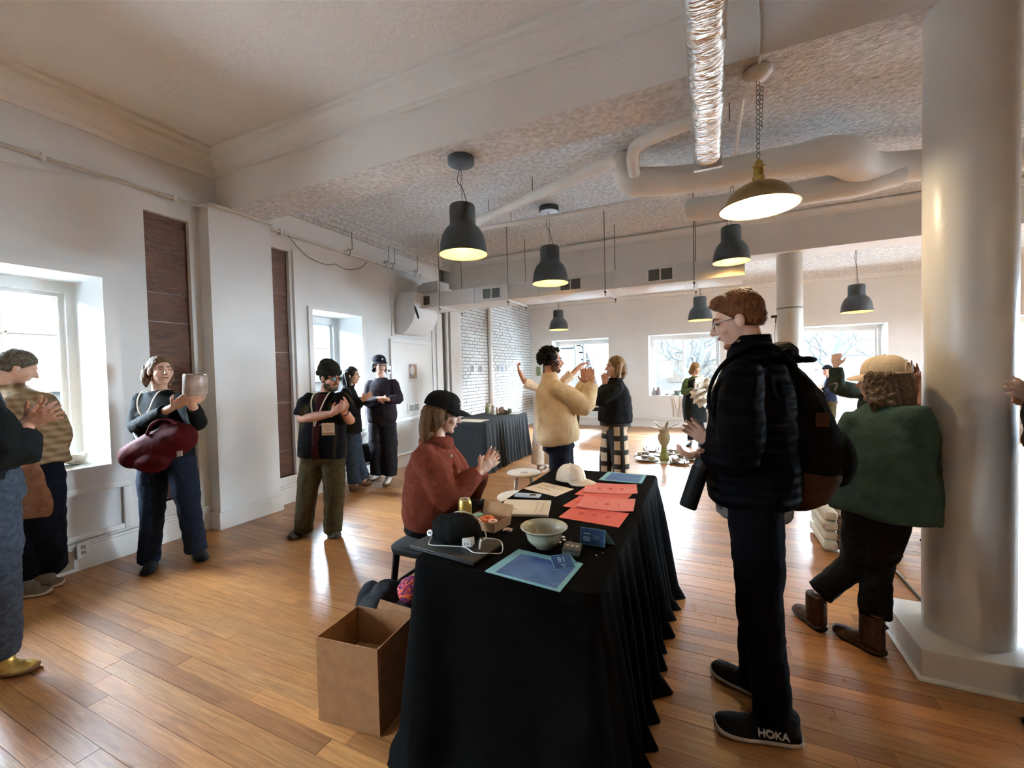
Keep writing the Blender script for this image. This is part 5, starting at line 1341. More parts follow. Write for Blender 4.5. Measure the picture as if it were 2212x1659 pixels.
for s in (0, 0.75):
    MB().prism([(-6.9, 21.5 + s, 4.4), (-6.55, 21.5 + s, 4.4), (-5.0, 21.5 + s, -0.6), (-5.35, 21.5 + s, -0.6)], (0, 0.05, 0)).build('stringer', IRON, fe)
for k in range(14):
    t = k/13; MB().box((-6.75 + 1.55*t, 21.5, 4.2 - 4.7*t), (-6.5 + 1.55*t, 22.3, 4.26 - 4.7*t)).build('tread', IRON, fe)
# bare trees
def tree(x, y, h, r0, seed, label, lean=0.0):
    rt = random.Random(seed)
    root = thing('bare_tree', label, 'tree', (x, y, -0.7), 'bare trees outside')
    b = MB()
    tr = [V((x, y, -0.7)), V((x + lean*0.3, y, h*0.3 - 0.7)), V((x + lean*0.7, y + 0.05, h*0.65 - 0.7)), V((x + lean, y, h - 0.7))]
    MB().tube(tr, [r0, r0*0.85, r0*0.6, r0*0.2], 9, sub=4).build('trunk', BARK, root, smooth=True)
    br = MB()
    def grow(p, d, L, r, lv):
        q = [p]; dd = d.copy()
        for i in range(3):
            dd = (dd + V((rt.uniform(-.3, .3), rt.uniform(-.3, .3), rt.uniform(-.12, .3)))).normalized(); q.append(q[-1] + dd*L/3)
        br.tube(q, [r, r*0.8, r*0.6, r*0.35], 5, sub=2)
        if lv > 0:
            for i in range(3):
                nd = (dd + V((rt.uniform(-1, 1), rt.uniform(-1, 1), rt.uniform(-0.4, 0.8)))).normalized()
                grow(q[1 + i % 3], nd, L*rt.uniform(.5, .75), r*0.55, lv - 1)
    P_, _ = smooth_path(tr, [1]*4, 6)
    for i in range(4, len(P_)):
        for k in range(1):
            a = rt.uniform(0, 6.28)
            grow(P_[i], V((math.cos(a), math.sin(a)*0.6, rt.uniform(.1, .9))).normalized(), h*rt.uniform(.16, .3), r0*0.36, 2)
    o = br.build('branches', BARK, root, smooth=True); o['kind'] = 'stuff'
tree(-0.9, 18.5, 6.0, 0.20, 3, 'bare grey tree seen through the middle back window, right pane')
tree(-0.8, 27.0, 4.6, 0.30, 5, 'stout bare tree seen through the middle back window, left pane', 0.4)
tree(3.3, 18.0, 6.5, 0.17, 11, 'bare branching tree seen in the back window beside the slim column', 1.4)
tree(6.2, 20.5, 6.0, 0.13, 14, 'slender bare tree farther right outside')
# back street: pale block and orange brick building with a sign
b3 = thing('street_building', 'pale block across the street behind the trees', 'building', (-1, 30, -0.7))
MB().box((-3.4, 30, -0.7), (3.2, 34, 4.6)).build('facade', STONE, b3)
for k in range(3):
    for z in (0.6, 3.6): MB().box((-2.6 + 2.0*k, 29.94, z), (-1.4 + 2.0*k, 30.0, z + 1.9)).build('window', WGLS, b3)
b4 = thing('brick_storefront', 'orange brick storefront with a cropped sign across the street', 'building', (7, 27, -0.7))
MB().box((3.3, 27, 2.05), (14, 31, 4.9)).build('upper_wall', ORB, b4)
MB().box((3.3, 27, -0.7), (14, 31, 2.05)).build('lower_wall', mat('bluish_shop_front', (0.0173, 0.0177, 0.0186), (0.0203, 0.0202, 0.0199), rough=0.6, spec=0.0), b4)
MB().box((3.3, 26.9, 1.95), (14, 27, 2.15)).build('band', STONE_T, b4)
lettering('sign_letters', 'PROJECT', 0.72, mat('grey_sign_letter', spec=0.0, c1=(0.0215, 0.0195, 0.0195)), (7.25, 26.93, 3.72), (1, 0, 0), (0, 0, 1), b4, 0.02)
# lettering on the glass of the right-hand back window and the white sheet on the middle one
DEC = mat('white_vinyl', (0.8, 0.82, 0.84), (0.85, 0.87, 0.89), rough=0.5)
for body, px, py, s in (('FROM', 1752, 799, 0.10), ('RES', 1827, 853, 0.10)):
    p = onY(px, py, 12.07)
    tag(lettering('window_decal', body, s*1.05, DEC, (p.x, 12.065, p.z), (1, 0, 0), (0, 0, 1), None, 0.001), 'white vinyl letters %s on the right back window' % body, 'lettering')
a, b = onY(1427, 816, 12.06), onY(1453, 779, 12.06)
tag(MB().box((a.x, 12.06, a.z), (b.x, 12.064, b.z)).build('window_sheet', mat('white_sheet_paper', (0.85, 0.86, 0.86), (0.9, 0.9, 0.9), rough=0.8)), 'white sheet of paper taped to the middle back window', 'paper')
# ================================================================== people
def skin(name, c1, c2):
    return mat(name, c1, c2, rough=0.5, scale=14, bump=0.08, bscale=160)
SK_LIGHT = skin('skin_light', srgb(205, 158, 132), srgb(222, 180, 156))
SK_MID = skin('skin_warm', srgb(186, 130, 102), srgb(206, 152, 124))
SK_BROWN = skin('skin_brown', srgb(118, 70, 46), srgb(140, 88, 60))
LIPS = mat('lips', srgb(160, 92, 84), srgb(172, 104, 94), rough=0.45)
EYEM = mat('eye_dark', (0.02, 0.015, 0.012), (0.03, 0.02, 0.016), rough=0.15)
def fabric(name, c1, c2=None, rough=0.85, scale=25, bump=0.25, bscale=90, **k):
    k.setdefault('spec', 0.12)
    return mat(name, c1, c2 or c1, rough=rough, scale=scale, bump=bump, bscale=bscale, **k)

def frame(f, u=(0, 0, 1)):
    f = V(f).normalized(); u = V(u)
    u = (u - f*u.dot(f)).normalized()
    r = f.cross(u).normalized()
    return r, f, u                                   # right, forward, up

def hand(b, wrist, d, n, side, curl=0.25, spread=0.12, s=1.0, thumb=0.9, thumb_up=0.2):
    """palm and five fingers; d: finger direction, n: the way the palm faces, side: +1/-1 thumb side"""
    d = V(d).normalized(); n = V(n); n = (n - d*n.dot(d)).normalized(); a = d.cross(n)*side
    w = V(wrist)
    R3 = Matrix((a, d, n)).transposed()
    b.ell(w + d*0.048*s, (0.040*s, 0.056*s, 0.0155*s), R3, 12, 8)
    b.ell(w + d*0.075*s + a*0.004*s, (0.041*s, 0.022*s, 0.0135*s), R3, 12, 8)
    b.ell(w + d*0.03*s + a*0.022*s + n*0.006*s, (0.016*s, 0.03*s, 0.014*s), R3, 10, 7)
    b.tube([w - d*0.02*s, w + d*0.03*s], [0.026*s, 0.028*s], 10, squash=0.75, up=n)
    for k, (off, ln) in enumerate(((0.030, 0.070), (0.010, 0.079), (-0.010, 0.074), (-0.029, 0.058))):
        p = w + d*0.084*s + a*off*s
        fd = (d + a*spread*(off/0.03)).normalized(); pts = [p]; cu = curl*(1 + 0.12*k); ang = cu*0.5
        for j, q in enumerate((0.42, 0.32, 0.26)):
            dd = fd*math.cos(ang) + n*math.sin(ang)
            pts.append(pts[-1] + dd*ln*q*s); ang += cu
        b.tube(pts, [0.0095*s, 0.009*s, 0.0083*s, 0.0068*s], 8)
    p = w + d*0.022*s + a*0.030*s
    t1 = (d*0.62 + a*thumb + n*thumb_up).normalized(); t2 = (d*0.95 + a*thumb*0.5 + n*thumb_up).normalized()
    b.tube([p - t1*0.012*s, p + t1*0.030*s, p + t1*0.030*s + t2*0.032*s], [0.013*s, 0.0115*s, 0.0085*s], 8)

def head_into(b, c, f, u, s=1.0, male=True, beard=False):
    r, f, u = frame(f, u); R3 = Matrix((r, f, u)).transposed(); c = V(c)
    P = lambda x, y, z: c + R3 @ (V((x, y, z))*s)
    E = lambda x, y, z, rx, ry, rz: b.ell(P(x, y, z), (rx*s, ry*s, rz*s), R3, 18, 12)
    E(0, -0.012, 0.028, 0.076, 0.096, 0.088)          # skull
    E(0, 0.026, -0.030, 0.060, 0.068, 0.084)          # face
    E(0, 0.040, -0.078, 0.040 + 0.006*male, 0.042, 0.034)   # jaw
    E(0, 0.068, -0.100, 0.019, 0.018, 0.016)          # chin
    E(0, 0.074, 0.026, 0.046, 0.022, 0.013)           # brow
    for q in (-1, 1):
        E(q*0.040, 0.060, -0.030, 0.022, 0.024, 0.022)    # cheek
        E(q*0.077, -0.004, -0.012, 0.010, 0.020, 0.031)   # ear
    b.tube([P(0, 0.088, 0.010), P(0, 0.103, -0.012), P(0, 0.113, -0.030)], [0.008*s, 0.0105*s, 0.0135*s], 8)
    for q in (-1, 1): E(q*0.011, 0.098, -0.034, 0.009, 0.009, 0.008)
    E(0, 0.084, -0.062, 0.022, 0.013, 0.011)          # mouth mound
    return P, R3

def face_parts(root, P, R3, s=1.0, brow=None, smile=0.0, lids=False):
    for q in (-1, 1):
        MB().ell(P(q*0.031, 0.0855, 0.003), (0.013*s, 0.006*s, (0.0035 if lids else 0.0062)*s), R3, 10, 6).build('eye', EYEM, root, smooth=True)
        if brow: MB().tube([P(q*0.014, 0.095, 0.024), P(q*0.032, 0.092, 0.029), P(q*0.05, 0.076, 0.021)], [0.0035*s, 0.004*s, 0.002*s], 6).build('eyebrow', brow, root, smooth=True)
    MB().tube([P(-0.022, 0.087, -0.060 + smile), P(-0.010, 0.0965, -0.062), P(0.010, 0.0965, -0.062), P(0.022, 0.087, -0.060 + smile)], [0.002*s, 0.0048*s, 0.0048*s, 0.002*s], 6, sub=3).build('lips', LIPS, root, smooth=True)

def glasses(root, P, R3, s=1.0, dark=False, name='glasses'):
    fr = mat('black_glasses_frame', (0.01, 0.01, 0.01)) if dark else mat('thin_metal_frame', (0.12, 0.11, 0.1), metal=0.6, rough=0.3)
    g = None
    for q in (-1, 1):
        pts = [P(q*0.034 + 0.024*math.cos(a), 0.104 - abs(q*0.034 + 0.024*math.cos(a))*0.14, 0.0 + (0.019 if dark else 0.020)*math.sin(a)) for a in [2*math.pi*k/16 for k in range(16)]]
        o = MB().tube(pts, 0.0022*s if dark else 0.0013*s, 6, closed=True).build(name, fr, root, smooth=True)
        MB().add(pts, [tuple(range(16))]).build('lens', mat('dark_lens', (0.01, 0.01, 0.012), rough=0.08) if dark else GLASS, o)
        MB().tube([P(q*0.058, 0.096, 0.004), P(q*0.074, 0.05, 0.004), P(q*0.079, -0.01, 0.0)], 0.002*s, 6).build('temple', fr, o)
    MB().tube([P(-0.011, 0.103, 0.006), P(0, 0.106, 0.009), P(0.011, 0.103, 0.006)], 0.0016*s, 6).build('bridge', fr, root)

def oval_rings(sec, n=24):
    """sec: (centre, right, forward, half_width, half_depth, squareness)"""
    rings = []
    for c, r, f, w, d, e in sec:
        rings.append([V(c) + r*w*math.copysign(abs(math.cos(a))**e, math.cos(a)) + f*d*math.copysign(abs(math.sin(a))**e, math.sin(a)) for a in [2*math.pi*k/n for k in range(n)]])
    return rings

def torso_sections(hip, neck, rh, rs, fh, fs, prof):
    """prof rows: t along hip->neck, half width, half depth, forward shift"""
    out = []
    ax = (V(neck) - V(hip))
    for t, w, d, sh in prof:
        tt = min(max(t, 0), 1)
        r = (V(rh)*(1-tt) + V(rs)*tt).normalized(); f = (V(fh)*(1-tt) + V(fs)*tt).normalized()
        a = ax.normalized(); r = (r - a*r.dot(a)).normalized(); f = (f - a*f.dot(a) - r*f.dot(r)).normalized()
        out.append((V(hip) + ax*t + f*sh, r, f, w, d, 0.82))
    return out

def shoe(root, heel, toe, m, sole_m, s=1.0, boot=0.0, up=None, name='shoe', high=0.0, laces=None):
    heel, toe = V(heel), V(toe); d = toe - heel; L = d.length; d = d.normalized()
    upv = V(up) if up is not None else V((0, 0, 1))
    upv = (upv - d*upv.dot(d)).normalized(); r = d.cross(upv)
    W = 0.046*s; rings = []; srings = []
    for t, w, h, z0 in ((0.0, 0.5, 0.05, 0.006), (0.03, 0.72, 0.075, 0.004), (0.15, 0.80, 0.088, 0.0), (0.30, 0.80, 0.092, 0.0), (0.45, 0.86, 0.078, 0.0), (0.62, 1.0, 0.06, 0.0), (0.80, 1.02, 0.056, 0.002), (0.93, 0.86, 0.050, 0.006), (0.985, 0.58, 0.040, 0.010), (1.0, 0.36, 0.030, 0.012)):
        c = heel + d*L*t
        zz = 0.022*s
        rings.append([c + r*W*w*math.cos(a)*(1 if math.sin(a) < 0.3 else 0.86) + upv*(zz + (h*s - zz)*max(0, math.sin(a))**0.8 if math.sin(a) > 0 else zz*0.6) for a in [2*math.pi*k/16 for k in range(16)]])
        srings.append([c + r*W*w*1.07*math.copysign(abs(math.cos(a))**0.6, math.cos(a)) + d*(0.006*math.copysign(1, t-0.5) if t in (0.0,) else 0) + upv*(z0 + 0.014*s*(1 + math.sin(a))) for a in [2*math.pi*k/16 for k in range(16)]])
    b = MB().ring_loft(rings)
    ank = heel + d*L*0.22
    b.tube([ank + upv*0.04*s, ank + upv*(0.095 + boot)*s], [0.048*s, 0.047*s], 14, flat=True, squash=1.15, up=d)
    o = b.remesh(name, m, root, 0.006, 3, dec=0.6)
    MB().ring_loft(srings).build('sole', sole_m, o, smooth=True, angle=1.0)
    if laces:
        for k in range(4):
            c = heel + d*L*(0.42 + 0.075*k) + upv*(0.083 - 0.010*k)*s
            MB().tube([c - r*0.022*s - upv*0.006, c + upv*0.004, c + r*0.022*s - upv*0.006], 0.0022, 5).build('lace', laces, o)
    return o

def arm_mid(S, W_, l1, l2, hint):
    """elbow by two-bone reach"""
    S, W_, hint = V(S), V(W_), V(hint)
    d = W_ - S; L = min(d.length, (l1+l2)*0.998); dn = d.normalized()
    x = (l1*l1 - l2*l2 + L*L)/(2*L); h = math.sqrt(max(0, l1*l1 - x*x))
    p = hint - dn*hint.dot(dn); p = p.normalized() if p.length > 1e-6 else dn.orthogonal()
    return S + dn*x + p*h

def person(label, J, **o):
    """J: joints in world space. Body is one continuous skin; clothing, hair and shoes are children."""
    g = o.get
    H = V(J['head']); f = V(J['face']); u = V(J.get('head_up', (0, 0, 1)))
    neck = V(J['neck']); hip = V(J['hip'])
    sl, sr = V(J['sl']), V(J['sr'])
    hl, hr = V(J['hl']), V(J['hr'])
    s = g('s', 1.0)
    foot = J.get('base') or ((V(J['al']) + V(J['ar']))/2)
    root = thing('person', label, 'person', (foot[0], foot[1], 0))
    rs = (sr - sl).normalized(); rh = (hr - hl).normalized() if (hr - hl).length > 0.01 else rs
    up = (neck - hip).normalized()
    fs = up.cross(rs).normalized(); fh = up.cross(rh).normalized()      # forward
    sk = g('skin', SK_LIGHT)
    vox = g('vox', 0.006)
    # ---- body
    b = MB()
    P, R3 = head_into(b, H, f, u, s*g('hs', 1.0), g('male', True))
    b.tube([P(0, -0.022, -0.06), (P(0, -0.03, -0.09) + neck)/2 + fs*0.004, neck - up*0.03], [0.052*s, 0.052*s, 0.062*s], 14)
    core = torso_sections(hip, neck, rh, rs, fh, fs, [(-0.02, 0.13*s, 0.09*s, 0), (0.35, 0.12*s, 0.085*s, 0), (0.7, 0.13*s, 0.09*s, 0), (0.9, 0.12*s, 0.07*s, 0), (1.0, 0.06*s, 0.05*s, 0)])
    b.ring_loft(oval_rings(core))
    for sd in 'lr':
        S, E, Wt = V(J['s'+sd]), V(J['e'+sd]), V(J['w'+sd])
        ra = g('armr', 1.0)
        b.tube([neck - up*0.13, S - up*0.012, (S+E)/2, E, (E+Wt)/2, Wt], [0.045*s, 0.036*s, 0.042*s*ra, 0.038*s*ra, 0.038*s*ra, 0.026*s], 12, sub=3)
        hd = J.get('hand'+sd)
        if hd: hand(b, Wt, *hd[0], **hd[1])
        Hh, K, A = V(J['h'+sd]), V(J['k'+sd]), V(J['a'+sd])
        b.tube([Hh + up*0.02, (Hh+K)/2, K, (K+A)/2, A], [0.075*s, 0.065*s, 0.05*s, 0.047*s, 0.036*s], 12, sub=2)
    body = b.remesh('body', sk, root, vox, 3, dec=g('dec', 0.5))
    if g('face_on', True): face_parts(root, P, R3, s, g('brow'), g('smile', 0.004), g('lids', False))
    # ---- trousers
    tm = g('trousers')
    if tm:
        b = MB(); lr = g('leg', (0.098, 0.085, 0.072, 0.068, 0.066)); wst = g('waist', (0.165, 0.12))
        t0 = g('trouser_top', 0.16)
        b.ring_loft(oval_rings(torso_sections(hip, neck, rh, rs, fh, fs, [(-0.14, wst[0]*0.6*s, wst[1]*0.7*s, 0), (-0.06, wst[0]*1.02*s, wst[1]*1.04*s, -0.005), (0.06, wst[0]*1.02*s, wst[1]*1.0*s, -0.004), (t0, wst[0]*0.93*s, wst[1]*0.95*s, 0)])))
        for sd in 'lr':
            Hh, K, A = V(J['h'+sd]), V(J['k'+sd]), V(J['a'+sd]); cf = J.get('cuff'+sd, A)
            b.tube([Hh + (hip - Hh)*0.15 + up*0.02, (Hh*0.55+K*0.45), K, (K+V(cf))/2, V(cf)], [x*s for x in lr], 16, sub=3, flat=True)
        b.remesh('trousers', tm, root, g('cvox', 0.010), 3, g('tdisp', 0.022), 0.09, dec=g('cdec', 0.6))
    # ---- top garment
    jm = g('top')
    if jm:
        b = MB()
        prof = g('prof') or [(g('hem', 0.0), 0.185, 0.13, 0), (0.2, 0.18, 0.128, 0), (0.45, 0.175, 0.125, 0), (0.7, 0.185, 0.125, 0), (0.86, 0.17, 0.10, -0.004), (0.95, 0.11, 0.078, -0.006), (1.01, 0.066, 0.064, 0)]
        b.ring_loft(oval_rings(torso_sections(hip, neck, rh, rs, fh, fs, [(t, w*s, d*s, sh*s) for t, w, d, sh in prof])))
        sv = g('sleeve', (0.074, 0.070, 0.064, 0.060, 0.052)); slen = g('slen', 1.0)
        for sd in 'lr':
            S, E, Wt = V(J['s'+sd]), V(J['e'+sd]), V(J['w'+sd])
            inn = S + (neck - up*0.16 - S)*0.5
            if slen >= 0.99:
                cu = E + (Wt - E)*g('cuff', 0.96)
                b.tube([inn, S, (S+E)/2, E, (E+cu)/2, cu], [sv[0]*0.7*s, sv[0]*0.84*s, sv[1]*s, sv[2]*s, sv[3]*s, sv[4]*s], 14, sub=3, flat=True)
            else:
                cu = S + (E - S)*slen*1.8
                b.tube([inn, S, (S+cu)/2, cu], [sv[0]*0.7*s, sv[0]*0.84*s, sv[1]*s, sv[2]*1.1*s], 14, sub=3, flat=True)
        tmesh = b.remesh(g('top_name', 'jacket'), jm, root, g('cvox', 0.010), 3, g('jdisp', 0.022), g('jds', 0.13), dec=g('cdec', 0.6))
        if g('collar'):
            cm = jm if g('collar') is True else g('collar')
            pts = [neck + up*0.012 + (rs*math.cos(a)*0.068 + fs*math.sin(a)*0.064)*s for a in [2*math.pi*k/20 for k in range(20)]]
            MB().tube(pts, 0.014*s, 8, closed=True).build('collar', cm, tmesh, smooth=True)
    return root, P, R3, dict(rs=rs, fs=fs, up=up, rh=rh, fh=fh, neck=neck, hip=hip)

def hair_cap(root, P, R3, m, s=1.0, extra=(), cuts=None, vox=0.006, disp=0.008, ds=0.02, grow=1.0, it=2, name='hair', disp2=0.0):
    b = MB()
    b.ell(P(0, -0.016, 0.034), (0.084*s*grow, 0.102*s*grow, 0.093*s*grow), R3, 20, 14)
    for e in extra:
        if e[0] == 'ell': b.ell(P(*e[1]), tuple(x*s for x in e[2]), R3, 12, 8)
        else: b.tube([P(*p) for p in e[1]], [x*s for x in e[2]], 8, sub=4)
    cc = []
    for co, no in (cuts or []): cc.append((P(*co), R3 @ V(no)))
    return b.remesh(name, m, root, vox, it, disp, ds, cuts=cc, disp2=disp2)
FACE_CUT = [((0, 0.066, 0.052), (0, 0.84, -0.54)), ]
LONG_CUT = [((0, 0.070, 0.050), (0, 0.95, -0.31)), ]
HBRN = mat('brown_hair', srgb(58, 40, 26), srgb(84, 60, 40), rough=0.55, scale=60, stretch=(1, 1, 0.25), bump=0.6, bscale=120, spec=0.2)
HLBR = mat('light_brown_hair', srgb(82, 60, 42), srgb(126, 98, 70), rough=0.55, scale=60, stretch=(1, 1, 0.25), bump=0.6, bscale=120, spec=0.2)
HDRK = mat('dark_hair', srgb(20, 16, 14), srgb(36, 30, 26), rough=0.5, scale=60, stretch=(1, 1, 0.25), bump=0.6, bscale=120, spec=0.2)
HAUB = mat('auburn_hair', srgb(82, 46, 22), srgb(118, 70, 38), rough=0.5, scale=70, stretch=(1, 1, 0.3), bump=0.6, bscale=140, spec=0.2)
HBLD = mat('dark_blonde_hair', srgb(112, 84, 54), srgb(150, 118, 80), rough=0.5, scale=60, stretch=(1, 1, 0.25), bump=0.6, bscale=120, spec=0.2)
HGRY = mat('greying_hair', srgb(70, 62, 52), srgb(110, 98, 82), rough=0.6, scale=60, bump=0.6, bscale=120, spec=0.2)
def A(px, py, d): return at(px, py, d)
def to_cam(p): return (CAM - V(p)).normalized()
IR = V((RIGHT.x, RIGHT.y, 0)).normalized()      # level direction to the picture's right
IF = V((FWD.x, FWD.y, 0)).normalized()          # level direction away from the viewer
Z = V((0, 0, 1))
def JJ(d, **k):
    out = {}
    for n, v in k.items():
        out[n] = A(v[0], v[1], d + (v[2] if len(v) > 2 else 0)) if isinstance(v, tuple) else v
    return out
def fp(px, py, z=0.0): return onZ(px, py, z)
def feet(root, items, m, sole, **k):
    for h, t in items: shoe(root, h, t, m, sole, **k)
def lanyard(root, D, m, drop, chest=0.17, side=0.0, name='lanyard'):
    n, r, f, u = D['neck'], D['rs'], D['fs'], D['up']
    for q in (-1, 1):
        MB().tube([n + r*0.06*q - f*0.03 + u*0.02, n + r*0.066*q + f*0.085 - u*0.0, n + r*0.06*q + f*(chest*0.86) - u*0.07, n + r*0.04*q + f*chest - u*0.15, n + f*(chest+0.012) - u*drop + r*side], 0.007, 6, sub=5, squash=0.35).build('strap', m, root, smooth=True)

# ---- woman with the red bag
JNS_D = fabric('dark_denim', srgb(24, 30, 44), srgb(36, 44, 60), scale=40)
BLKK = fabric('black_knit_top', (0.008, 0.009, 0.009), (0.014, 0.015, 0.015))
BLKS = fabric('black_shoe', (0.010, 0.010, 0.010), (0.016, 0.016, 0.016), rough=0.6)
CREAM_S = mat('cream_strap', srgb(196, 186, 160), srgb(206, 196, 172), rough=0.8)
d = 3.50
fw = (IR*0.80 - IF*0.50 + Z*0.05)
J = JJ(d, head=(347, 801), neck=(345, 846, 0.02), hip=(360, 990), sr=(304, 862), sl=(393, 862), er=(297, 922, -0.12), wr=(374, 879, -0.30), el=(428, 914, -0.10), wl=(415, 871, -0.30),
       hr=(330, 1000), hl=(392, 998), kr=(330, 1105, -0.04), kl=(408, 1095, -0.03), ar=(322, 1205), al=(424, 1180))
J['face'] = fw
J['handr'] = ((A(425, 848, d - 0.34) - J['wr'], IR*0.5 + Z*0.6 + IF*0.6, 1), dict(curl=0.15))
J['handl'] = ((A(432, 838, d - 0.33) - J['wl'], -IR*0.7 + IF*0.4 - Z*0.2, -1), dict(curl=0.25))
J['cuffr'] = A(322, 1212, d); J['cuffl'] = A(425, 1190, d)
r, P, R3, D = person('person in black with a red bag, clapping, by the wide brown wall slot', J, male=False, trousers=JNS_D, top=BLKK, top_name='sweater', slen=1.0, cuff=0.80, vox=0.006, brow=HBRN, smile=0.006, hem=-0.02, lids=True,
     leg=(0.115, 0.10, 0.082, 0.078, 0.078), waist=(0.185, 0.13), prof=[(-0.04, 0.195, 0.14, 0.0), (0.2, 0.20, 0.15, 0.01), (0.45, 0.19, 0.145, 0.012), (0.68, 0.195, 0.145, 0.018), (0.85, 0.175, 0.105, 0), (0.95, 0.11, 0.08, 0), (1.01, 0.085, 0.075, 0)])
hair_cap(r, P, R3, HLBR, extra=[('tube', [(0.06, -0.06, 0.03), (0.085, -0.045, -0.05), (0.085, -0.04, -0.13)], [0.04, 0.035, 0.012]), ('tube', [(0, -0.09, 0.02), (0, -0.10, -0.08), (0.02, -0.09, -0.15)], [0.05, 0.045, 0.014]), ('tube', [(-0.06, -0.06, 0.03), (-0.075, -0.05, -0.05), (-0.07, -0.05, -0.12)], [0.04, 0.03, 0.012])],
         cuts=FACE_CUT, disp=0.012, ds=0.02)
shoe(r, fp(332, 1205), fp(318, 1246), BLKS, BLKS, s=1.05, boot=0.06); shoe(r, fp(421, 1178), fp(440, 1216), BLKS, BLKS, s=1.05, boot=0.06)
lanyard(r, D, CREAM_S, 0.20, 0.17)
RED = fabric('dark_red_leather', srgb(62, 10, 14), srgb(84, 17, 21), rough=0.75, scale=8, bump=0.3, bscale=18)
bgd = thing('shoulder_bag', 'large slouchy dark red bag hanging at the hip', 'bag', A(335, 1020, d - 0.2))
b = MB(); c0, c1_ = A(285, 985, d - 0.22), A(392, 945, d - 0.24)
b.tube([c0, (c0 + c1_)/2 + V((0, 0, -0.01)), c1_], [0.10, 0.135, 0.115], 18, sub=4, squash=0.75, up=IF)
b.ell(A(325, 992, d - 0.22), (0.20, 0.10, 0.10)); b.ell(A(370, 925, d - 0.22), (0.10, 0.07, 0.07))
b.remesh('pouch', RED, bgd, 0.009, 8, 0.02, 0.12)
MB().tube([A(300, 950, d - 0.24), A(292, 935, d - 0.16), A(283, 895, d - 0.02), A(300, 858, d + 0.04), A(330, 846, d + 0.06)], 0.014, 8, sub=5, squash=0.4).build('strap', BLACKCORD, bgd, smooth=True)
MB().tube([A(318, 938, d - 0.30), A(330, 915, d - 0.28), A(360, 905, d - 0.28), A(378, 915, d - 0.30)], 0.012, 8, sub=5).build('handle', RED, bgd, smooth=True)
MB().obox(A(388, 980, d - 0.345), IR*0.018 + Z*0.004, IF*0.004, Z*0.02).build('tag', mat('pale_tag', (0.45, 0.42, 0.36)), bgd)
MUG = mat('floral_glaze', srgb(196, 178, 164), srgb(132, 110, 92), rough=0.35, scale=16, detail=6)
mg = thing('ceramic_vessel', 'pale floral ceramic vessel held up by the woman with the red bag', 'vessel', A(421, 852, d - 0.36))
ang = Matrix.Rotation(0.1, 3, 'Y')
MB().lathe([(0.0, 0), (0.066, 0.0), (0.074, 0.012), (0.074, 0.14), (0.070, 0.15), (0.065, 0.145), (0.063, 0.02), (0.0, 0.015)], A(421, 853, d - 0.38), 30, rot=ang, caps=False).build('wall', MUG, mg, smooth=True, angle=0.8)

# ---- man in beanie
OLIVE = fabric('olive_trousers', srgb(58, 50, 30), srgb(76, 66, 42))
PATSH = mat('black_patterned_shirt', srgb(14, 14, 18), srgb(66, 56, 32), rough=0.8, scale=3.2, stretch=(2.2, 2.2, 0.5), detail=1, bump=0.2, spec=0.1)
[x for x in PATSH.node_tree.nodes if x.type == 'VALTORGB'][0].color_ramp.elements[0].position = 0.56
[x for x in PATSH.node_tree.nodes if x.type == 'VALTORGB'][0].color_ramp.elements[1].position = 0.64
MAROON = fabric('maroon_tee', srgb(50, 18, 22), srgb(62, 24, 28))
d = 4.05
J = JJ(d, head=(713, 816), neck=(704, 849, 0.02), hip=(696, 983), sr=(668, 862), sl=(739, 862), er=(651, 905, -0.06), wr=(718, 893, -0.30), el=(757, 908, -0.05), wl=(742, 888, -0.30),
       hr=(675, 990), hl=(720, 990), kr=(664, 1065, -0.05), kl=(722, 1065, -0.04), ar=(655, 1136), al=(719, 1138))
J['face'] = IR*0.82 - IF*0.45 - Z*0.12
J['handr'] = ((A(757, 864, d - 0.36) - J['wr'], IF*0.8 + IR*0.3, 1), dict(curl=0.35))
J['handl'] = ((A(752, 866, d - 0.36) - J['wl'], -IF*0.6 - IR*0.4, -1), dict(curl=0.4))
J['cuffr'] = A(655, 1146, d); J['cuffl'] = A(719, 1148, d)
r, P, R3, D = person('bearded person in a dark beanie and patterned short-sleeved shirt, clapping', J, skin=SK_MID, trousers=OLIVE, top=PATSH, top_name='shirt', slen=0.5, armr=1.12, brow=HDRK,
     leg=(0.115, 0.105, 0.092, 0.085, 0.082), waist=(0.19, 0.14), sleeve=(0.088, 0.086, 0.082, 0.06, 0.05), prof=[(-0.03, 0.215, 0.155, 0.0), (0.2, 0.215, 0.16, 0.012), (0.45, 0.205, 0.155, 0.014), (0.7, 0.205, 0.145, 0.01), (0.86, 0.185, 0.11, 0), (0.95, 0.11, 0.08, 0), (1.01, 0.075, 0.07, 0)])
# open front: maroon tee strip
u_, f_, r_ = D['up'], D['fs'], D['rs']; hp, nk = D['hip'], D['neck']
sec = []
for t in (-0.01, 0.2, 0.45, 0.7, 0.9, 0.98):
    dep = {-0.01: 0.158, 0.2: 0.176, 0.45: 0.172, 0.7: 0.158, 0.9: 0.105, 0.98: 0.082}[t]
    sec.append((hp + (nk - hp)*t + f_*(dep - 0.03), r_, f_, 0.045, 0.034, 0.9))
MB().ring_loft(oval_rings(sec)).build('tee_front', MAROON, r, smooth=True)
hair_cap(r, P, R3, HDRK, extra=[('ell', (0, -0.03, 0.0), (0.078, 0.075, 0.07))], cuts=[((0, 0.045, 0.0), (0, 1, 0)), ((0, 0, -0.055), (0, 0, -1))], disp=0.006)
BEAN = fabric('black_ribbed_knit', (0.014, 0.015, 0.013), (0.024, 0.026, 0.022), scale=70, bump=0.7, bscale=140)
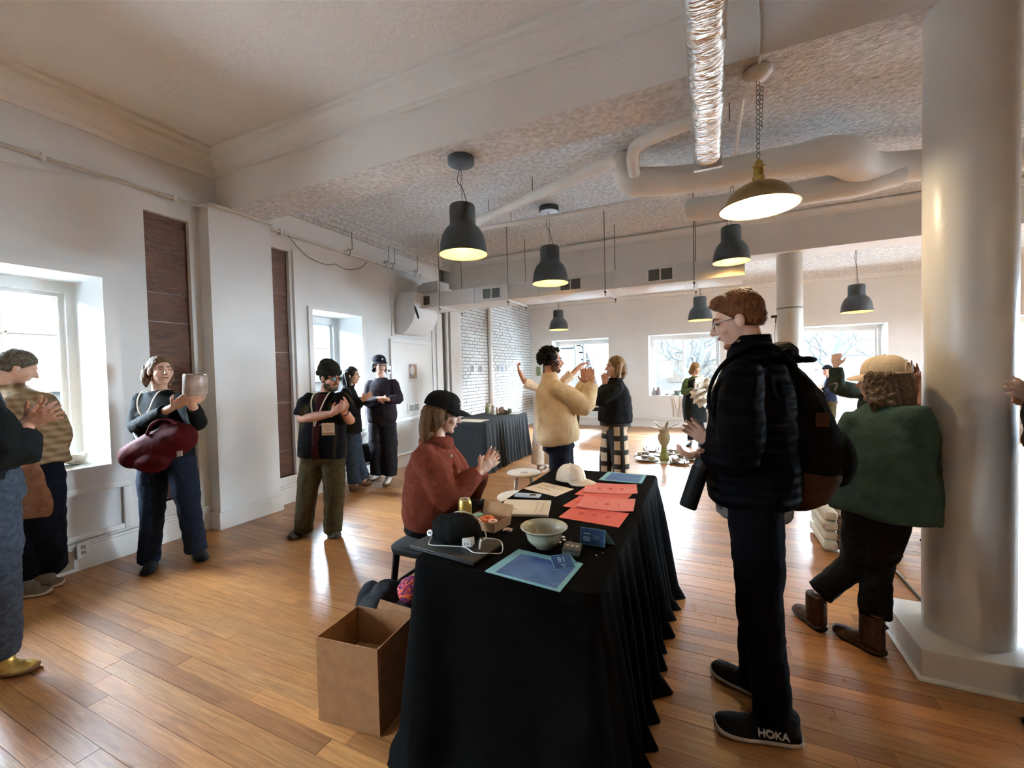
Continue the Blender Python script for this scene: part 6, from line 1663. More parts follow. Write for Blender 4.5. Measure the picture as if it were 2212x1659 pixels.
b = MB(); b.ell(P(0, -0.022, 0.072), (0.094, 0.114, 0.098), R3 @ Matrix.Rotation(0.16, 3, 'X'), 24, 14); b.ell(P(0, -0.04, 0.13), (0.07, 0.08, 0.05), R3)
bn = b.remesh('beanie', BEAN, r, 0.006, 3, 0.008, 0.03, cuts=[(P(0, 0, 0.034), R3 @ V((0, 0.12, -1)))])
MB().tube([P(0.09*math.cos(a), -0.018 + 0.112*math.sin(a), 0.046 + 0.012*math.sin(a)) for a in [2*math.pi*k/28 for k in range(28)]], 0.017, 8, closed=True, squash=1.6, up=R3 @ V((0, 0, 1))).build('cuff', BEAN, bn, smooth=True)
BRD = mat('greying_beard', srgb(52, 44, 38), srgb(120, 104, 88), rough=0.8, scale=40, bump=0.8, bscale=150)
b = MB(); b.ell(P(0, 0.052, -0.098), (0.042, 0.044, 0.030), R3); b.ell(P(0.045, 0.02, -0.075), (0.022, 0.045, 0.035), R3); b.ell(P(-0.045, 0.02, -0.075), (0.022, 0.045, 0.035), R3); b.tube([P(-0.03, 0.082, -0.058), P(0, 0.098, -0.048), P(0.03, 0.082, -0.058)], [0.007, 0.008, 0.007], 8)
b.remesh('beard', BRD, r, 0.005, 2, 0.010, 0.012)
glasses(r, P, R3, dark=True, name='sunglasses')
GSH = fabric('grey_brown_shoe', srgb(66, 60, 54), srgb(84, 78, 70), rough=0.7)
shoe(r, fp(662, 1141), fp(628, 1168), GSH, GSH, s=1.15, laces=BLACKCORD); shoe(r, fp(716, 1138), fp(726, 1166), GSH, GSH, s=1.15, laces=BLACKCORD)
lanyard(r, D, CREAM_S, 0.30, 0.185)
bc_ = A(709, 927, d - 0.225); n_ = -IF + IR*0.1; n_.normalize(); rr_ = Z.cross(-n_).normalized()
bdg = MB().obox(bc_, rr_*0.055, Z*0.054, n_*0.002).build('name_badge', mat('badge_card', srgb(206, 184, 158), srgb(218, 198, 174), rough=0.6), r)
MB().obox(bc_ - Z*0.041 + n_*0.0025, rr_*0.052, Z*0.010, n_*0.0006).build('badge_pattern', mat('badge_brown', srgb(120, 80, 60), srgb(200, 170, 140), scale=60), bdg)
MB().obox(bc_ + Z*0.02 + n_*0.0025, rr_*0.034, Z*0.003, n_*0.0006).build('badge_line', INK, bdg)
MB().obox(bc_ - Z*0.004 + n_*0.0025, rr_*0.02, Z*0.004, n_*0.0006).build('badge_line', INK, bdg)
MB().tube([D['neck'] + f_*0.145 - u_*0.30, bc_ + Z*0.055], 0.003, 6).build('badge_clip', CREAM_S, bdg)
wst = J['wl'] + (J['el'] - J['wl'])*0.12; wd_ = (J['el'] - J['wl']).normalized(); w1 = wd_.orthogonal().normalized(); w2 = wd_.cross(w1)
MB().tube([wst + (w1*math.cos(a) + w2*math.sin(a))*0.032 for a in [2*math.pi*k/16 for k in range(16)]], 0.006, 6, closed=True).build('wristband', BLACKCORD, r, smooth=True)

# ---- dark-haired woman in profile by the second window
d = 5.74
DJN = fabric('blue_grey_denim', srgb(44, 54, 66), srgb(62, 74, 88))
BLJ = fabric('black_jacket', (0.008, 0.008, 0.009), (0.014, 0.014, 0.015))
J = JJ(d, head=(760, 811), neck=(752, 837), hip=(759, 930), sr=(746, 846, -0.15), sl=(754, 846, 0.15), er=(757, 885, -0.17), wr=(782, 864, -0.12), el=(766, 884, 0.15), wl=(784, 862, 0.08),
       hr=(757, 934, -0.08), hl=(762, 934, 0.08), kr=(760, 990, -0.08), kl=(772, 988, 0.06), ar=(765, 1044, -0.08), al=(786, 1036, 0.05))
J['face'] = IR*0.97 - IF*0.05
J['handr'] = ((A(806, 848, d - 0.1) - J['wr'], IF, 1), dict(curl=0.2)); J['handl'] = ((A(808, 848, d + 0.02) - J['wl'], -IF, -1), dict(curl=0.2))
r, P, R3, D = person('dark-haired person in a black jacket in profile, behind the bearded man', J, male=False, trousers=DJN, top=BLJ, brow=HDRK, vox=0.007, cvox=0.012, hem=-0.05, s=0.97, collar=True,
     leg=(0.105, 0.095, 0.085, 0.082, 0.085), prof=[(-0.06, 0.19, 0.145, 0.0), (0.2, 0.185, 0.14, 0), (0.45, 0.18, 0.135, 0), (0.7, 0.185, 0.13, 0.005), (0.86, 0.17, 0.10, 0), (0.95, 0.11, 0.08, 0), (1.02, 0.075, 0.07, 0)])
hair_cap(r, P, R3, HDRK, extra=[('tube', [(0.055, -0.04, 0.02), (0.075, -0.02, -0.08), (0.07, -0.01, -0.17)], [0.045, 0.035, 0.014]), ('tube', [(-0.055, -0.04, 0.02), (-0.075, -0.02, -0.08), (-0.07, -0.01, -0.17)], [0.045, 0.035, 0.014]), ('tube', [(0, -0.08, 0.0), (0, -0.09, -0.1), (0, -0.08, -0.2)], [0.06, 0.06, 0.03])], cuts=LONG_CUT)
TANB = fabric('tan_suede', srgb(104, 78, 60), srgb(124, 96, 76))
shoe(r, fp(757, 1062), fp(783, 1062), TANB, TANB); shoe(r, fp(776, 1048), fp(802, 1046), TANB, TANB)

# ---- young person in dark cap by the second window
d = 6.06
DKSW = fabric('dark_plum_sweatshirt', srgb(34, 28, 34), srgb(48, 40, 46))
J = JJ(d, head=(820, 790), neck=(823, 817), hip=(826, 914), sr=(800, 829), sl=(850, 827), er=(790, 868, -0.08), wr=(821, 864, -0.28), el=(862, 862, -0.08), wl=(838, 863, -0.28),
       hr=(813, 918), hl=(840, 918), kr=(815, 975, -0.04), kl=(842, 978, -0.04), ar=(816, 1023), al=(843, 1025))
J['face'] = IR*0.65 - IF*0.72
J['handr'] = ((A(838, 858, d - 0.34) - J['wr'], Z*0.2 + IR*0.3 - IF*0.6, 1), dict(curl=0.35)); J['handl'] = ((A(822, 858, d - 0.34) - J['wl'], -Z*0.9 + IF*0.3, -1), dict(curl=0.35))
r, P, R3, D = person('young person in a dark baseball cap, plum sweatshirt and white sneakers', J, trousers=fabric('black_wide_trousers', (0.012, 0.011, 0.013), (0.02, 0.018, 0.021)), top=DKSW, top_name='sweatshirt', brow=HBRN, vox=0.007, cvox=0.012, smile=0.008,
     leg=(0.12, 0.115, 0.108, 0.102, 0.10), waist=(0.17, 0.125), prof=[(0.02, 0.185, 0.135, 0), (0.1, 0.205, 0.15, 0), (0.45, 0.20, 0.14, 0), (0.72, 0.20, 0.13, 0), (0.86, 0.18, 0.105, 0), (0.95, 0.11, 0.08, 0), (1.01, 0.075, 0.07, 0)])
hair_cap(r, P, R3, HDRK, extra=[('tube', [(0.07, -0.02, 0.02), (0.085, -0.02, -0.05), (0.07, 0.0, -0.10)], [0.03, 0.03, 0.014]), ('tube', [(-0.07, -0.02, 0.02), (-0.085, -0.02, -0.05), (-0.07, 0.0, -0.10)], [0.03, 0.03, 0.014]), ('ell', (0, -0.05, -0.04), (0.075, 0.06, 0.07))], cuts=FACE_CUT, disp=0.016, ds=0.018)
cp = ball_cap(r, P(0, -0.012, 0.064), R3 @ V((0, 1, 0.02)), R3 @ V((0, 0.1, 1)), fabric('navy_black_cap', (0.014, 0.014, 0.02), (0.02, 0.02, 0.028)), r=(0.090, 0.108, 0.090), brim=0.07, worn=True)
MB().obox(P(0, 0.094, 0.09), R3 @ V((0.012, 0, 0)), R3 @ V((0, 0.003, 0)), R3 @ V((0, 0, 0.012))).build('cap_emblem', mat('pale_emblem_thread', (0.5, 0.5, 0.5)), cp)
glasses(r, P, R3)
WSH = fabric('white_sneaker', srgb(196, 188, 174), srgb(210, 202, 190), rough=0.5)
for h, t in ((fp(822, 1026), fp(797, 1041)), (fp(846, 1027), fp(832, 1051))):
    o = shoe(r, h, t, WSH, mat('gum_sole', srgb(120, 96, 70)), laces=WSH)
    dd = (t - h).normalized(); sd_ = dd.cross(Z)
    for k in range(3):
        c = h + (t - h)*(0.38 + 0.10*k)
        for q in (-1, 1): MB().tube([c + sd_*q*0.036 + Z*0.03, c + sd_*q*0.032 + Z*0.06 - dd*0.015], 0.004, 5).build('stripe', BLACKCORD, o)

# ---- seated woman in rust jacket
RUST = fabric('rust_corduroy', srgb(98, 44, 30), srgb(124, 60, 42), rough=0.9, scale=30, bump=0.35, bscale=60)
BLKT = fabric('black_trouser', (0.006, 0.006, 0.007), (0.011, 0.011, 0.012))
d = 2.74
J = JJ(d, head=(957, 895), neck=(943, 950), hip=(934, 1128), sr=(912, 983, -0.15), sl=(962, 975, 0.18), er=(972, 1075, -0.18), wr=(1036, 1018, -0.06), el=(1010, 1065, 0.12), wl=(1042, 1015, 0.03),
       hr=(935, 1132, -0.10), hl=(950, 1128, 0.10), kr=(1040, 1112, 0.02), kl=(1052, 1106, 0.28), ar=(1030, 1250, 0.05), al=(1042, 1236, 0.34))
J['face'] = IR*0.93 + IF*0.20 - Z*0.18; J['head_up'] = Z*0.98 + IR*0.16
J['handr'] = ((IR*0.75 + Z*0.50 + IF*0.35, IF*0.9 - IR*0.2 + Z*0.1, 1), dict(curl=0.10, thumb=0.55, spread=0.10)); J['handl'] = ((IR*0.55 + Z*0.75 + IF*0.2, -IF*0.9 + IR*0.15, -1), dict(curl=0.12, thumb=0.9, spread=0.14))
J['base'] = (J['hip'].x, J['hip'].y, 0)
r, P, R3, D = person('seated person in a rust jacket and black cap, clapping beside the table', J, male=False, trousers=BLKT, top=RUST, vox=0.005, brow=HBRN, collar=True, cvox=0.009, cuff=0.90, jdisp=0.024, jds=0.14, hs=1.0,
     leg=(0.125, 0.11, 0.085, 0.08, 0.07), waist=(0.19, 0.16), sleeve=(0.092, 0.095, 0.092, 0.078, 0.058), prof=[(0.0, 0.21, 0.165, 0.0), (0.12, 0.225, 0.185, 0.0), (0.35, 0.22, 0.185, 0.0), (0.6, 0.215, 0.17, 0.0), (0.8, 0.195, 0.13, -0.01), (0.92, 0.13, 0.095, -0.008), (1.02, 0.085, 0.08, 0)])
HWB = mat('honey_brown_hair', srgb(80, 54, 34), srgb(124, 90, 60), rough=0.5, spec=0.2, scale=90, stretch=(1, 1, 0.12), bump=0.5, bscale=160)
hair_cap(r, P, R3, HWB, extra=[('tube', [(0.055, -0.03, 0.01), (0.082, 0.0, -0.09), (0.088, 0.02, -0.18), (0.08, 0.04, -0.25)], [0.05, 0.042, 0.034, 0.014]), ('tube', [(-0.055, -0.03, 0.01), (-0.078, 0.0, -0.09), (-0.08, 0.02, -0.18), (-0.07, 0.03, -0.24)], [0.05, 0.04, 0.03, 0.012]), ('tube', [(0.03, -0.08, 0.0), (0.055, -0.085, -0.1), (0.06, -0.06, -0.22)], [0.06, 0.055, 0.02]), ('tube', [(-0.03, -0.08, 0.0), (-0.03, -0.09, -0.1), (-0.02, -0.08, -0.2)], [0.06, 0.05, 0.02]), ('tube', [(0.07, 0.02, 0.0), (0.085, 0.035, -0.08), (0.088, 0.05, -0.16)], [0.03, 0.026, 0.01])],
         cuts=[((0, 0.072, 0.05), (0, 0.8, -0.55))], vox=0.0055, disp=0.010, ds=0.016)
BCAP = fabric('black_cotton_cap', (0.006, 0.006, 0.006), (0.012, 0.011, 0.011))
cp = ball_cap(r, P(0, -0.014, 0.048), R3 @ V((0, 1, -0.06)), R3 @ V((0, 0.06, 1)), BCAP, r=(0.094, 0.114, 0.102), brim=0.085, worn=True)
for k in range(3):
    zz = 0.085 - 0.014*k
    MB().tube([P(x, 0.098 + 0.006*k - 10*x*x*0.6, zz) for x in (0.05 - 0.006*k, 0.03, 0.01)], 0.0025, 5).build('thread_line', mat('pale_thread', (0.35, 0.3, 0.26)), cp)
for k in range(2):
    c = D['neck'] + D['fs']*(0.115 + 0.06*k) - D['up']*(0.09 + 0.09*k) + D['rs']*0.03
    MB().ell(c, 0.009, n=10, m=6).build('button', mat('pale_button', (0.6, 0.56, 0.5), rough=0.3), r, smooth=True)
b = MB().tube([D['neck'] - D['up']*0.015 + (D['rs']*math.cos(a)*0.085 + D['fs']*math.sin(a)*0.085) for a in [2*math.pi*k/24 for k in range(24)]], 0.028, 8, closed=True, squash=1.5, up=D['up'])
b.build('collar_band', RUST, r, smooth=True)
shoe(r, J['ar'] + V((-0.05, -0.01, -J['ar'].z)), J['ar'] + V((0.15, 0.10, -J['ar'].z)), BLKS, BLKS); shoe(r, J['al'] + V((-0.05, -0.01, -J['al'].z)), J['al'] + V((0.12, 0.14, -J['al'].z)), BLKS, BLKS)

# ---- curly-haired man in cream jacket
d = 4.30
CRM = fabric('cream_canvas_jacket', srgb(204, 178, 138), srgb(222, 200, 164), rough=0.85, scale=14)
NAVT = fabric('navy_trousers', srgb(16, 20, 32), srgb(24, 30, 44))
fwd_ = (IR*0.9 + IF*0.35).normalized()
J = JJ(d, head=(1192, 780), neck=(1187, 810), hip=(1207, 958), sr=(1200, 840, -0.17), sl=(1196, 836, 0.20), er=(1262, 878, -0.14), wr=(1280, 828, -0.02), el=(1248, 868, 0.18), wl=(1264, 826, 0.10),
       hr=(1208, 962, -0.09), hl=(1214, 960, 0.09), kr=(1212, 1055, -0.09), kl=(1224, 1050, 0.12), ar=(1208, 1130, -0.09), al=(1222, 1118, 0.13))
J['face'] = IR*0.95 + IF*0.12 + Z*0.02
J['handr'] = ((Z*0.95 - IR*0.15, IF, 1), dict(curl=0.12)); J['handl'] = ((Z*0.95 - IR*0.05, -IF, -1), dict(curl=0.12))
r, P, R3, D = person('curly-haired person in a cream jacket, clapping with hands held high', J, skin=SK_MID, trousers=NAVT, top=CRM, collar=True, vox=0.006, brow=HDRK, smile=0.006,
     leg=(0.115, 0.105, 0.092, 0.085, 0.08), waist=(0.185, 0.15), sleeve=(0.10, 0.102, 0.098, 0.082, 0.06), jdisp=0.026, jds=0.16,
     prof=[(0.0, 0.18, 0.165, 0.0), (0.03, 0.205, 0.195, 0.01), (0.12, 0.225, 0.215, 0.01), (0.35, 0.225, 0.205, 0.008), (0.6, 0.215, 0.18, 0.0), (0.8, 0.195, 0.14, -0.01), (0.92, 0.13, 0.10, -0.008), (1.03, 0.085, 0.08, 0)])
b = MB(); rc = random.Random(2)
b.ell(P(0, -0.02, 0.03), (0.082, 0.098, 0.088), R3)
for k in range(330):
    th, ph_ = rc.uniform(0, 6.28), rc.uniform(-0.55, 1.4)
    x, y_, z = math.cos(th)*math.cos(ph_), math.sin(th)*math.cos(ph_), math.sin(ph_)
    if y_ > 0.45 and z < 0.55: continue
    if y_ > 0.75: continue
    rad = rc.uniform(1.02, 1.34)
    c = V((0.082*x*rad, -0.02 + 0.098*y_*rad, 0.03 + 0.09*z*rad))
    n1 = R3 @ V((rc.uniform(-1, 1), rc.uniform(-1, 1), rc.uniform(-1, 1))).normalized(); n2 = n1.orthogonal().normalized(); n3 = n1.cross(n2)
    q = rc.uniform(0.010, 0.017)
    b.tube([P(*c) + (n2*math.cos(a) + n3*math.sin(a))*q + n1*a*0.002 for a in (0, 1.2, 2.4, 3.6, 4.8)], 0.0065, 5)
b.build('curly_hair', HDRK, r, smooth=True, fix=False)
b = MB(); b.ell(P(0, 0.05, -0.095), (0.044, 0.04, 0.03), R3); b.ell(P(0.045, 0.015, -0.07), (0.02, 0.045, 0.04), R3); b.ell(P(-0.045, 0.015, -0.07), (0.02, 0.045, 0.04), R3); b.tube([P(-0.028, 0.085, -0.05), P(0, 0.1, -0.046), P(0.028, 0.085, -0.05)], 0.007, 8)
b.remesh('beard', mat('brown_stubble', srgb(84, 56, 42), srgb(120, 84, 64), rough=0.8, scale=50), r, 0.005, 2, 0.006, 0.012)
shoe(r, J['ar'] + V((-0.05, -0.03, -J['ar'].z)), J['ar'] + V((0.2, 0.1, -J['ar'].z)), BLKS, BLKS); shoe(r, J['al'] + V((-0.05, -0.03, -J['al'].z)), J['al'] + V((0.2, 0.12, -J['al'].z)), BLKS, BLKS)

# ---- person with arms raised, behind the cream jacket
d = 6.6
TEE = fabric('cream_tee', srgb(222, 198, 168), srgb(234, 214, 188))
LACE = fabric('pale_lace_trousers', srgb(196, 184, 168), srgb(222, 212, 198), scale=50)
J = JJ(d, head=(1186, 797), neck=(1186, 822), hip=(1178, 905), sl=(1158, 836, -0.05), sr=(1208, 832, 0.08), el=(1134, 826, -0.05), wl=(1121, 800, -0.05), er=(1236, 808, 0.05), wr=(1256, 788, 0.05),
       hl=(1168, 908), hr=(1190, 908), kl=(1165, 960), kr=(1190, 960), al=(1163, 1002), ar=(1190, 1002))
J['face'] = IR*0.6 + IF*0.8
J['handl'] = ((Z*0.9 - IR*0.15, IR, -1), dict(curl=1.2)); J['handr'] = ((IR*0.8 + Z*0.3, -Z, 1), dict(curl=1.1))
r, P, R3, D = person('person in pale clothes with both arms flung up, behind the cream jacket', J, skin=SK_MID, male=False, trousers=LACE, top=TEE, top_name='tee_shirt', slen=0.55, vox=0.008, cvox=0.012, sleeve=(0.075, 0.075, 0.072, 0.06, 0.05), leg=(0.11, 0.11, 0.11, 0.11, 0.115))
hair_cap(r, P, R3, HBRN, extra=[('tube', [(0, -0.09, 0.03), (0, -0.13, -0.04), (0, -0.12, -0.18)], [0.035, 0.03, 0.012])], cuts=FACE_CUT)
shoe(r, fp(1163, 1014), fp(1180, 1008), WSH, WSH); shoe(r, fp(1188, 1012), fp(1205, 1006), WSH, WSH)

# ---- woman in checked trousers
d = 4.90
def check():
    m = bpy.data.materials.new('big_check'); m.use_nodes = True; MATS['big_check'] = m
    n, l, p = nodes_of(m)
    t = n.new('ShaderNodeTexCoord'); sx = n.new('ShaderNodeSeparateXYZ')
    mp = n.new('ShaderNodeMapping'); mp.inputs['Rotation'].default_value = (0, 0, -YAW)
    l.new(t.outputs['Object'], mp.inputs['Vector']); l.new(mp.outputs['Vector'], sx.inputs[0])
    res = []
    for ax_, per, wd, ph in (('X', 0.108, 0.44, 0.02), ('Z', 0.155, 0.36, 0.06)):
        a = n.new('ShaderNodeMath'); a.operation = 'ADD'; a.inputs[1].default_value = 50*per + ph; l.new(sx.outputs[ax_], a.inputs[0])
        b_ = n.new('ShaderNodeMath'); b_.operation = 'DIVIDE'; b_.inputs[1].default_value = per; l.new(a.outputs[0], b_.inputs[0])
        c = n.new('ShaderNodeMath'); c.operation = 'FRACT'; l.new(b_.outputs[0], c.inputs[0])
        e = n.new('ShaderNodeMath'); e.operation = 'LESS_THAN'; e.inputs[1].default_value = wd; l.new(c.outputs[0], e.inputs[0]); res.append(e)
    mxm = n.new('ShaderNodeMath'); mxm.operation = 'MAXIMUM'; l.new(res[0].outputs[0], mxm.inputs[0]); l.new(res[1].outputs[0], mxm.inputs[1])
    mx = n.new('ShaderNodeMix'); mx.data_type = 'RGBA'; l.new(mxm.outputs[0], mx.inputs['Factor'])
    mx.inputs['A'].default_value = srgb(196, 172, 144); mx.inputs['B'].default_value = srgb(34, 28, 20)
    l.new(mx.outputs['Result'], p.inputs['Base Color']); p.inputs['Roughness'].default_value = 0.85
    return m
J = JJ(d, head=(1329, 792), neck=(1330, 821), hip=(1328, 915), sr=(1322, 838, 0.17), sl=(1334, 838, -0.17), el=(1298, 862, -0.12), wl=(1311, 836, 0.02), er=(1296, 858, 0.18), wr=(1309, 834, 0.10),
       hl=(1332, 920, -0.08), hr=(1322, 920, 0.08), kl=(1340, 990, -0.10), kr=(1313, 990, 0.08), al=(1344, 1062, -0.12), ar=(1310, 1060, 0.10))
J['face'] = -IR*0.95 - IF*0.15
J['handl'] = ((Z*0.95 - IR*0.15, IF, -1), dict(curl=0.15)); J['handr'] = ((Z*0.95 - IR*0.15, -IF, 1), dict(curl=0.15))
r, P, R3, D = person('person in a short black jacket and big checked trousers, clapping', J, male=False, trousers=check(), top=BLJ, collar=True, vox=0.006, tdisp=0.012, smile=0.007, brow=HBLD, lids=True,
     leg=(0.112, 0.105, 0.098, 0.092, 0.088), waist=(0.175, 0.16), sleeve=(0.085, 0.092, 0.085, 0.07, 0.055), prof=[(0.02, 0.175, 0.165, 0), (0.06, 0.195, 0.185, 0), (0.35, 0.20, 0.185, 0), (0.6, 0.20, 0.17, 0), (0.8, 0.185, 0.13, 0), (0.92, 0.13, 0.095, 0), (1.02, 0.075, 0.07, 0)])
hair_cap(r, P, R3, HBLD, extra=[('tube', [(0.06, -0.02, 0.02), (0.085, 0.0, -0.06), (0.082, 0.01, -0.115)], [0.045, 0.036, 0.026]), ('tube', [(-0.06, -0.02, 0.02), (-0.085, 0.0, -0.06), (-0.082, 0.01, -0.115)], [0.045, 0.036, 0.026]), ('tube', [(0, -0.07, 0.0), (0, -0.085, -0.06), (0, -0.08, -0.11)], [0.07, 0.06, 0.04])], cuts=LONG_CUT, disp=0.012, ds=0.02)
shoe(r, J['al'] + V((0.05, 0.02, -J['al'].z)), J['al'] + V((-0.19, -0.07, -J['al'].z)), BLKS, BLKS); shoe(r, J['ar'] + V((0.05, 0.02, -J['ar'].z)), J['ar'] + V((-0.19, -0.07, -J['ar'].z)), BLKS, BLKS)

# ---- woman at the back holding crumpled paper
d = 8.35
GRN = fabric('green_knit_sleeve', srgb(66, 80, 50), srgb(84, 98, 62))
J = JJ(d, head=(1502, 797), neck=(1501, 814), hip=(1502, 870), sr=(1484, 823), sl=(1520, 823), er=(1478, 848, -0.08), wr=(1500, 842, -0.30), el=(1526, 846, -0.08), wl=(1516, 842, -0.32),
       hr=(1492, 874), hl=(1512, 874), kr=(1494, 915), kl=(1512, 915), ar=(1492, 950), al=(1512, 950))
J['face'] = -IF*0.8 + IR*0.2 - Z*0.5; J['head_up'] = Z*0.9 - IF*0.3
J['handr'] = ((IR*0.9, IF + Z, 1), dict(curl=0.7)); J['handl'] = ((IR*0.4 + Z*0.6, -IR, -1), dict(curl=0.7))
r, P, R3, D = person('person in a black apron dress with green sleeves holding crumpled paper', J, male=False, trousers=fabric('dark_jeans_far', srgb(22, 26, 34), srgb(32, 36, 46)), top=GRN, top_name='sweater', vox=0.009, cvox=0.013, brow=HBLD, lids=True)
b = MB(); b.ring_loft(oval_rings(torso_sections(D['hip'], D['neck'], D['rh'], D['rs'], D['fh'], D['fs'], [(-0.75, 0.20, 0.16, 0), (-0.4, 0.235, 0.18, 0), (0.0, 0.235, 0.18, 0), (0.4, 0.215, 0.165, 0.01), (0.7, 0.205, 0.15, 0.01), (0.86, 0.185, 0.12, 0), (0.93, 0.10, 0.085, 0)])))
b.remesh('apron_dress', BLKK, r, 0.013, 3, 0.025, 0.09)
hair_cap(r, P, R3, HBLD, extra=[('tube', [(0.06, -0.02, 0.02), (0.088, 0.0, -0.05), (0.08, 0.02, -0.09)], [0.045, 0.04, 0.03]), ('tube', [(-0.06, -0.02, 0.02), (-0.088, 0.0, -0.05), (-0.08, 0.02, -0.09)], [0.045, 0.04, 0.03])], cuts=LONG_CUT, disp=0.014)
glasses(r, P, R3)
shoe(r, fp(1492, 956), fp(1486, 966), BLKS, BLKS); shoe(r, fp(1512, 956), fp(1514, 966), BLKS, BLKS)
b = MB(); rp = random.Random(8)
for k in range(16):
    c = A(1522 + rp.uniform(-16, 16), 845 + rp.uniform(-22, 22), d - 0.42 + rp.uniform(-0.08, 0.08))
    a1 = V((rp.uniform(-1, 1), rp.uniform(-1, 1), rp.uniform(-1, 1))).normalized(); a2 = a1.orthogonal().normalized(); a3 = a1.cross(a2)
    b.obox(c, a1*0.13, a2*0.10, a3*0.012)
o = b.remesh('crumpled_paper', mat('white_packing_paper', srgb(190, 182, 172), srgb(216, 210, 202), rough=0.7, scale=6), None, 0.012, 1, 0.05, 0.08)
tag(o, 'big crumpled sheet of white packing paper held by the apron-dressed woman', 'paper')
# ---- tall man in the foreground with backpack
PUFF = fabric('navy_puffer', srgb(5, 6, 9), srgb(9, 10, 15), rough=0.65, scale=20, bump=0.3, bscale=50, spec=0.05)
_n, _l, _p = nodes_of(PUFF)
_t = _n.new('ShaderNodeTexCoord'); _w = _n.new('ShaderNodeTexWave'); _w.bands_direction = 'Z'; _w.inputs['Scale'].default_value = 7.0; _w.inputs['Distortion'].default_value = 1.5; _w.inputs['Detail'].default_value = 1
_b = _n.new('ShaderNodeBump'); _b.inputs['Strength'].default_value = 0.4; _b.inputs['Distance'].default_value = 0.02
_l.new(_t.outputs['Object'], _w.inputs['Vector']); _l.new(_w.outputs['Fac'], _b.inputs['Height']); _l.new(_b.outputs['Normal'], _p.inputs['Normal'])
BLKD = fabric('black_denim', srgb(7, 7, 10), srgb(13, 13, 18), scale=60, spec=0.05)
d = 1.98
J = JJ(d, head=(1594, 690), neck=(1620, 752), hip=(1626, 1070), sl=(1606, 812, -0.17), sr=(1628, 800, 0.19), el=(1592, 985, -0.19), wl=(1530, 978, -0.06), er=(1590, 960, 0.20), wr=(1532, 955, 0.10),
       hl=(1630, 1085, -0.09), hr=(1632, 1080, 0.10))
J['kl'] = V((0.175, 1.985, 0.50)); J['kr'] = V((0.165, 2.16, 0.50)); J['al'] = V((0.215, 1.965, 0.10)); J['ar'] = V((0.175, 2.175, 0.10))
J['cuffl'] = V((0.215, 1.965, 0.065)); J['cuffr'] = V((0.175, 2.175, 0.065))
J['face'] = V((-1, 0.05, -0.26)); J['head_up'] = V((-0.20, 0, 1))
J['handl'] = ((-IR*0.95 - Z*0.10, Z*0.9 + IF*0.3, -1), dict(curl=0.55, thumb=0.8))
J['handr'] = ((-IR*0.72 + Z*0.62, -IF*0.8 - IR*0.2 - Z*0.3, 1), dict(curl=0.14, spread=0.10, thumb=0.9))
r, P, R3, D = person('tall person in a navy puffer jacket with glasses and a black backpack', J, skin=SK_LIGHT, trousers=BLKD, top=PUFF, top_name='puffer_jacket', vox=0.0048, dec=0.4, cvox=0.008, jdisp=0.03, tdisp=0.02, face_on=True, brow=HAUB, hs=1.0, s=1.04,
     leg=(0.115, 0.098, 0.076, 0.070, 0.070), waist=(0.16, 0.13), sleeve=(0.088, 0.09, 0.085, 0.078, 0.062),
     prof=[(-0.03, 0.185, 0.165, 0), (0.0, 0.20, 0.18, 0), (0.18, 0.205, 0.19, 0), (0.45, 0.205, 0.185, 0), (0.7, 0.20, 0.165, -0.005), (0.84, 0.185, 0.13, -0.012), (0.93, 0.13, 0.10, -0.01), (0.99, 0.085, 0.085, 0), (1.05, 0.08, 0.08, 0.0)])
hair_cap(r, P, R3, HAUB, s=1.04, extra=[('ell', (0, -0.05, -0.005), (0.074, 0.066, 0.062)), ('ell', (0, 0.045, 0.092), (0.062, 0.050, 0.036)), ('ell', (0, 0.075, 0.078), (0.05, 0.03, 0.022)), ('ell', (0.02, -0.02, 0.105), (0.06, 0.07, 0.03))],
         cuts=[((0, 0.058, 0.045), (0, 0.72, -0.69)), ((0, -0.1, -0.058), (0, 0.25, -1))], vox=0.005, disp=0.010, ds=0.014)
b = MB(); b.ell(P(0, 0.060, -0.104), (0.034, 0.030, 0.018), R3); b.tube([P(-0.044, 0.02, -0.098), P(0, 0.055, -0.108), P(0.044, 0.02, -0.098)], 0.012, 8)
b.remesh('beard', mat('ginger_stubble', srgb(120, 70, 42), srgb(150, 96, 62), rough=0.8, scale=50), r, 0.005, 2, 0.004, 0.01)
glasses(r, P, R3, 1.04)
# stand collar, shirt hem
nk, up_, fs_, rs_ = D['neck'], D['up'], D['fs'], D['rs']
b = MB(); rings = []
for h, k in ((-0.03, 1.12), (0.02, 1.02), (0.055, 0.98), (0.06, 0.90), (0.02, 0.88), (-0.03, 0.95)):
    rings.append([nk + up_*h + (rs_*math.cos(a)*0.085 + fs_*math.sin(a)*0.088)*k for a in [2*math.pi*j/28 for j in range(28)]])
b.ring_loft(rings, caps=False).build('stand_collar', PUFF, r, smooth=True)
b = MB(); b.ring_loft(oval_rings(torso_sections(D['hip'], D['neck'], D['rh'], D['rs'], D['fh'], D['fs'], [(-0.125, 0.172, 0.150, 0), (-0.10, 0.178, 0.155, 0), (0.02, 0.18, 0.16, 0)])))
b.remesh('plaid_shirt_tail', fabric('grey_plaid', srgb(70, 66, 64), srgb(120, 112, 106), scale=20), r, 0.009, 2, 0.015, 0.06)
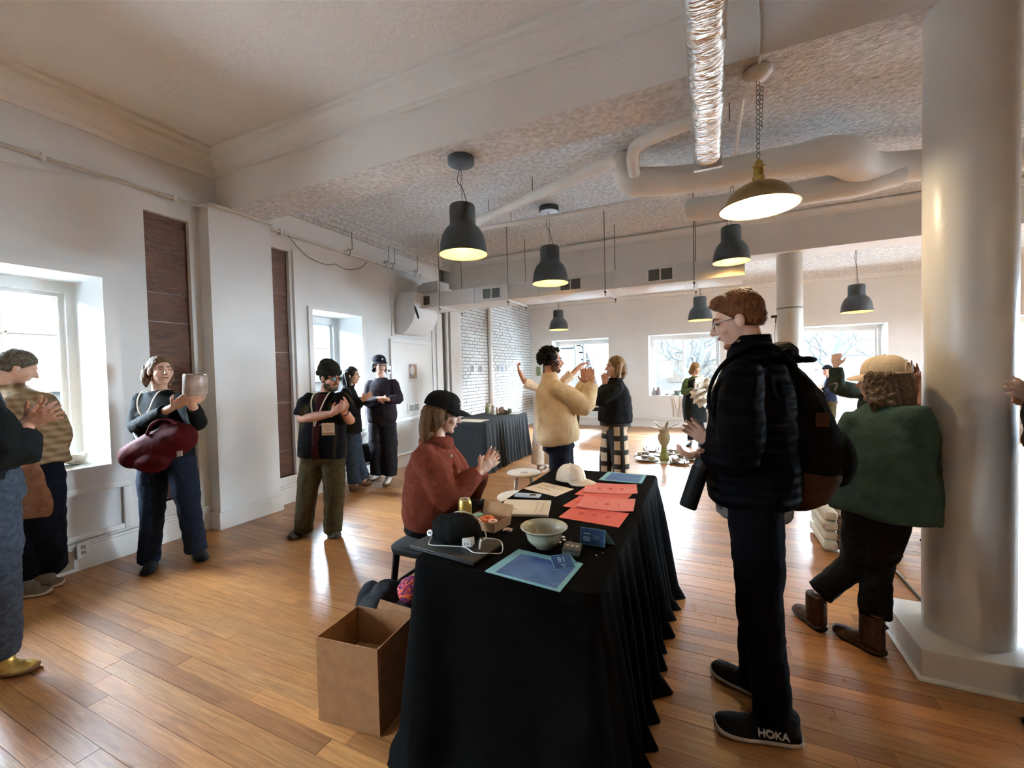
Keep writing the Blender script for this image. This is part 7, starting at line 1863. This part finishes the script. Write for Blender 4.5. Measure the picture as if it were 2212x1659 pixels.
# running shoes with lettering
BSH = fabric('black_mesh_shoe', (0.008, 0.008, 0.009), (0.015, 0.015, 0.016), scale=120)
SOLE = mat('off_white_foam_sole', srgb(176, 164, 152), srgb(196, 186, 174), rough=0.7)
hn, tn = V((0.305, 1.975, 0)), V((-0.005, 1.925, 0)); hf, tf = V((0.245, 2.165, 0)), V((-0.01, 2.30, 0))
o1 = shoe(r, hn, tn, BSH, SOLE, s=1.25, laces=BLACKCORD); shoe(r, hf, tf, BSH, SOLE, s=1.25, laces=BLACKCORD)
dn2 = (tn - hn).normalized(); sd2 = V((0, 0, 1)).cross(dn2)      # towards viewer side
if sd2.dot(to_cam(hn)) < 0: sd2 = -sd2
lettering('brand_lettering', 'HOKA', 0.038, mat('silver_print', (0.55, 0.53, 0.5), rough=0.5), hn + (tn - hn)*0.36 + sd2*0.064 + Z*0.066, -dn2, (Z - sd2*0.25), o1, 0.006)

# backpack
PACK = fabric('black_pack_nylon', (0.003, 0.003, 0.0035), (0.006, 0.006, 0.0065), rough=0.75, scale=50, spec=0.05)
bp = thing('backpack', 'full black backpack with brown leather base on the tall man', 'backpack', A(1725, 1000, d))
fw2 = V((-1, 0, 0)); bk = -fw2
c = A(1722, 930, d + 0.03)
b = MB()
rows = [(-0.33, 0.13, 0.075, -0.03), (-0.29, 0.165, 0.115, 0.0), (-0.15, 0.175, 0.145, 0.03), (0.02, 0.172, 0.135, 0.02), (0.17, 0.16, 0.11, -0.015), (0.27, 0.135, 0.08, -0.05), (0.325, 0.08, 0.045, -0.075)]
sec = [(c + Z*zz + bk*sh, V((0, 1, 0)), V((1, 0, 0)), w_, dp, 0.75) for zz, w_, dp, sh in rows]
b.ring_loft(oval_rings(sec, 28))
b.ell(c + Z*-0.12 + bk*0.155, (0.065, 0.125, 0.13)); 
b.remesh('pack_body', PACK, bp, 0.009, 5, 0.02, 0.09)
LEA = fabric('brown_leather', srgb(56, 32, 20), srgb(72, 44, 28), rough=0.6)
sec = [(c + Z*zz + bk*sh, V((0, 1, 0)), V((1, 0, 0)), w_, dp, 0.75) for zz, w_, dp, sh in [(-0.345, 0.125, 0.075, -0.03), (-0.30, 0.168, 0.12, 0.0), (-0.20, 0.178, 0.145, 0.018), (-0.16, 0.178, 0.148, 0.02)]]
b = MB(); b.ring_loft(oval_rings(sec, 28)); b.remesh('leather_base', LEA, bp, 0.009, 3, 0.012, 0.09)
tp_ = A(1776, 907, d - 0.155)
MB().obox(tp_, V((0.026, 0.006, 0)), Z*0.030, V((-0.001, 0.004, 0))).build('leather_patch', LEA, bp, bevel=0.003)
for q in (-1, 1):
    s_ = nk + V((0, q*0.115, 0))
    MB().tube([s_ + V((0.15, 0, -0.07)), s_ + V((0.075, 0, 0.005)), s_ + V((-0.01, 0, 0.005)), s_ + V((-0.12, 0, -0.08)), s_ + V((-0.175, q*0.03, -0.22)), s_ + V((-0.13, q*0.085, -0.36)), s_ + V((0.02, q*0.10, -0.42))], 0.026, 8, sub=4, squash=0.3).build('shoulder_strap', PACK, bp, smooth=True)
MB().tube([nk + V((0.13, -0.04, -0.04)), nk + V((0.15, 0, 0.01)), nk + V((0.13, 0.04, -0.04))], 0.009, 8, sub=4).build('grab_loop', PACK, bp, smooth=True)
MB().tube([c + V((0.12, -0.12, 0.19)), c + V((0.15, 0, 0.22)), c + V((0.12, 0.12, 0.19))], 0.004, 6, sub=4).build('zip', DARKMETAL, bp)
# hood flap behind the collar
b = MB(); b.ell(nk + V((0.12, 0.0, -0.03)), (0.07, 0.13, 0.05)); b.ell(nk + V((0.19, -0.03, -0.06)), (0.06, 0.07, 0.016))
tag(b.remesh('hood', PUFF, r, 0.007, 3, 0.015, 0.05), None)
# flask
fl_ = thing('flask', 'tall black flask dangling below the tall man\'s hands', 'flask', A(1487, 1095, d - 0.05))
a0, a1 = A(1520, 992, d - 0.06), A(1485, 1096, d - 0.06); ax_ = (a1 - a0).normalized()
MB().tube([a0 + ax_*0.04, a1 - ax_*0.006, a1], [0.037, 0.037, 0.034], 24, flat=True).build('bottle', mat('black_powder_coat', (0.005, 0.006, 0.0055), (0.009, 0.010, 0.0095), rough=0.6, spec=0.15), fl_, smooth=True, angle=0.8)
MB().tube([a0 - ax_*0.005, a0 + ax_*0.004, a0 + ax_*0.04], [0.028, 0.033, 0.033], 24, flat=True).build('lid', BLACKCORD, fl_, smooth=True, angle=0.8)
MB().tube([a0 + V((0.02, 0, 0)), a0 - ax_*0.035 + V((0.025, 0, 0)), a0 - ax_*0.035 - V((0.025, 0, 0)), a0 - V((0.02, 0, 0))], 0.006, 8, sub=4).build('handle_loop', BLACKCORD, fl_, smooth=True)

# ---- woman in green jacket leaning by the column
d = 2.24
GRJ = fabric('deep_green_jacket', srgb(50, 70, 66), srgb(68, 90, 84), rough=0.85, scale=12)
J = JJ(d, head=(1905, 824), neck=(1916, 878, -0.04), hip=(1906, 1085, -0.06), sl=(1850, 912, 0.03), sr=(1978, 902, -0.19), el=(1822, 1015, 0.06), wl=(1800, 985, 0.26), er=(1988, 1015, -0.17), wr=(1962, 1085, -0.04),
       hl=(1872, 1100, -0.02), hr=(1922, 1100, -0.12))
J['kl'] = A(1850, 1215, d + 0.16); J['al'] = fp(1768, 1352) + Z*0.17; J['kr'] = A(1893, 1225, d + 0.08); J['ar'] = fp(1893, 1412) + Z*0.15
J['cuffl'] = fp(1770, 1355) + Z*0.20; J['cuffr'] = fp(1893, 1412) + Z*0.19
J['face'] = -IR*0.52 + IF*0.86
J['handl'] = ((-IR*0.3 + IF*0.6 + Z*0.5, IR, -1), dict(curl=0.3)); J['handr'] = ((-IR*0.6 + IF*0.6, -Z, 1), dict(curl=0.3))
r, P, R3, D = person('person in a green jacket and cream cap worn turned, standing by the column', J, male=False, s=0.94, trousers=BLKT, top=GRJ, vox=0.007, dec=0.4, cvox=0.010, collar=True, jdisp=0.026, jds=0.15, face_on=False,
     leg=(0.112, 0.098, 0.080, 0.076, 0.075), waist=(0.17, 0.135), sleeve=(0.088, 0.084, 0.08, 0.072, 0.062),
     prof=[(-0.14, 0.245, 0.18, 0), (-0.08, 0.245, 0.185, 0), (0.1, 0.235, 0.18, 0), (0.4, 0.22, 0.17, 0), (0.7, 0.20, 0.15, 0), (0.86, 0.175, 0.115, 0), (0.95, 0.13, 0.09, 0), (1.03, 0.08, 0.075, 0)])
ext = []
rq = random.Random(12)
for k in range(16):
    a = -3.5 + k*(3.86/15)
    x, y_ = math.cos(a)*0.075, math.sin(a)*0.09 - 0.01
    ext.append(('tube', [(x*0.9, y_*0.9, 0.03), (x*1.15, y_*1.1, -0.05), (x*1.35 + rq.uniform(-.012, .012), y_*1.15, -0.11), (x*1.2 + rq.uniform(-.02, .02), y_*1.1, -0.165 + rq.uniform(-.02, .02))], [0.04, 0.034, 0.030, 0.012]))
hair_cap(r, P, R3, mat('long_brown_hair', srgb(66, 50, 36), srgb(112, 90, 68), rough=0.5, scale=70, stretch=(1, 1, 0.2), bump=0.7, bscale=120), s=0.94, extra=ext, cuts=[((0, 0.07, 0.05), (0, 0.95, -0.31))], vox=0.006, disp=0.016, ds=0.018)
cp = ball_cap(r, P(0, -0.016, 0.040), R3 @ V((0, 1, -0.10)), R3 @ V((0, 0.05, 1)), CREAMCAP, r=(0.087, 0.104, 0.098), brim=0.072, hole=True, worn=True)
BRB = fabric('brown_leather_boot', srgb(62, 42, 30), srgb(84, 60, 44), rough=0.6)
for h, t in ((fp(1776, 1366), fp(1722, 1318)), (fp(1908, 1420), fp(1804, 1362))):
    o = shoe(r, h, t, BRB, mat('dark_boot_sole', (0.02, 0.016, 0.013)), s=1.05, boot=0.09, name='boot')
    dd = (t - h).normalized()
    MB().tube([h + dd*0.01 + Z*0.13, h - dd*0.02 + Z*0.165, h + dd*0.0 + Z*0.175], 0.006, 6).build('pull_tab', BLACKCORD, o)

# ---- person in a dark beanie at the far right window
d = 9.3
J = JJ(d, head=(1786, 801), neck=(1790, 815), hip=(1795, 868), sl=(1790, 821, -0.15), sr=(1794, 821, 0.15), el=(1785, 845, -0.2), wl=(1778, 838, -0.2), er=(1788, 845, 0.15), wr=(1780, 838, 0.15),
       hl=(1795, 870, -0.08), hr=(1797, 870, 0.08), kl=(1795, 902, -0.08), kr=(1797, 902, 0.08), al=(1795, 928, -0.08), ar=(1797, 928, 0.08))
J['face'] = -IR*0.95 - IF*0.2
J['handl'] = ((-IR, IF, -1), dict(curl=0.3)); J['handr'] = ((-IR, -IF, 1), dict(curl=0.3))
r, P, R3, D = person('small far person in a dark beanie and navy coat by the right back window', J, trousers=OLIVE, top=fabric('navy_coat', srgb(28, 32, 50), srgb(40, 44, 64)), vox=0.011, cvox=0.014, s=0.88)
b = MB(); b.ell(P(0, -0.02, 0.06), (0.09, 0.11, 0.09), R3); b.remesh('beanie', MATS['navy_black_cap'], r, 0.008, 2, cuts=[(P(0, 0, 0.035), R3 @ V((0, 0.1, -1)))])
shoe(r, J['al'] + IR*0.05 - Z*J['al'].z, J['al'] - IR*0.2 - Z*J['al'].z, BLKS, BLKS); shoe(r, J['ar'] + IR*0.05 - Z*J['ar'].z, J['ar'] - IR*0.2 - Z*J['ar'].z, BLKS, BLKS)

# ---- person behind the cream cap with one fist raised
d = 4.0
J = JJ(d, head=(1900, 800), neck=(1900, 836), hip=(1895, 965), sl=(1858, 848), sr=(1938, 848), el=(1808, 836, -0.02), wl=(1806, 790, -0.04), er=(1945, 905), wr=(1935, 960),
       hl=(1875, 970), hr=(1915, 970), kl=(1875, 1050), kr=(1915, 1050), al=(1875, 1112), ar=(1915, 1112))
J['face'] = IF
J['handl'] = ((Z*0.95, IR*0.6 + IF*0.4, -1), dict(curl=1.25)); J['handr'] = ((-Z, IR, 1), dict(curl=0.4))
r, P, R3, D = person('person hidden behind the cream cap, raising a fist in a dark green sleeve', J, trousers=BLKT, top=fabric('dark_green_fleece', srgb(34, 40, 32), srgb(52, 58, 46), bscale=50), vox=0.007, cvox=0.011, sleeve=(0.075, 0.08, 0.075, 0.068, 0.055), face_on=False, s=0.92, cuff=0.92)
hair_cap(r, P, R3, HDRK, s=0.92, cuts=FACE_CUT)
for q in 'lr': shoe(r, J['a'+q] - IF*0.05 - Z*J['a'+q].z, J['a'+q] + IF*0.2 - Z*J['a'+q].z, BLKS, BLKS)

# ---- person behind the near column, hands raised
d = 3.55
J = JJ(d, head=(2080, 770), neck=(2075, 812), hip=(2070, 960), sl=(2020, 838), sr=(2120, 838), el=(1978, 868, -0.12), wl=(1964, 822, -0.18), er=(2005, 872, -0.2), wr=(1985, 826, -0.16),
       hl=(2045, 968), hr=(2095, 968), kl=(2045, 1060), kr=(2095, 1060), al=(2045, 1140), ar=(2095, 1140))
J['face'] = -IR*0.9 - IF*0.3
J['handl'] = ((Z*0.95 - IR*0.25, IR*0.5 + IF*0.5, -1), dict(curl=0.15, spread=0.2)); J['handr'] = ((Z*0.9 - IR*0.45, -IR*0.4 - IF*0.6, 1), dict(curl=0.12))
r, P, R3, D = person('person hidden by the near column, bare brown forearms clapping', J, skin=SK_BROWN, trousers=BLKT, top=fabric('pale_pink_tee', srgb(196, 170, 164), srgb(210, 188, 182)), top_name='tee_shirt', slen=0.45, vox=0.006, cvox=0.011, armr=1.05)
hair_cap(r, P, R3, HDRK, cuts=FACE_CUT)
for q in 'lr': shoe(r, J['a'+q] + IR*0.05 - Z*J['a'+q].z, J['a'+q] - IR*0.2 - Z*J['a'+q].z, BLKS, BLKS)

# ---- person at the right edge, only fingertips and black sleeve in view
d = 1.76
J = JJ(d, head=(2345, 700), neck=(2350, 775), hip=(2360, 1060), sl=(2300, 830, -0.12), sr=(2400, 830, 0.12), el=(2265, 960, -0.1), wl=(2250, 868, 0.05), er=(2330, 960, 0.18), wr=(2248, 875, 0.12),
       hl=(2335, 1080, -0.05), hr=(2385, 1080, 0.05))
J['kl'] = V((J['hl'].x, J['hl'].y, 0.5)); J['kr'] = V((J['hr'].x, J['hr'].y, 0.5)); J['al'] = V((J['hl'].x, J['hl'].y, 0.1)); J['ar'] = V((J['hr'].x, J['hr'].y, 0.1))
J['face'] = -IR*0.8 + IF*0.5
J['handl'] = ((-IR*0.85 + Z*0.5, IF, -1), dict(curl=0.15)); J['handr'] = ((-IR*0.85 + Z*0.35, -IF, 1), dict(curl=0.15))
r, P, R3, D = person('person cut off by the right edge, fingertips and black sleeve showing', J, trousers=BLKT, top=BLKK, vox=0.008, cvox=0.012, face_on=False)
hair_cap(r, P, R3, HBRN, cuts=FACE_CUT)
for q in 'lr': shoe(r, J['a'+q] + IR*0.05 - Z*J['a'+q].z, J['a'+q] - IR*0.2 - Z*J['a'+q].z, BLKS, BLKS)

# ---- man in plaid overshirt at the left window
PLAID = mat('tan_plaid_flannel', srgb(116, 92, 66), srgb(154, 128, 96), rough=0.9, scale=7, detail=2, bump=0.3, spec=0.1)
_n, _l, _p = nodes_of(PLAID)
_t = _n.new('ShaderNodeTexCoord'); _r = [x for x in _n if x.type == 'VALTORGB'][0]
_wx = _n.new('ShaderNodeTexWave'); _wx.bands_direction = 'DIAGONAL'; _wx.inputs['Scale'].default_value = 8.0; _wz = _n.new('ShaderNodeTexWave'); _wz.bands_direction = 'Z'; _wz.inputs['Scale'].default_value = 7.0
for _w in (_wx, _wz): _w.inputs['Distortion'].default_value = 0.5; _l.new(_t.outputs['Object'], _w.inputs['Vector'])
_mm = _n.new('ShaderNodeMath'); _mm.operation = 'ADD'; _l.new(_wx.outputs['Fac'], _mm.inputs[0]); _l.new(_wz.outputs['Fac'], _mm.inputs[1])
_m2 = _n.new('ShaderNodeMath'); _m2.operation = 'MULTIPLY'; _m2.inputs[1].default_value = 0.5; _l.new(_mm.outputs[0], _m2.inputs[0]); _l.new(_m2.outputs[0], _r.inputs['Fac']); _r.color_ramp.elements[0].position = 0.15; _r.color_ramp.elements[1].position = 0.85
d = 3.05
J = JJ(d, head=(38, 792), neck=(18, 838), hip=(62, 1010), sl=(-32, 862, 0.0), sr=(85, 868, 0.05), el=(-50, 950, 0.1), wl=(-10, 1000, 0.25), er=(118, 945, 0.08), wr=(100, 1000, 0.2),
       hl=(45, 1018), hr=(92, 1018), kl=(52, 1130, 0.02), kr=(100, 1120, 0.05))
J['al'] = fp(60, 1270) + Z*0.1; J['ar'] = fp(112, 1252) + Z*0.1
J['face'] = IR*0.55 + IF*0.75 - Z*0.45; J['head_up'] = Z*0.88 + IR*0.35 + IF*0.2
J['handl'] = ((-Z*0.8 + IF*0.5, IR, -1), dict(curl=0.5)); J['handr'] = ((-Z*0.9, -IR, 1), dict(curl=0.5))
r, P, R3, D = person('person in a tan plaid overshirt bending over the left window sill', J, trousers=fabric('black_navy_trousers', srgb(14, 16, 24), srgb(22, 24, 34)), top=PLAID, top_name='overshirt', vox=0.007, face_on=False, collar=True,
     leg=(0.125, 0.115, 0.10, 0.095, 0.092), waist=(0.185, 0.14), sleeve=(0.10, 0.105, 0.098, 0.085, 0.066), jdisp=0.03, jds=0.15, prof=[(-0.02, 0.23, 0.18, 0), (0.2, 0.235, 0.185, 0), (0.45, 0.235, 0.18, 0), (0.7, 0.23, 0.165, -0.01), (0.86, 0.20, 0.125, -0.01), (0.95, 0.13, 0.09, 0), (1.02, 0.08, 0.075, 0)])
hair_cap(r, P, R3, HGRY, extra=[('ell', (0, -0.05, -0.01), (0.074, 0.066, 0.06))], cuts=[((0, 0.058, 0.045), (0, 0.72, -0.69)), ((0, -0.1, -0.06), (0, 0.2, -1))], disp=0.008)
for h, t in ((fp(50, 1290), fp(110, 1282)), (fp(88, 1272), fp(140, 1262))): shoe(r, h, t, mat('taupe_shoe', srgb(104, 90, 74), srgb(124, 108, 90), rough=0.7), SOLE)
tb = thing('tote_bag', 'tan tote bag hanging beside the plaid overshirt', 'bag', A(70, 1100, d - 0.2))
b = MB(); rings = []
for py, wd, dp in ((1000, 0.05, 0.02), (1020, 0.085, 0.03), (1060, 0.12, 0.045), (1095, 0.13, 0.05), (1112, 0.12, 0.045), (1118, 0.10, 0.03)):
    c = A(62 + (py - 1000)*0.07, py, d - 0.24); rings.append([c + IR*wd*math.cos(a) + IF*dp*math.sin(a) for a in [2*math.pi*k/20 for k in range(20)]])
b.ring_loft(rings).remesh('sack', fabric('tan_canvas', srgb(128, 88, 66), srgb(150, 108, 84)), tb, 0.009, 3, 0.02, 0.09)
MB().tube([A(60, 1005, d - 0.24), A(40, 950, d - 0.26), A(10, 880, d - 0.16), A(0, 850, d - 0.02)], 0.012, 6, sub=4, squash=0.4).build('strap', MATS['tan_canvas'], tb, smooth=True)

# ---- person at the left edge in jeans and gold shoes
d = 2.24
J = JJ(d, head=(-75, 740), neck=(-78, 795), hip=(-38, 1065), sr=(-55, 880, -0.11), sl=(-60, 870, 0.12), er=(28, 985, -0.10), wr=(62, 915, 0.0), el=(10, 985, 0.12), wl=(60, 905, 0.08),
       hr=(-32, 1080, -0.05), hl=(-36, 1075, 0.06))
J['kr'] = A(-12, 1250, d - 0.05); J['kl'] = A(-20, 1240, d + 0.06)
J['ar'] = fp(6, 1455) + Z*0.10; J['al'] = fp(-40, 1430) + Z*0.10
J['face'] = IR*0.95 + IF*0.2
J['handr'] = ((IR*0.85 + Z*0.45 + IF*0.2, IF, 1), dict(curl=0.12, spread=0.25)); J['handl'] = ((IR*0.85 + Z*0.6, -IF, -1), dict(curl=0.12, spread=0.25))
r, P, R3, D = person('person cut off by the left edge in black top, jeans and gold shoes, clapping', J, skin=SK_MID, trousers=fabric('mid_grey_denim', srgb(50, 56, 66), srgb(70, 78, 90), scale=40), top=BLKK, top_name='sweater', vox=0.006, face_on=False, cuff=0.72,
     leg=(0.13, 0.118, 0.10, 0.085, 0.075), waist=(0.18, 0.15), hem=-0.10, sleeve=(0.095, 0.10, 0.095, 0.085, 0.07))
hair_cap(r, P, R3, HBRN, cuts=FACE_CUT)
GLD = mat('gold_leather', srgb(170, 140, 66), srgb(196, 166, 92), rough=0.35, metal=0.5, scale=20)
shoe(r, fp(-20, 1462), fp(82, 1446), GLD, mat('tan_sole', srgb(120, 84, 50)), s=1.0); shoe(r, fp(-70, 1440), fp(20, 1425), GLD, MATS['tan_sole'], s=1.0)
